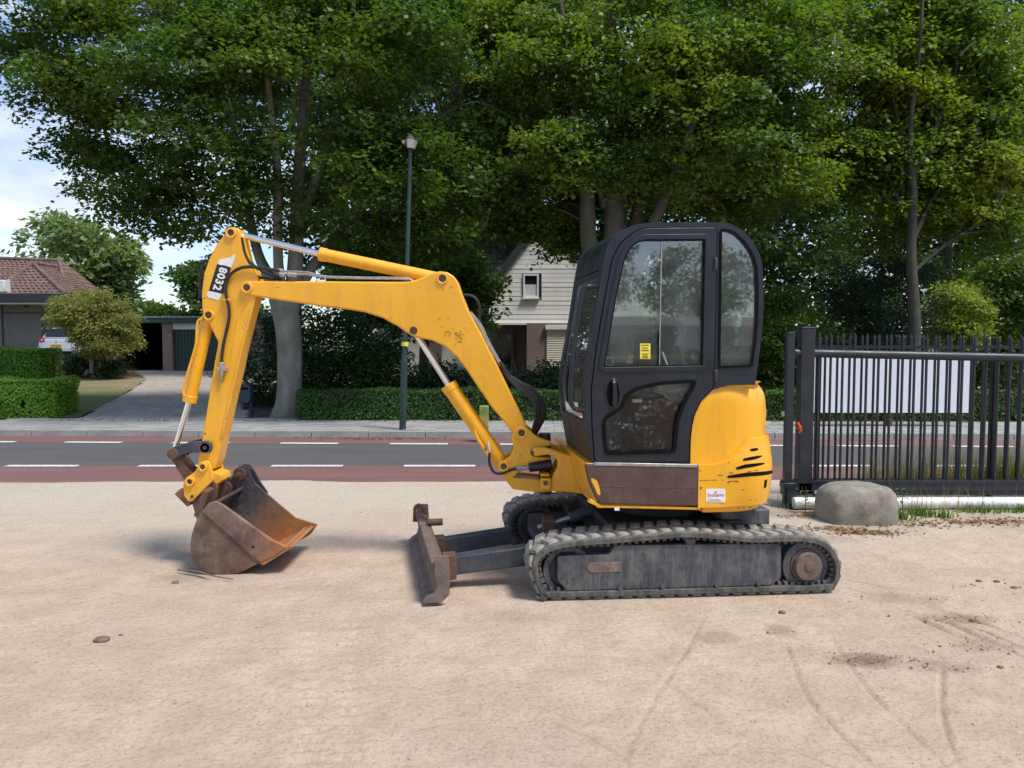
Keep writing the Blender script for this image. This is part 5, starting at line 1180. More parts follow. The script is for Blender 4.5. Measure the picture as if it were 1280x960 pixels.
# ================================================================== BUILDINGS
def brickmat(name, a, b, mortar, axis='XZ', scale=1.0):
    t = NT(name); sy = t.n('ShaderNodeSeparateXYZ'); t.l(t.c.outputs['Object'], sy.inputs[0]); cb = t.n('ShaderNodeCombineXYZ')
    t.l(t.math('ADD', sy.outputs[0], sy.outputs[1]), cb.inputs[0]); t.l(sy.outputs[2], cb.inputs[1])
    br = t.n('ShaderNodeTexBrick'); t.l(cb.outputs[0], br.inputs['Vector']); br.inputs['Scale'].default_value = scale
    br.inputs['Color1'].default_value = (*a, 1); br.inputs['Color2'].default_value = (*b, 1); br.inputs['Mortar'].default_value = (*mortar, 1)
    br.inputs['Brick Width'].default_value = .22; br.inputs['Row Height'].default_value = .065; br.inputs['Mortar Size'].default_value = .008
    c = t.mix(t.ramp(t.noise(1.5, 5), [(.4, 0.0), (.7, .35)]), br.outputs[0], mortar); t.bump(br.outputs['Fac'], -.5, .01); return t.set(c, .9)
M['brick'] = brickmat('brown_brick', (.13, .075, .06), (.20, .12, .095), (.22, .19, .17))
M['brick2'] = brickmat('garage_brick', (.20, .105, .085), (.29, .16, .13), (.30, .26, .23))
M['board'] = simple('cream_boards', (.72, .69, .63), .7, var=.1, scale=2)
M['cream'] = simple('cream_render', (.66, .61, .48), .8, var=.08, scale=2)
M['trim_green'] = simple('dark_green_trim', (.025, .04, .035), .5)
M['frame_white'] = simple('white_frame', (.70, .69, .65), .5, var=.08)
M['winglass'] = simple('window_glass', (.015, .018, .02), .06, var=.1)
M['curtain'] = simple('net_curtain', (.55, .58, .60), .9, var=.15, scale=14)
M['roof_grey'] = simple('grey_brown_tiles', (.15, .115, .105), .8, var=.35, scale=3)
def rooftile():
    t = NT('red_roof_tile'); g = t.n('ShaderNodeNewGeometry')
    c = t.ramp(t.noise(2.2, 7, .7), [(.3, (.085, .052, .044)), (.5, (.15, .090, .074)), (.72, (.22, .14, .115))])
    c = t.mix(t.ramp(t.noise(9, 6, .7), [(.55, 0.0), (.75, .6)]), c, (.26, .24, .19)); return t.set(c, .9)
M['roof_red'] = rooftile()
M['garage_green'] = simple('garage_green', (.030, .066, .050), .6, var=.2, scale=3)
M['garage_shade'] = simple('shade_toned_plaster', (.030, .027, .025), .95)  # plaster colour darkened to stand for the shade inside the garage
M['grey_wall'] = simple('grey_plaster', (.20, .185, .165), .9, var=.12, scale=2)
M['anthracite'] = simple('anthracite_fascia', (.020, .024, .030), .5)
def tile_face(m, bl, br, tl, tr, tw=.24, th=.30):
    bl, br, tl, tr = map(Vector, (bl, br, tl, tr)); up = ((tl+tr)/2-(bl+br)/2); nr = max(2, int(up.length/th))
    nrm = (br-bl).cross(up).normalized()
    if nrm.z < 0: nrm = -nrm
    for r in range(nr):
        a0, b0 = bl.lerp(tl, r/nr), br.lerp(tr, r/nr); a1, b1 = bl.lerp(tl, (r+1.12)/nr), br.lerp(tr, (r+1.12)/nr)
        nc = max(2, int((b0-a0).length/tw)*4); rw0, rw1, rwb = [], [], []
        for k in range(nc+1):
            t = k/nc; ph = .022*math.sin(k*math.pi/2)+.012*math.sin(k*math.pi/4+r)*0
            jz = .008*math.sin(k//4*12.9+r*7.1)
            p = a0.lerp(b0, t); q = a1.lerp(b1, t); rwb.append(p+nrm*(-.01)); rw0.append(p+nrm*(.045+ph+jz)); rw1.append(q+nrm*(.005+ph+jz))
        m.grid([rwb, rw0, rw1])
# ---- cream gabled house in the middle
YH = 26.0
ho = thing('gabled_house', 'cream boarded gable house with brown brick ground floor behind the boom', 'house', (P(690, 500, YH).x, YH, .1))
zb_ = P(650, 404, YH).z; ap = P(690, 262, YH); lx, rx = P(611, 404, YH).x, P(769, 404, YH).x
le = P(611, 361, YH); ew = le.z
def gx(z): 
    t = (z-ew)/(ap.z-ew); t = max(0, min(1, t)); return (lx+(ap.x-lx)*t, rx+(ap.x-rx)*t)
m = MB(); m.add([(lx, YH+.12, zb_), (rx, YH+.12, zb_), (rx, YH+.12, ew), (ap.x, YH+.12, ap.z), (lx, YH+.12, ew)], [(0, 1, 2, 3, 4)])
m.box(((lx+rx)/2, YH+4.6, ew/2), (rx-lx-.1, 6.4, ew)); m.box(((lx+rx)/2, YH+.8, (zb_+ew)/2), (rx-lx-.1, 1.3, ew-zb_)); m.build('wall_core', M['brick'], ho, smooth=False)
wx0, wx1, wz1, wz0 = P(653, 350, YH).x, P(677, 350, YH).x, P(660, 342, YH).z, P(660, 373.5, YH).z
st_ = .152; z = zb_; i = 0
while z < ap.z-.1:
    a, b = gx(z); c, d = gx(min(z+st_, ap.z-.02)); segs = [(a, b, c, d)]
    if z+st_ > wz0 and z < wz1: segs = [(a, wx0, c, wx0), (wx1, b, wx1, d)]
    for a, b, c, d in segs:
        j = random.uniform(-.004, .004)
        mm = MB(); mm.add([(a, YH-.016+j, z), (b, YH-.016+j, z), (b, YH+.10, z), (a, YH+.10, z), (c, YH-.008, z+st_+.01), (d, YH-.008, z+st_+.01), (d, YH+.10, z+st_+.01), (c, YH+.10, z+st_+.01)],
               [(0, 1, 5, 4), (3, 2, 1, 0), (4, 5, 6, 7), (1, 2, 6, 5), (0, 4, 7, 3), (2, 3, 7, 6)]); mm.build('siding_board', M['board'], ho, smooth=False)
    z += st_; i += 1
m = MB(); m.box(((wx0+wx1)/2, YH+.03, (wz0+wz1)/2), (wx1-wx0, .10, wz1-wz0)); m.build('reveal', M['dark'], ho)
def window(x0, x1, z0, z1, Y, par, curtain=False, fr=.06):
    F = Frame((0, Y, 0)); o = [(x0, z0), (x1, z0), (x1, z1), (x0, z1)]; i_ = [(x0+fr, z0+fr), (x1-fr, z0+fr), (x1-fr, z1-fr), (x0+fr, z1-fr)]
    wn = MB().plate(F, o, [i_], -.03, .03).build('window', M['frame_white'], par, bevel=.006)
    MB().prism(F, i_, .01, .02).build('pane', M['winglass'], wn)
    if curtain: MB().prism(F, [(x0+fr, z0+fr), (x1-fr, z0+fr), (x1-fr, z0+(z1-z0)*.56), (x0+fr, z0+(z1-z0)*.56)], -.001, .008).build('curtain', M['curtain'], wn)
    MB().prism(F, [(x0-.04, z0-.05), (x1+.04, z0-.05), (x1+.04, z0), (x0-.04, z0)], -.08, .04).build('sill', M['frame_white'], wn)
    return wn
window(wx0+.02, wx1-.10, wz0+.03, wz1-.02, YH-.035, ho, True)
m = MB()
for sx_, x_ in ((-1, lx), (1, rx)):
    a = Vector((x_+sx_*.25*.6, YH-.12, ew-.25*.8)); b = Vector((ap.x, YH-.12, ap.z+.12)); d = (b-a).normalized(); nn_ = Vector((-d.z, 0, d.x))
    m.box((a+b)/2, ((b-a).length, .05, .24), (d, Vector((0, 1, 0)), nn_))
m.build('barge_board', M['trim_green'], ho, smooth=False)
m = MB()
for sx_, x_ in ((-1, lx), (1, rx)):
    tile_face(m, (x_+sx_*.2, YH-.1, ew-.25), (x_+sx_*.2, YH+8, ew-.25), (ap.x, YH-.1, ap.z+.15), (ap.x, YH+8, ap.z+.15))
m.build('gable_roof', M['roof_grey'], ho, kind='stuff', smooth=False)
# cross wing whose tiled slope faces the street
yw = YH+1.6; wl = P(470, 400, yw).x
m = MB(); e0 = P(600, 372, yw-.4).z; r0 = P(600, 262, yw+3.5).z
tile_face(m, (wl-.3, yw-.4, e0), (ap.x-.2, yw-.4, e0), (wl-.3, yw+3.5, r0), (ap.x-.2, yw+3.5, r0), .26, .30)
m.build('wing_roof', M['roof_grey'], ho, kind='stuff', smooth=False)
m = MB(); m.box(((wl+lx)/2+.02, yw+2, e0/2), (lx-wl, 4, e0)); m.build('wing_wall', M['cream'], ho, smooth=False)
m = MB(); m.box((P(540, 430, yw).x, yw-.03, 1.2), (.7, .08, 2.5)); m.build('brick_pier', M['brick'], ho)
m = MB(); m.box(((wl+ap.x)/2, yw-.5, e0-.02), (ap.x-wl, .14, .14)); m.build('gutter', M['trim_green'], ho)
# ground floor: recessed porch, brick front and shuttered window
xr0, xr1 = P(616, 430, YH).x, P(658.5, 430, YH).x
m = MB(); m.box(((xr1+rx)/2, YH-.02, zb_/2), (rx-xr1, .3, zb_-.004)); m.build('brick_front', M['brick'], ho, smooth=False)
m = MB(); m.box(((xr0+xr1)/2-.4, YH+1.30, zb_/2-.02), (xr1-xr0+.9, .02, zb_-.04)); m.build('porch_wall', M['brick'], ho, smooth=False)
dx0, dx1 = P(618, 430, YH).x, P(642, 430, YH).x; dz1 = P(620, 415, YH).z
dF = Frame((0, YH+1.22, 0)); dr = MB().plate(dF, [(dx0, .1), (dx1, .1), (dx1, dz1), (dx0, dz1)], [[(dx0+.09, .2), (dx1-.09, .2), (dx1-.09, dz1-.09), (dx0+.09, dz1-.09)]], -.05, .02).build('front_door', simple('door_frame_brown', (.14, .10, .07), .6), ho)
MB().prism(dF, [(dx0+.09, .2), (dx1-.09, .2), (dx1-.09, dz1-.09), (dx0+.09, dz1-.09)], -.01, .005).build('door_pane', M['winglass'], dr)
m = MB(); m.box(((lx+rx)/2, YH-.07, zb_-.02), (rx-lx+.1, .12, .07)); m.build('boarding_edge', M['frame_white'], ho)
sx0, sx1, sz1, sz0 = P(683, 430, YH).x, P(722, 430, YH).x, P(690, 412, YH).z, P(690, 460, YH).z
sh_ = MB(); n_s = 22; Fs = Frame((0, YH-.20, 0))
for k in range(n_s): 
    za = sz0+(sz1-sz0)*k/n_s; zc = sz0+(sz1-sz0)*(k+.9)/n_s; sh_.add([Fs.W(sx0, 0, za), Fs.W(sx1, 0, za), Fs.W(sx1, -.02, (za+zc)/2), Fs.W(sx0, -.02, (za+zc)/2), Fs.W(sx1, 0, zc), Fs.W(sx0, 0, zc)], [(0, 1, 2, 3), (3, 2, 4, 5)])
sh_.build('roller_shutter', M['cream'], ho, smooth=False)
m = MB(); m.box(((sx0+sx1)/2, YH-.23, sz1+.07), (sx1-sx0+.1, .16, .15)); m.build('shutter_box', M['frame_white'], ho, bevel=.01)
# ---- garage block
YGa = 34.5; gzb = .26
ga = thing('garage_block', 'low flat roofed garage with green fascia and green plank door', 'garage', (P(220, 460, YGa).x, YGa, gzb))
X_ = lambda px: P(px, 430, YGa).x
zt_, zf_ = P(200, 397, YGa).z, P(200, 404, YGa).z
m = MB(); m.box(((X_(140)+X_(330))/2, YGa+3, (zt_+zf_)/2), (X_(330)-X_(140), 6.6, zt_-zf_)); m.build('flat_roof', M['garage_green'], ga, bevel=.02)
m = MB(); m.box(((X_(140)+X_(330))/2, YGa+3, zt_+.02), (X_(330)-X_(140)+.06, 6.66, .05)); m.build('roof_edge', M['steel'], ga)
m = MB(); m.box(((X_(205)+X_(217))/2, YGa, zf_/2), (X_(217)-X_(205), .3, zf_-.01)); m.build('brick_pier', M['brick2'], ga, smooth=False)
m = MB(); m.box((X_(146), YGa+3, zf_/2), (.2, 6, zf_-.01)); m.box(((X_(140)+X_(330))/2, YGa+6, zf_/2), (X_(330)-X_(140)-.2, .2, zf_-.012)); m.box((X_(211), YGa+3.2, zf_/2), (.15, 5.4, zf_-.014)); m.build('dark_walls', M['garage_shade'], ga, smooth=False)
m = MB(); m.box(((X_(280)+X_(330))/2, YGa, zf_/2), (X_(330)-X_(280), .25, zf_-.01)); m.build('brick_wall', M['brick2'], ga, smooth=False)
m = MB(); zl = P(230, 412, YGa).z; m.box(((X_(217)+X_(280))/2, YGa-.02, (zl+zf_)/2), (X_(280)-X_(217)-.004, .12, zf_-zl-.01)); m.build('lintel_board', M['frame_white'], ga)
n_p = 14; xa, xb = X_(217)+.06, X_(280)-.06
gd = MB(); gd.box(((xa+xb)/2, YGa+.05, zl/2), (xb-xa, .04, zl-.02)); gdo = gd.build('garage_door', M['garage_green'], ga)
for k in range(n_p):
    xx = xa+(xb-xa)*(k+.5)/n_p; MB().box((xx, YGa+.01+random.uniform(-.004, .004), zl/2), ((xb-xa)/n_p-.022, .03, zl-.05)).build('door_plank', M['garage_green'], gdo)
# ---- bungalow with red tiles and flat carport on the left
Yc = 36.5
bu_ = thing('bungalow', 'bungalow with weathered red tiled hip roof and dark flat carport', 'house', (P(20, 430, 38).x, 38, .8))
m = MB(); ye = 39.0; el_, er = P(-60, 367, ye), P(84, 369, ye)
rl, rr = P(-10, 324, ye+4), P(74, 327, ye+4)
tile_face(m, el_, er, rl, rr, .26, .33)
tile_face(m, er, Vector((er.x-1.2, ye+7, er.z)), rr, Vector((rr.x, rr.y+.4, rr.z)), .26, .33)
wl_, wr_ = P(-10, 369, 37.2), P(82, 369, 37.2); apx = P(41, 330, 40.2); apb = Vector((apx.x, ye+4, apx.z))
tile_face(m, wl_, wr_, apx, apx+Vector((.15, 0, 0)), .26, .33)
tile_face(m, wr_, Vector((wr_.x+.2, ye+1, wr_.z)), apx, apb, .26, .33); tile_face(m, Vector((wl_.x-.2, ye+1, wl_.z)), wl_, apb, apx, .26, .33)
m.build('tiled_roof', M['roof_red'], bu_, kind='stuff', smooth=False)
m = MB()
for a, b in ((wr_, apx), (wl_, apx), (er, rr), (rl, rr), (apx, apb)): m.tube([a+Vector((0, 0, .06)), b+Vector((0, 0, .06))], .11, n=8, smooth=False)
m.build('ridge_tiles', M['roof_red'], bu_)
zft, zfb = P(20, 366.5, 35).z, P(20, 378, 35).z; xr_ = P(70, 370, 35).x; xl_ = P(-80, 370, 35).x
m = MB(); m.box(((xl_+xr_)/2, 37.0, (zft+zfb)/2), (xr_-xl_, 4.0, zft-zfb)); m.build('carport_roof', M['anthracite'], bu_, bevel=.02)
m = MB(); m.box(((xl_+xr_)/2, 37.0, zfb-.03), (xr_-xl_-.3, 3.8, .06)); m.build('soffit', M['frame_white'], bu_)
xw = P(51, 400, Yc).x
m = MB(); m.box(((xl_+xw)/2, Yc+1.5, 2.0), (xw-xl_, 3.0, 2*(zfb-.065-2.0) if False else 3.2)); m.build('carport_wall', M['grey_wall'], bu_, smooth=False)
m = MB(); m.box((P(3.5, 410, Yc).x, Yc-.02, 2.0), (.06, .05, 3.2)); m.box((P(26, 391, Yc).x, Yc-.02, P(26, 391, Yc).z), (1.8, .04, .05)); m.build('wall_joint', M['anthracite'], bu_)
a = P(33, 382, Yc); MB().cyl((a.x, Yc-.06, a.z), (a.x, Yc+.02, a.z), .10, n=16).build('wall_lamp', M['anthracite'], bu_)
a = P(3, 358, 36); m = MB(); m.box((a.x-.1, 36, a.z), (.6, .4, .55)); ac = m.build('roof_unit', M['frame_white'], bu_, bevel=.03)
MB().box((P(11, 358, 35.75).x, 35.75, a.z), (.10, .06, .62)).build('roof_unit_leg', M['frame_white'], ac)
# ---- parked silver hatchback, seen from behind
CY = 34.0
def hatchback(name, label, loc, paint, s=1.0):
    r = thing(name, label, 'car', loc); o = Vector(loc)
    prof_ = [(0, .42), (.0, .62), (.03, .86), (.10, .93), (.20, 1.00), (.52, 1.40), (.75, 1.46), (1.6, 1.47), (2.2, 1.38), (2.9, .95), (3.7, .80), (3.9, .60), (3.92, .35), (3.7, .25), (.15, .25)]
    prof_ = [(a, b) for a, b in prof_]
    def halfw(z): return float(np.interp(z, [.25, .45, .70, .92, 1.0, 1.40, 1.47], [.76, .83, .85, .82, .78, .60, .52]))
    up = crom(prof_[:13], 3, False)
    rows = []
    for t in np.linspace(-1, 1, 13):
        rw = []
        for y, z in up+[(3.7, .25), (.15, .25)]:
            hw = halfw(z); rnd_ = .10*abs(t)**4*(1 if y < 1 else -1 if y > 3 else 0); rw.append(o+Vector((hw*np.sign(t)*abs(t)**.75, y+rnd_, z-.03*abs(t)**3*(z > 1.2))))
        rows.append(rw)
    m = MB(); m.grid(rows, True); n = len(rows[0]); m.f += [tuple(range(n-1, -1, -1)), tuple(range(12*n, 13*n))]
    body = m.build('body', paint, r, ang=35)
    m = MB(); m.add([o+Vector(q) for q in ((-.62, .195, 1.02), (.62, .195, 1.02), (.56, .49, 1.37), (-.56, .49, 1.37), (-.60, .22, 1.02), (.60, .22, 1.02))], [(0, 1, 2, 3)])
    for q in range(len(m.v)): m.v[q] += Vector((0, -.022, .012))
    m.build('rear_window', M['winglass'], r, smooth=False)
    for sx in (-1, 1):
        m = MB(); F = Frame(o); m.prism(F, rnd([(sx*.50, .80), (sx*.76, .77), (sx*.80, .92), (sx*.62, 1.0), (sx*.56, .90)], .03, 2), .01, .20); m.build('tail_light', M['tail'], r, bevel=.01)
        MB().prism(F, [(sx*.60, .85), (sx*.66, .84), (sx*.67, .90), (sx*.61, .91)], -.0, .02).build('reverse_light', M['white'], r)
        for yy in (.72, 3.15):
            wv = MB(); wv.cyl(o+Vector((sx*.62, yy, .31)), o+Vector((sx*.83, yy, .31)), .31, n=24); wo = wv.build('wheel', M['seal'], r, bevel=.03); MB().cyl(o+Vector((sx*.825, yy, .31)), o+Vector((sx*.838, yy, .31)), .2, n=18).build('rim', M['steel'], wo)
        m = MB(); m.add([o+Vector(q) for q in ((sx*.80, .95, 1.0), (sx*.80, 2.4, .98), (sx*.645, 2.0, 1.36), (sx*.645, .9, 1.38))], [(0, 1, 2, 3)]); m.build('side_window', M['winglass'], r, smooth=False)
    F = Frame(o)
    m = MB().prism(F, rnd([(-.80, .36), (.80, .36), (.84, .56), (-.84, .56)], .05, 2), -.035, .25); m.build('rear_bumper', paint, r, bevel=.03)
    m = MB().prism(F, [(-.55, .24), (.55, .24), (.6, .37), (-.6, .37)], -.02, .2); m.build('bumper_underside', M['seal'], r)
    pt = MB().prism(F, rnd([(-.26, .575), (.26, .575), (.26, .685), (-.26, .685)], .01, 1), -.045, .0).build('number_plate', M['plate'], r)
    for k in range(6): MB().prism(F, [(-.20+k*.07, .60), (-.165+k*.07, .60), (-.165+k*.07, .66), (-.20+k*.07, .66)], -.048, -.04).build('plate_character', M['seal'], pt)
    MB().ring(o+Vector((0, -.012, .82)), o+Vector((0, .03, .82)), .06, .035, 18).build('badge', M['chrome'], r)
    MB().tube([o+Vector((-.62, .10, .955)), o+Vector((0, .075, .955)), o+Vector((.62, .10, .955))], .014, n=6).build('boot_crease', paint, r)
    return r
M['silver'] = simple('silver_paint', (.52, .53, .56), .25, .35, var=.04); M['tail'] = simple('tail_red', (.35, .01, .02), .2, var=.1); M['plate'] = simple('plate_yellow', (.75, .48, .03), .4, var=.05)
M['car_white'] = simple('white_paint', (.78, .78, .78), .25, 0, var=.03)
cx_ = P(70.5, 430, CY).x
hatchback('parked_car', 'silver hatchback parked by the carport seen from behind', (cx_, CY, float(gz(cx_, CY+1))-.02), M['silver'])
wx = P(1165, 420, 33).x
hatchback('parked_car', 'white car glimpsed between the bars of the fence', (wx, 33, .42), M['car_white'])
# ================================================================== VEGETATION
def leafmesh(name, cen, nper, rad, L, Wd, mat, parent=None, kind=None, droop=.25, tilt=.45, flat=1.0, nz_jit=.45):
    n = len(cen); N_ = n*nper
    c = np.repeat(cen, nper, 0)
    cn = np.stack([R.normal(0, tilt, n), R.normal(0, tilt, n)-.12, np.ones(n)], 1); cn /= np.linalg.norm(cn, axis=1)[:, None]
    ax = np.cross(cn, np.array([1, .3, .1])); ax /= np.linalg.norm(ax, axis=1)[:, None]; ay = np.cross(cn, ax)
    cn, ax, ay = (np.repeat(q, nper, 0) for q in (cn, ax, ay))
    a = R.uniform(0, 2*math.pi, N_); r = rad*np.sqrt(R.uniform(0, 1, N_))*np.repeat(R.uniform(.6, 1.25, n), nper)
    h = R.normal(0, .22, N_)*rad*flat
    p = c+ax*(r*np.cos(a))[:, None]+ay*(r*np.sin(a))[:, None]+cn*h[:, None]; p[:, 2] -= droop*r**2/rad
    d = ax*np.cos(a)[:, None]+ay*np.sin(a)[:, None]+R.normal(0, .45, (N_, 3)); d[:, 2] -= .25; d /= np.linalg.norm(d, axis=1)[:, None]
    nn = cn+R.normal(0, nz_jit, (N_, 3)); s = np.cross(nn, d); s /= np.maximum(np.linalg.norm(s, axis=1), 1e-6)[:, None]; up = np.cross(d, s)
    k = R.uniform(.7, 1.25, N_)[:, None]
    tip = p+d*L*k; m1 = p+d*L*.45*k+s*Wd*.5*k-up*.12*Wd; m2 = p+d*L*.45*k-s*Wd*.5*k-up*.12*Wd
    V = np.stack([p, m1, tip, m2], 1).reshape(-1, 3); return quads(name, V, np.arange(N_*4).reshape(-1, 4), mat, parent, kind) if parent is None else quads(name, V-np.array(ORG[parent.name]), np.arange(N_*4).reshape(-1, 4), mat, parent, kind)
def crown_pts(poly, Y, depth, n, gap=.42, gf=.9, front=.62, e0=.35, br=0, nb=24):
    if not br: return crown_c(poly, Y, depth, n, gap, gf, front, e0)
    c = crown_c(poly, Y, depth, max(6, n//nb), gap-.02, gf, front, e0, br*.45)      # boughs: flat layered fans of sprays
    m = len(c); tl = np.stack([R.normal(0, .22, m), R.normal(0, .22, m)-.10], 1); sc_ = R.uniform(.55, 1.25, m)
    c, tl, sc_ = (np.repeat(q, nb, 0) for q in (c, tl, sc_)); r = br*sc_*np.sqrt(R.uniform(0, 1, len(c))); a = R.uniform(0, 2*math.pi, len(c)); x, y = r*np.cos(a)*1.15, r*np.sin(a)*.9
    return c+np.stack([x, y, -(x*tl[:, 0]+y*tl[:, 1])-.22*r*r/br+R.normal(0, .09*br, len(c))], 1)
def crown_c(poly, Y, depth, n, gap=.42, gf=.9, front=.62, e0=.35, edge=0):
    poly = np.array(poly, float); lo, hi = poly.min(0), poly.max(0); o = np.zeros((0, 3)); pm = FPX/Y
    while len(o) < n:
        q = R.uniform(lo, hi, (n, 2)); q = q[inside(q, poly)]
        dm = np.full(len(q), 9e9)
        for a, b in zip(poly, np.roll(poly, -1, 0)):
            ab = b-a; t = np.clip(((q-a)@ab)/(ab@ab), 0, 1); dm = np.minimum(dm, np.linalg.norm(q-a-t[:, None]*ab, axis=1))
        kp_ = dm/pm >= edge; q, dm = q[kp_], dm[kp_]
        hd = np.minimum(depth, e0+dm/pm*1.1); s = R.uniform(0, 1, len(q)); off = np.where(R.uniform(0, 1, len(q)) < front, -1, 1)*np.sqrt(s)*hd
        yy = Y+off; dx = (q[:, 0]-640)/FPX; dy = -(q[:, 1]-480)/FPX
        ry = CP+dy*SP; t = yy/ry; w_ = np.stack([dx*t, yy, CAMH+(-SP+dy*CP)*t], 1)
        nz_ = fbm(w_*gf+7, 3); nz3 = fbm(w_*gf*2.7+31, 2)
        o = np.vstack([o, w_[(nz_ > gap-.05*(dm/pm > 1.0)) & (nz3 > .27)]])
    return o[:n]
def limb(pts, Y, parent, m, dy=None, name='limb'):
    q = [P(x, y, Y+(dy[i] if dy else 0)) for i, (x, y, w_) in enumerate(pts)]; rs = [w_/2/FPX*Y for _, _, w_ in pts]
    return MB().tube(q, rs, n=12, sub=4).build(name, m, parent)
def twigs(parent, starts, targets, m, r=.03):
    mb = MB()
    for tg in targets:
        s = min(starts, key=lambda q: (Vector(q)-Vector(tg)).length+max(0, q[2]-tg[2])*2); s = Vector(s); tg = Vector(tg)
        mid_ = s.lerp(tg, .5)+Vector((random.uniform(-.3, .3), random.uniform(-.3, .3), .25)); mb.tube([s, mid_, tg], [r, r*.6, r*.2], n=5, sub=3)
    return mb.build('twigs', m, parent, kind='stuff')
# ---- big tree on the left
Y1 = 16.7
b1 = GT(357, 522)
t1 = thing('beech_tree', 'large dark green tree with thick grey trunk behind the stick', 'tree', b1)
limb([(358, 528, 48), (359, 518, 39), (361, 505, 33), (362, 480, 30), (362, 440, 30), (360, 410, 31), (356, 385, 33), (353, 372, 34)], b1.y, t1, M['bark'], name='trunk')
yy = b1.y
L1 = [[(360, 395, 26), (367, 360, 21), (370, 310, 18), (372, 250, 16), (376, 180, 13), (382, 100, 10), (390, 20, 7), (394, -60, 5)],
      [(350, 385, 22), (338, 350, 15), (322, 315, 12), (308, 250, 11), (298, 190, 9), (280, 110, 7), (255, 40, 4)],
      [(352, 380, 18), (348, 330, 12), (347, 280, 11), (347, 220, 10), (340, 150, 8), (330, 60, 5)],
      [(372, 290, 12), (388, 245, 11), (402, 205, 10), (415, 165, 8), (440, 100, 6), (460, 30, 4)],
      [(356, 385, 20), (400, 320, 12), (450, 260, 9), (510, 200, 7), (570, 120, 4)]]
DY = [None, [0, 0, .2, .5, .8, 1, 1.2], [0, -.3, -.5, -.8, -1, -1.2], None, [0, .4, .8, 1, 1.2]]
for pt, dy in zip(L1, DY): limb(pt, yy, t1, M['bark'], dy)
poly1 = [(30, -90), (8, 10), (-20, 60), (2, 118), (40, 150), (78, 172), (92, 215), (86, 242), (130, 262), (165, 288), (215, 300), (248, 288), (262, 312), (330, 345), (420, 345), (520, 352), (600, 325), (640, 250), (655, 150), (645, 50), (640, -90)]
cp = crown_pts(poly1, Y1, 3.0, 5400, gap=.43, gf=.8, br=.85)
cp = np.vstack([cp, crown_pts([(95, 215), (130, 200), (240, 240), (300, 300), (245, 292), (205, 306), (160, 292), (120, 268)], Y1-1, .8, 120, gap=.3)])
tw_ = np.array([(312, 348), (402, 348), (412, 170), (392, 70), (364, 70), (328, 200)], float)
qx = 640+cp[:, 0]/(cp[:, 1]*CP-(cp[:, 2]-CAMH)*SP)*FPX; qy = 480-((cp[:, 2]-CAMH)*CP+cp[:, 1]*SP)/(cp[:, 1]*CP-(cp[:, 2]-CAMH)*SP)*FPX
cp = cp[~(inside(np.stack([qx, qy], 1), tw_) & (cp[:, 1] < yy+.3) & (R.uniform(0, 1, len(cp)) < .72))]      # the crown is open round its forks
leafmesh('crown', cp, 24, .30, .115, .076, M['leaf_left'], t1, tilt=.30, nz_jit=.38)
starts1 = [tuple(P(x, y, yy)) for pt in L1 for x, y, _ in crom(pt, 5, False)[6:]]
twigs(t1, starts1, cp[R.choice(len(cp), 130)], M['bark_dark'])
# ---- multi-stemmed tree behind the cab
Y2 = 17.8
b2 = GT(765, 520)
t2 = thing('multi_stem_tree', 'broad green tree with several fanning stems rising behind the cab', 'tree', b2)
limb([(768, 528, 70), (768, 500, 56), (767, 440, 52), (766, 390, 50)], b2.y, t2, M['bark_dark'], name='trunk')
L2 = [[(758, 400, 24), (742, 340, 22), (735, 290, 20), (733, 230, 18), (722, 160, 13), (712, 80, 9), (700, 0, 6), (690, -60, 4)],
      [(766, 400, 30), (766, 330, 28), (768, 270, 26), (768, 200, 24), (770, 130, 18), (766, 60, 12), (762, -40, 7)],
      [(755, 260, 9), (748, 225, 9), (738, 180, 9), (728, 140, 7), (700, 60, 4)],
      [(774, 400, 22), (788, 310, 16), (802, 240, 14), (818, 170, 11), (830, 90, 8), (838, 0, 5)],
      [(776, 400, 20), (798, 320, 14), (826, 260, 12), (852, 190, 9), (880, 120, 7), (905, 40, 4)],
      [(772, 270, 12), (782, 200, 10), (800, 140, 8), (812, 60, 5)],]
DY2 = [[-.2]*8, None, [-.1]*5, [0, .2, .4, .6, .8, 1], [0, -.3, -.5, -.8, -1, -1.2], None]
for pt, dy in zip(L2, DY2): limb(pt, b2.y, t2, M['bark_dark'], dy)
poly2 = [(570, -90), (560, 60), (575, 165), (565, 235), (605, 275), (660, 292), (690, 345), (722, 345), (735, 300), (780, 268), (830, 275), (900, 285), (960, 330), (1010, 315), (1060, 250), (1088, 180), (1072, 90), (1062, -90)]
cp2 = crown_pts(poly2, Y2-.2, 3.0, 5000, gap=.43, gf=.8, br=.85); dgap = np.array([tuple(P(745, 165, Y2))]) 
keep = ~((np.abs(cp2[:, 0]-dgap[0, 0]) < .55) & (np.abs(cp2[:, 2]-dgap[0, 2]) < 1.0) & (R.uniform(0, 1, len(cp2)) < .85)); cp2 = cp2[keep]
cp2 = np.vstack([cp2, crown_pts([(690, 20), (900, 0), (900, 200), (850, 260), (790, 262), (780, 180), (720, 190), (690, 120)], Y2-1.9, .7, 560, gap=.47, br=.7), crown_pts([(600, 258), (735, 258), (728, 338), (704, 334), (690, 312), (660, 300), (640, 308), (612, 306)], Y2-.6, .5, 260, gap=.40, br=.4, nb=12)])
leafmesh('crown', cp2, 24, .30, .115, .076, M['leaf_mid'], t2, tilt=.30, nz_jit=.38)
starts2 = [tuple(P(x, y, b2.y)) for pt in L2 for x, y, _ in crom(pt, 5, False)[6:]]; twigs(t2, starts2, cp2[R.choice(len(cp2), 110)], M['bark_dark'])
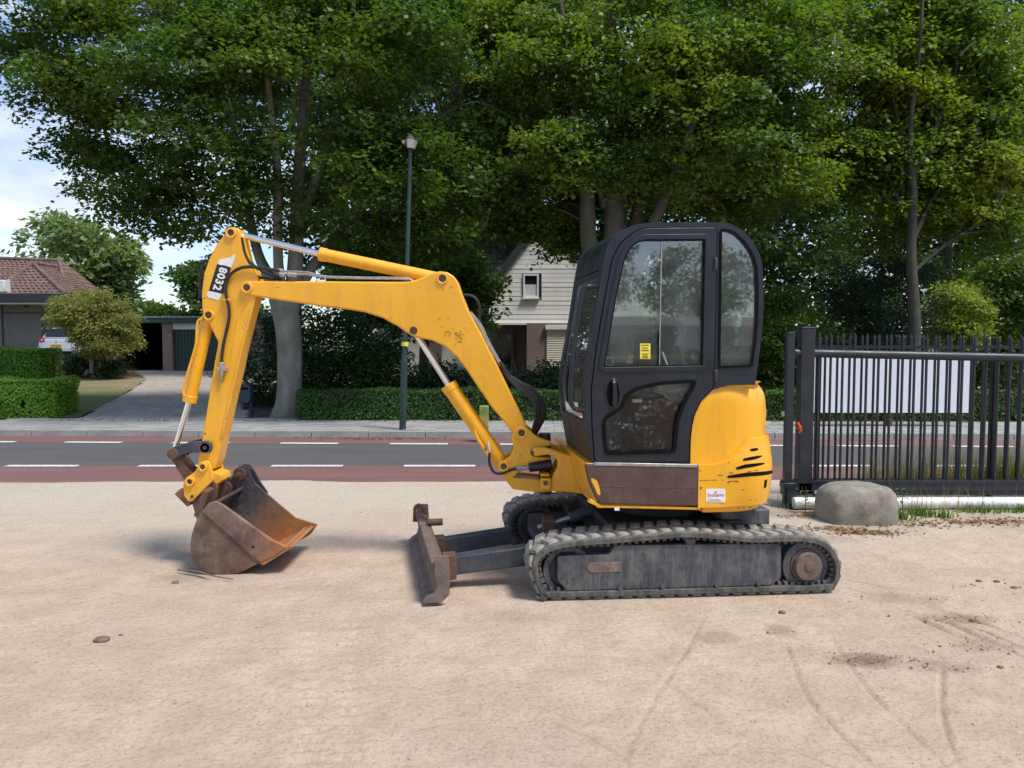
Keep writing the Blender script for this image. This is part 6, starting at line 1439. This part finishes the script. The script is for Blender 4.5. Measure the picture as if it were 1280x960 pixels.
# ---- tree at the right edge
Y3 = 19.5; b3 = GT(1140, 517)
t3 = thing('ash_tree', 'loose yellowish green tree at the right above the gate', 'tree', b3)
limb([(1140, 528, 28), (1140, 480, 19), (1143, 400, 15), (1139, 320, 12), (1142, 240, 9), (1138, 160, 6), (1150, 60, 4), (1155, -50, 3)], b3.y, t3, M['bark_shade'], name='trunk')
L3 = [[(1141, 300, 7), (1165, 250, 5), (1200, 200, 4), (1240, 150, 2)], [(1140, 280, 6), (1110, 220, 4), (1090, 150, 3), (1080, 80, 2)], [(1141, 220, 6), (1175, 150, 4), (1200, 70, 3), (1220, 0, 2)], [(1141, 340, 5), (1190, 300, 4), (1240, 270, 2)], [(1140, 250, 5), (1125, 160, 4), (1105, 80, 2)]]
for pt in L3: limb(pt, b3.y, t3, M['bark_shade'], [random.uniform(.2, .5)*i for i in range(len(pt))])
cp3 = crown_pts([(1050, -90), (1040, 60), (1055, 150), (1035, 230), (1060, 310), (1130, 325), (1200, 335), (1290, 325), (1340, 200), (1340, -90)], Y3, 2.6, 3900, gap=.45, front=.72, br=.85)
cp3 = np.vstack([cp3, crown_pts([(1060, -60), (1080, 120), (1090, 240), (1120, 290), (1170, 280), (1210, 290), (1260, 250), (1250, -60)], Y3-1.6, .8, 1700, gap=.43, br=.8)])
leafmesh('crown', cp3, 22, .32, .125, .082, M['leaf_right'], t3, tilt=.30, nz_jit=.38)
twigs(t3, [tuple(P(1141+k*0, y, b3.y)) for k, y in enumerate(range(60, 330, 12))]+[tuple(P(x, y, b3.y)) for pt in L3 for x, y, _ in crom(pt, 5, False)], cp3[R.choice(len(cp3), 45)], M['bark_dark'], .02)
# ---- further trees and shrubs, each its own crown and trunk
def bush(name, label, cat, poly, Y, depth, n, nper, rad, L, Wd, mat, gap=.38, base=None, trunk=None, bark_='bark_dark', group=None):
    c = np.mean(np.array(poly), 0); b = base or GT(c[0], 522); loc = Vector((P(c[0], c[1], Y).x, Y, float(gz(P(c[0], c[1], Y).x, Y))))
    t = thing(name, label, cat, loc, group)
    if trunk:
        for pt in trunk: limb(pt, Y, t, M[bark_], name='trunk')
    else:
        m = MB(); top = P(c[0], c[1], Y)
        for k in range(5): m.tube([loc+Vector((random.uniform(-.2, .2), 0, -.05)), loc.lerp(top, .5)+Vector((random.uniform(-.5, .5), random.uniform(-.2, .2), 0)), top+Vector((random.uniform(-1, 1)*rad*2, 0, random.uniform(0, .5)))], [.05, .03, .01], n=6)
        m.build('stems', M[bark_], t)
    q = crown_pts(poly, Y, depth, int(n*1.25), gap=gap, br=rad*1.5, nb=12); q[:, 2] = np.maximum(q[:, 2], loc.z+.05); leafmesh('crown', q, nper, rad, L, Wd, mat, t); return t
bush('laurel_shrub', 'tall dark evergreen shrub mass behind the tree trunk and clipped hedge', 'shrub', [(284, 522), (290, 450), (305, 395), (345, 370), (430, 372), (480, 395), (505, 440), (500, 490), (420, 522)], 18.6, 1.0, 900, 30, .30, .10, .055, M['leaf_shrub'], .33)
bush('laurel_shrub', 'lower dark evergreen shrub in front of the house porch', 'shrub', [(495, 522), (500, 450), (540, 440), (600, 455), (650, 450), (700, 445), (730, 460), (735, 522)], 18.4, .8, 520, 30, .28, .10, .055, M['leaf_shrub'], .33)
bush('garden_tree', 'dense small tree beside the left edge of the cream gable', 'tree', [(430, 250), (520, 260), (590, 300), (622, 350), (625, 385), (600, 410), (560, 425), (430, 400), (420, 320)], 22.0, 1.4, 800, 28, .40, .14, .09, M['leaf_left'], .36, trunk=[[(530, 520, 14), (530, 440, 12), (535, 360, 9), (520, 300, 5)]])
bush('yew_tree', 'dark spreading conifer under the right tree behind the fence', 'tree', [(1035, 335), (1060, 300), (1110, 305), (1165, 325), (1182, 380), (1165, 440), (1040, 450), (1018, 390)], 21.0, 1.2, 520, 34, .32, .10, .03, M['leaf_conifer'], .34, trunk=[[(1100, 520, 14), (1100, 420, 10), (1100, 340, 5)]])
bush('holly_shrub', 'mid green shrub just right of the cab above the hedge', 'shrub', [(930, 500), (935, 380), (960, 345), (1000, 350), (1035, 385), (1040, 440), (1030, 500)], 18.8, .9, 420, 30, .30, .10, .06, M['leaf_mid'], .34)
bush('sorbus_tree', 'small bright yellow green tree glimpsed above the fence spikes', 'tree', [(1150, 440), (1152, 380), (1175, 352), (1210, 350), (1230, 385), (1225, 440)], 25.0, .9, 220, 28, .35, .15, .08, M['leaf_yell'], .38, trunk=[[(1190, 490, 8), (1190, 400, 5)]])
bush('garden_tree', 'dark green tree at the right edge behind the fence', 'tree', [(1200, 460), (1215, 340), (1250, 310), (1330, 300), (1340, 460)], 27.0, 1.6, 420, 28, .45, .17, .10, M['leaf_left'], .36, trunk=[[(1275, 500, 12), (1275, 400, 8)]])
bush('laurel_shrub', 'dark shrub behind the hedge beneath the conifer', 'shrub', [(1030, 505), (1035, 430), (1080, 410), (1150, 415), (1200, 430), (1330, 425), (1340, 505)], 19.0, .8, 560, 30, .30, .10, .055, M['leaf_shrub'], .33)
bush('laurel_shrub', 'dark shrub hidden mostly by the cab', 'shrub', [(720, 522), (725, 430), (800, 400), (880, 400), (940, 420), (950, 522)], 19.0, .8, 380, 30, .32, .11, .06, M['leaf_shrub'], .33)
# background wood, one tree after another
far = [('tall leafy tree in the back between the two big crowns', [(540, 320), (500, 200), (520, 60), (560, -90), (720, -90), (740, 60), (735, 200), (700, 262), (640, 285)], 29, 520, 'leaf_bg'),
       ('tall leafy tree far behind the left crown', [(250, -90), (230, 100), (290, 250), (330, 330), (450, 330), (520, 220), (530, -90)], 30, 460, 'leaf_left'),
       ('broad leafy tree in the back right of the cab', [(790, 440), (780, 280), (800, 150), (860, 60), (960, 90), (1040, 180), (1060, 300), (1040, 440)], 30, 620, 'leaf_bg'),
       ('leafy tree in the back right of the yellowish tree', [(1040, 400), (1050, 260), (1090, 160), (1180, 120), (1250, 190), (1330, 180), (1340, 400)], 33, 330, 'leaf_bg'),
       ('leafy tree far above the cab roof', [(740, -90), (745, 30), (800, 100), (880, 120), (980, 80), (1060, 20), (1080, -90)], 29, 330, 'leaf_bg')]
for lb, poly, Y, n, mt in far:
    c = np.mean(np.array(poly), 0); bush('background_tree', lb, 'tree', poly, Y, 2.0, n, 26, .75, .24, .16, M[mt], .41, trunk=[[(c[0], 500, 14), (c[0], 380, 11), (c[0]+6, 200, 7), (c[0], 60, 3)]], group='trees in the background wood')
wq = crown_pts([(380, -60), (400, 330), (500, 470), (900, 470), (1340, 470), (1340, 200), (1200, 150), (1000, 200), (900, 60), (800, 150), (700, 60), (600, 100), (520, -60)], 46, 2.0, 3000, gap=.28)
leafmesh('far_wood', wq, 26, 1.3, .42, .28, M['leaf_shade'], None, 'stuff')
bush('walnut_tree', 'pale green airy tree rising behind the red tiled roof', 'tree', [(2, 330), (18, 275), (45, 258), (110, 260), (150, 282), (168, 318), (166, 350), (150, 380), (120, 420), (40, 410)], 48, 2.2, 420, 26, 1.0, .42, .26, M['leaf_pale'], .43, trunk=[[(105, 470, 10), (103, 400, 8), (98, 340, 5), (95, 290, 3)]], bark_='bark')
bush('garden_tree', 'mid green tree standing behind the garage roof', 'tree', [(222, 410), (218, 350), (235, 318), (270, 300), (310, 310), (330, 410)], 41, 1.4, 330, 28, .6, .26, .17, M['leaf_bg'], .38, trunk=[[(275, 470, 10), (275, 380, 6)]])
bush('distant_wood', 'faint dark tree far behind the garage', 'tree', [(160, 405), (168, 384), (185, 376), (215, 388), (232, 392), (235, 405)], 85, 3, 160, 26, 1.6, .6, .4, M['leaf_left'], .3, trunk=[[(195, 440, 4), (195, 395, 3)]])
bush('golden_tree', 'small round golden green tree on a short trunk in front of the carport', 'tree', [(54, 400), (58, 385), (78, 366), (112, 357), (145, 370), (166, 402), (162, 430), (140, 447), (116, 450), (102, 436), (97, 414), (75, 405)], 28.5, 1.3, 800, 34, .33, .11, .055, M['leaf_gold'], .36, trunk=[[(115, 468, 6), (115, 440, 5), (117, 410, 4)]], bark_='bark')
bush('ivy_bush', 'dark ivy covered post right of the golden tree trunk', 'shrub', [(122, 469), (122, 425), (135, 415), (150, 425), (151, 469)], 29.0, .5, 90, 30, .28, .10, .08, M['leaf_shrub'], .3)
bush('ivy_bush', 'low dark bush left of the golden tree trunk', 'shrub', [(84, 468), (90, 445), (102, 437), (113, 447), (113, 468)], 29.2, .5, 70, 30, .25, .10, .07, M['leaf_shrub'], .3)
# ---- clipped hedges
def hedge(name, label, x0, x1, y0, y1, z0, z1, n, L, Wd, mat, slope=0.0, wob=.045):
    h = thing(name, label, 'hedge', ((x0+x1)/2, (y0+y1)/2, z0)); lx_, ly_, lz_ = x1-x0, y1-y0, z1-z0
    ar = np.array([lx_*lz_, lx_*ly_, ly_*lz_, ly_*lz_, lx_*lz_*.3]); pk = R.choice(5, n, p=ar/ar.sum()); a, b = R.uniform(0, 1, n), R.uniform(0, 1, n)
    dep = np.abs(R.normal(0, .05, n)); p = np.zeros((n, 3)); nr = np.zeros((n, 3))
    f = pk == 0; p[f] = np.stack([x0+a[f]*lx_, y0+dep[f], z0+b[f]*lz_], 1); nr[f] = (0, -1, .35)
    f = pk == 1; p[f] = np.stack([x0+a[f]*lx_, y0+b[f]*ly_, z1-dep[f]], 1); nr[f] = (0, -.2, 1)
    f = pk == 2; p[f] = np.stack([x0+dep[f], y0+a[f]*ly_, z0+b[f]*lz_], 1); nr[f] = (-1, 0, .35)
    f = pk == 3; p[f] = np.stack([x1-dep[f], y0+a[f]*ly_, z0+b[f]*lz_], 1); nr[f] = (1, 0, .35)
    f = pk == 4; p[f] = np.stack([x0+a[f]*lx_, y1-dep[f], z0+b[f]*lz_], 1); nr[f] = (0, 1, .35)
    # rounded, uneven surface
    cz = np.clip((p[:, 2]-(z1-.12))/.12, 0, 1)**2*.09; p[:, 1] += np.where(pk == 0, cz, 0)
    w_ = (fbm(p*np.array([1.6, 1.6, 2.2])+3, 3)-.44)*2; p += nr*(w_*wob*2.2)[:, None]
    p[:, 1] += slope*(p[:, 0]-(x0+x1)/2)*1.0
    keep = fbm(p*5+9, 2) > .20; p, nr = p[keep], nr[keep]; n = len(p)
    nn = nr+R.normal(0, .55, (n, 3)); nn /= np.linalg.norm(nn, axis=1)[:, None]; d = np.cross(nn, R.normal(0, 1, (n, 3))); d /= np.linalg.norm(d, axis=1)[:, None]; d[:, 2] += .15; s = np.cross(nn, d)
    k = R.uniform(.65, 1.3, n)[:, None]; p = p+nn*R.uniform(0, .03, n)[:, None]
    V = np.stack([p-d*L*.5*k, p+s*Wd*.5*k, p+d*L*.5*k, p-s*Wd*.5*k], 1).reshape(-1, 3)-np.array(ORG[h.name]); quads('foliage', V, np.arange(n*4).reshape(-1, 4), mat, h)
    F = Frame(((x0+x1)/2, 0, 0)); m = MB(); ins_ = .10
    vs = [(x, y+slope*(x-(x0+x1)/2), z) for x in (x0+ins_, x1-ins_) for y in (y0+ins_, y1-ins_) for z in (z0-.1, z1-ins_)]
    m.add(vs, [(0, 1, 3, 2), (4, 6, 7, 5), (0, 4, 5, 1), (2, 3, 7, 6), (0, 2, 6, 4), (1, 5, 7, 3)]); m.build('dark_core', M['hedge_core'], h, smooth=False)
    return h
M['hedge_core'] = simple('hedge_dark_fill', (.022, .026, .012), .95, var=.5, scale=12)  # for a solid box behind the leaves, the inner shade put into its colour
hb_ = GT(640, 527.5); hy = hb_.y; zt_h = P(640, 489, hy).z
hedge('clipped_hedge', 'long low clipped green hedge along the back of the pavement', P(368, 500, hy).x, P(1400, 500, hy).x, hy, hy+.65, .08, zt_h, 62000, .046, .032, M['leaf_box'], SL*.6)
ha = GT(40, 523.5); x1_ = P(67, 500, ha.y).x
hedge('privet_hedge', 'bright green low clipped hedge front left by the pavement', x1_-3.4, x1_, ha.y, ha.y+.9, .08, P(40, 476, ha.y).z, 38000, .044, .032, M['leaf_lime'])
yb3 = 17.6; x2_ = P(48, 450, yb3).x
hedge('privet_hedge', 'taller lime green clipped hedge behind the front hedge', x2_-3.6, x2_, yb3, yb3+.9, .10, P(40, 436, yb3).z, 36000, .048, .034, M['leaf_lime'])
# ---- grasses, weeds and litter
def blades(name, pos, hh, wd, mat, kind='stuff', lean=.35, parent=None, seg=3):
    n = len(pos); pos = np.asarray(pos); h = hh*R.uniform(.5, 1.2, n); a = R.uniform(0, 2*math.pi, n); ln_ = R.uniform(.1, 1, n)*lean
    dx = np.stack([np.cos(a), np.sin(a), np.zeros(n)], 1); sd = np.stack([-np.sin(a), np.cos(a), np.zeros(n)], 1); V = []
    for k in range(seg+1):
        t = k/seg; c = pos+dx*(ln_*h*t*t)[:, None]+np.array([0, 0, 1])*(h*t*(1-.25*ln_*t))[:, None]; w_ = wd*(1-t*.92); V += [c-sd*w_/2, c+sd*w_/2]
    V = np.stack(V, 1).reshape(-1, 3); b = np.arange(n)*(seg+1)*2; Fq = np.concatenate([np.stack([b+2*k, b+2*k+1, b+2*k+3, b+2*k+2], 1) for k in range(seg)])
    if parent: V = V-np.array(ORG[parent.name])
    return quads(name, V, Fq, mat, parent, kind)
xa, xb = P(1085, 600, 8.5).x, P(1420, 600, 8.5).x
pp_ = np.stack([xa+(xb-xa)*R.uniform(0, 1, 3600)**.75, R.uniform(8.3, YN-.15, 3600), np.full(3600, -.02)], 1); nk = fbm(pp_*1.8, 3); pp_ = pp_[nk > .40]
g1 = blades('dry_grass', pp_, .50, .008, M['grass_dry']); 
pp_ = np.stack([P(1000, 600, 8.4).x+(xb-xa)*R.uniform(0, 1, 700), R.uniform(8.25, 8.9, 700), np.full(700, -.02)], 1); blades('grass_tufts', pp_[fbm(pp_*2.5, 3) > .46], .28, .007, M['grass_green'])
def tuft(x, y, n, sx, sy, h, m='grass_green'):
    c = G(x, y); return np.stack([c.x+R.normal(0, sx, n), c.y+R.normal(0, sy, n), np.full(n, -.01)], 1)
ts = np.vstack([tuft(1003, 634, 300, .10, .06, .1), tuft(1150, 643, 120, .07, .06, .1), tuft(1222, 640, 130, .12, .05, .1), tuft(1124, 647, 130, .05, .05, .1), tuft(1272, 640, 100, .10, .05, .1), tuft(1180, 646, 50, .05, .04, .1)])
blades('weed_tufts', ts, .10, .014, M['grass_green'], lean=.8)
ds_ = np.vstack([tuft(1005, 630, 60, .12, .06, .1), tuft(1190, 640, 140, .5, .06, .1)]); blades('dry_weed_tufts', ds_, .30, .005, M['grass_dry'], lean=.5)
def weed(x, y, hpx, label):
    b = G(x, y); q = P(x, y-hpx, b.y); w_ = thing('weed_plant', label, 'weed', b)
    MB().tube([b-Vector((0, 0, .03)), b.lerp(q, .5)+Vector((.01, 0, 0)), q], [.006, .005, .003], n=6).build('stem', M['stem'], w_)
    cs = np.array([tuple(b.lerp(q, t)) for t in (.35, .55, .75, .9, 1.0)]); k = 0
    for t in (.40, .55, .70, .85, 1.0):
        for sgn in (-1, 1):
            p = b.lerp(q, t); a = R.uniform(-.6, .6)+(0 if sgn > 0 else math.pi)+k*.9; L = .11*(1.1-t*.4); d = Vector((math.cos(a), math.sin(a)*.6, .35)).normalized(); s = d.cross(Vector((0, 0, 1))).normalized()*L*.17
            m = MB(); m.add([p, p+d*L*.5+s-Vector((0, 0, 0)), p+d*L*.5-Vector((0, 0, .006)), p+d*L*.5-s, p+d*L-Vector((0, 0, .03))], [(0, 1, 2), (0, 2, 3), (1, 4, 2), (2, 4, 3)]); m.build('leaf', M['weed_leaf'], w_, smooth=False); 
        k += 1
M['stem'] = simple('weed_stem', (.10, .14, .04), .7); M['weed_leaf'] = simple('weed_leaf', (.07, .12, .04), .6, var=.4, scale=30)
weed(1127, 652, 40, 'upright broad leaved weed growing right of the boulder'); weed(1006, 641, 26, 'low leafy weed growing left of the boulder')
def litter(name, spots, n, mat, L=.035):
    c = np.vstack([np.stack([(lambda g: np.full(k, g.x))(G(x, y))+R.normal(0, sx, k), np.full(k, G(x, y).y)+R.normal(0, sy, k)], 1) for x, y, sx, sy, k in spots])
    z = height(c[:, 0], c[:, 1])+.008; z = np.where(c[:, 1] > YE, .108, z); p = np.stack([c[:, 0], c[:, 1], z], 1); leaf_cloud(name, p, L, mat)
def leaf_cloud(name, p, L, mat):
    n = len(p); a = R.uniform(0, 6.28, n); d = np.stack([np.cos(a), np.sin(a), R.normal(0, .25, n)], 1); s = np.stack([-np.sin(a), np.cos(a), R.normal(0, .25, n)], 1); k = R.uniform(.5, 1.3, n)[:, None]*L
    V = np.stack([p-d*k*.5, p+s*k*.3, p+d*k*.5, p-s*k*.3], 1).reshape(-1, 3); quads(name, V, np.arange(n*4).reshape(-1, 4), mat, None, 'stuff')
litter('leaf_litter', [(1085, 664, .18, .06, 260), (1040, 660, .15, .05, 120), (1230, 652, .4, .08, 420), (1140, 655, .25, .06, 160), (1000, 645, .12, .05, 80)], 0, M['litter'])
hp_ = []
for _ in range(900):
    x = R.uniform(-9, 9); hp_.append((x, hy-.12+SL*x*.6+abs(R.normal(0, .06)), .112))
leaf_cloud('hedge_leaf_litter', np.array(hp_), .05, M['litter'])
c = G(460, 541, .1); leaf_cloud('gutter_leaf_litter', np.stack([c.x+R.normal(0, .75, 420), YE-.08+R.normal(0, .09, 420)-SL*0, np.full(420, .012)], 1), .05, M['litter'])
# dried flower bed by the lawn
bp_ = np.array([tuple(GT(R.uniform(75, 172), R.uniform(466, 472))) for _ in range(900)]); blades('dried_bedding', bp_, .28, .02, M['litter'], lean=.8)
lw = np.array([tuple(GT(x, y, .01)) for x, y in R.uniform((85, 472), (182, 522), (5000, 2)) if inside(np.array([[x, y]]), np.array(lp))[0]]); blades('lawn_grass', lw, .05, .012, M['grass_dry'], lean=.6, seg=2)
# ---- stones, clods and sticks on the sand
def clod(x, y, wpx, name, label, cat, mat, fl=.5):
    b = G(x, y); r = wpx/2/FPX*b.y; bm = bmesh.new(); bmesh.ops.create_icosphere(bm, subdivisions=3, radius=1); v = np.array([q.co for q in bm.verts])
    v *= (1+.9*(fbm(v*1.7+x, 4)-.47))[:, None]; v = v*np.array([r, r*.75, r*fl]); z = float(height(np.array([b.x]), np.array([b.y]))[0]); m = MB(); m.add([Vector(q)+b+Vector((0, 0, z+r*fl*.3)) for q in v], [tuple(q.index for q in f.verts) for f in bm.faces]); bm.free()
    o = m.build(name, mat, org=(b.x, b.y, z), ang=180); tag(o, label, cat)
M['clod'] = simple('dry_clod', (.17, .125, .092), .95, var=.4, scale=30, bump=.6, bscale=60, bd=.01)
clod(127, 801, 19, 'dirt_clod', 'largest brown dirt clod lying alone on the sand at the left', 'clod', M['clod'], .45); clod(151, 794, 6, 'dirt_clod', 'tiny dark clod beside the large clod at the left', 'clod', M['clod'])
clod(219, 727, 9, 'dirt_clod', 'small dark clod just left of the bucket', 'clod', M['clod']); clod(1218, 769, 13, 'dirt_clod', 'dark clod in the churned sand at the right', 'clod', M['clod'], .6)
clod(1251, 826, 8, 'dirt_clod', 'small dark clod right of the dark soil patch', 'clod', M['clod']); clod(978, 760, 9, 'dirt_clod', 'small pale clod behind the rear of the near track', 'clod', M['clod'], .6)
for x, y in ((1224, 719), (1246, 719), (1268, 726)): clod(x, y, 8, 'dirt_clod', {1224: 'left clod of the three in a row at the right edge', 1246: 'middle clod of the three in a row at the right edge', 1268: 'right clod of the three in a row at the right edge'}[x], 'clod', M['clod'])
n = 500; px_s = R.uniform(-60, 1340, n); py_s = 640+320*R.uniform(0, 1, n)**.8; pts = [G(a, b) for a, b in zip(px_s, py_s)]
pxy = np.array([(p.x, p.y) for p in pts]); zz = height(pxy[:, 0], pxy[:, 1]); rr = R.uniform(.002, .006, n)*R.choice([1, 1, 1, 1.6], n)
octv = np.array([(1, 0, 0), (0, 1, 0), (-1, 0, 0), (0, -1, 0), (0, 0, .7), (0, 0, -.7)], float)
V = (pxy[:, None, :].repeat(6, 1)); V = np.concatenate([V, zz[:, None, None].repeat(6, 1)+.002], 2)+octv[None]*rr[:, None, None]*R.uniform(.6, 1.3, (n, 6, 1))
b = np.arange(n)*6; T = [(0, 1, 4), (1, 2, 4), (2, 3, 4), (3, 0, 4), (1, 0, 5), (2, 1, 5), (3, 2, 5), (0, 3, 5)]; Fq = np.concatenate([np.stack([b+i, b+j, b+k, b+k], 1)[:, :3] for i, j, k in T])
me = bpy.data.meshes.new('pebbles'); me.from_pydata([tuple(v) for v in V.reshape(-1, 3)], [], [tuple(f) for f in Fq]); me.materials.append(simple('pebble', (.36, .29, .23), .9, var=.35, scale=9)); po = bpy.data.objects.new('pebbles', me); COL.objects.link(po); po['kind'] = 'stuff'
bs = [P(215, 714, 5.5)]
g0, g1_ = G(222, 713.5), G(292, 725); sk_ = MB().tube([g0+Vector((0, 0, .008)), g0.lerp(g1_, .35)+Vector((0, .015, .012)), g0.lerp(g1_, .7)+Vector((0, -.01, .01)), g1_+Vector((0, 0, .006))], [.006, .008, .006, .003], n=6); so_ = sk_.build('dry_stick', M['clod']); tag(so_, 'thin dry stick lying at the foot of the bucket', 'stick')

# ================================================================== ACROSS THE YARD, behind the viewer: seen mirrored in the cab glass
hedge('privet_hedge', 'lime hedge across the yard mirrored in the cab glass', 3, 26, -21, -20, -.05, 1.0, 16000, .09, .06, M['leaf_lime'])
yb_h = thing('yard_building', 'long low building with white fascia mirrored in the cab glass', 'building', (14, -26, 0))
m = MB(); m.box((14, -27, 1.2), (24, 4, 2.4)); m.build('wall', M['grey_wall'], yb_h, smooth=False)
m = MB(); m.box((14, -27, 2.6), (24.6, 4.6, .42)); m.build('fascia', M['frame_white'], yb_h)
for k in range(7): MB().box((4+k*3.1, -24.98, 1.15), (1.5, .08, 1.7)).build('window', M['winglass'], yb_h)
for x, zc, lb in ((6, 5.2, 'tree across the yard mirrored at the front edge of the cab glass'), (12.5, 5.6, 'tallest tree across the yard mirrored in the middle of the door glass'), (19, 5.0, 'tree across the yard mirrored in the rear quarter glass')):
    t = thing('yard_tree', lb, 'tree', (x, -31, -.05), 'trees across the yard'); MB().tube([(x, -31, -.1), (x+.2, -31, 2.5), (x, -31, zc+1)], [.25, .18, .05], n=8).build('trunk', M['bark_dark'], t)
    c = R.normal(0, 1, (520, 3)); c /= np.linalg.norm(c, axis=1)[:, None]; c = c*(R.uniform(.3, 1, 520)**.4)[:, None]*np.array([3.4, 2.4, 2.2])+np.array([x, -31, zc]); c = c[fbm(c*.8, 3) > .42]; leafmesh('crown', c, 20, .55, .24, .16, M['leaf_bg'], t)

cr = []
for x, y, sx, sy, k in ((1088, 818, .18, .06, 60), (1205, 765, .26, .06, 55), (1235, 800, .22, .08, 40), (1180, 826, .25, .06, 25), (1150, 740, .3, .05, 25), (975, 786, .10, .06, 12), (1250, 725, .2, .04, 40)):
    g = G(x, y); cr.append(np.stack([g.x+R.normal(0, sx, k), g.y+R.normal(0, sy, k)], 1))
pxy = np.vstack(cr); zz = height(pxy[:, 0], pxy[:, 1]); n = len(pxy); rr = R.uniform(.002, .006, n)*R.choice([1, 1, 1, 1.9], n)
V = np.concatenate([pxy[:, None, :].repeat(6, 1), zz[:, None, None].repeat(6, 1)+.003], 2)+octv[None]*rr[:, None, None]*R.uniform(.6, 1.4, (n, 6, 1))
b = np.arange(n)*6; Fq = np.concatenate([np.stack([b+i, b+j, b+k], 1) for i, j, k in T])
me = bpy.data.meshes.new('soil_crumbs'); me.from_pydata([tuple(v) for v in V.reshape(-1, 3)], [], [tuple(f) for f in Fq]); me.materials.append(M['clod']); po = bpy.data.objects.new('soil_crumbs', me); COL.objects.link(po); po['kind'] = 'stuff'
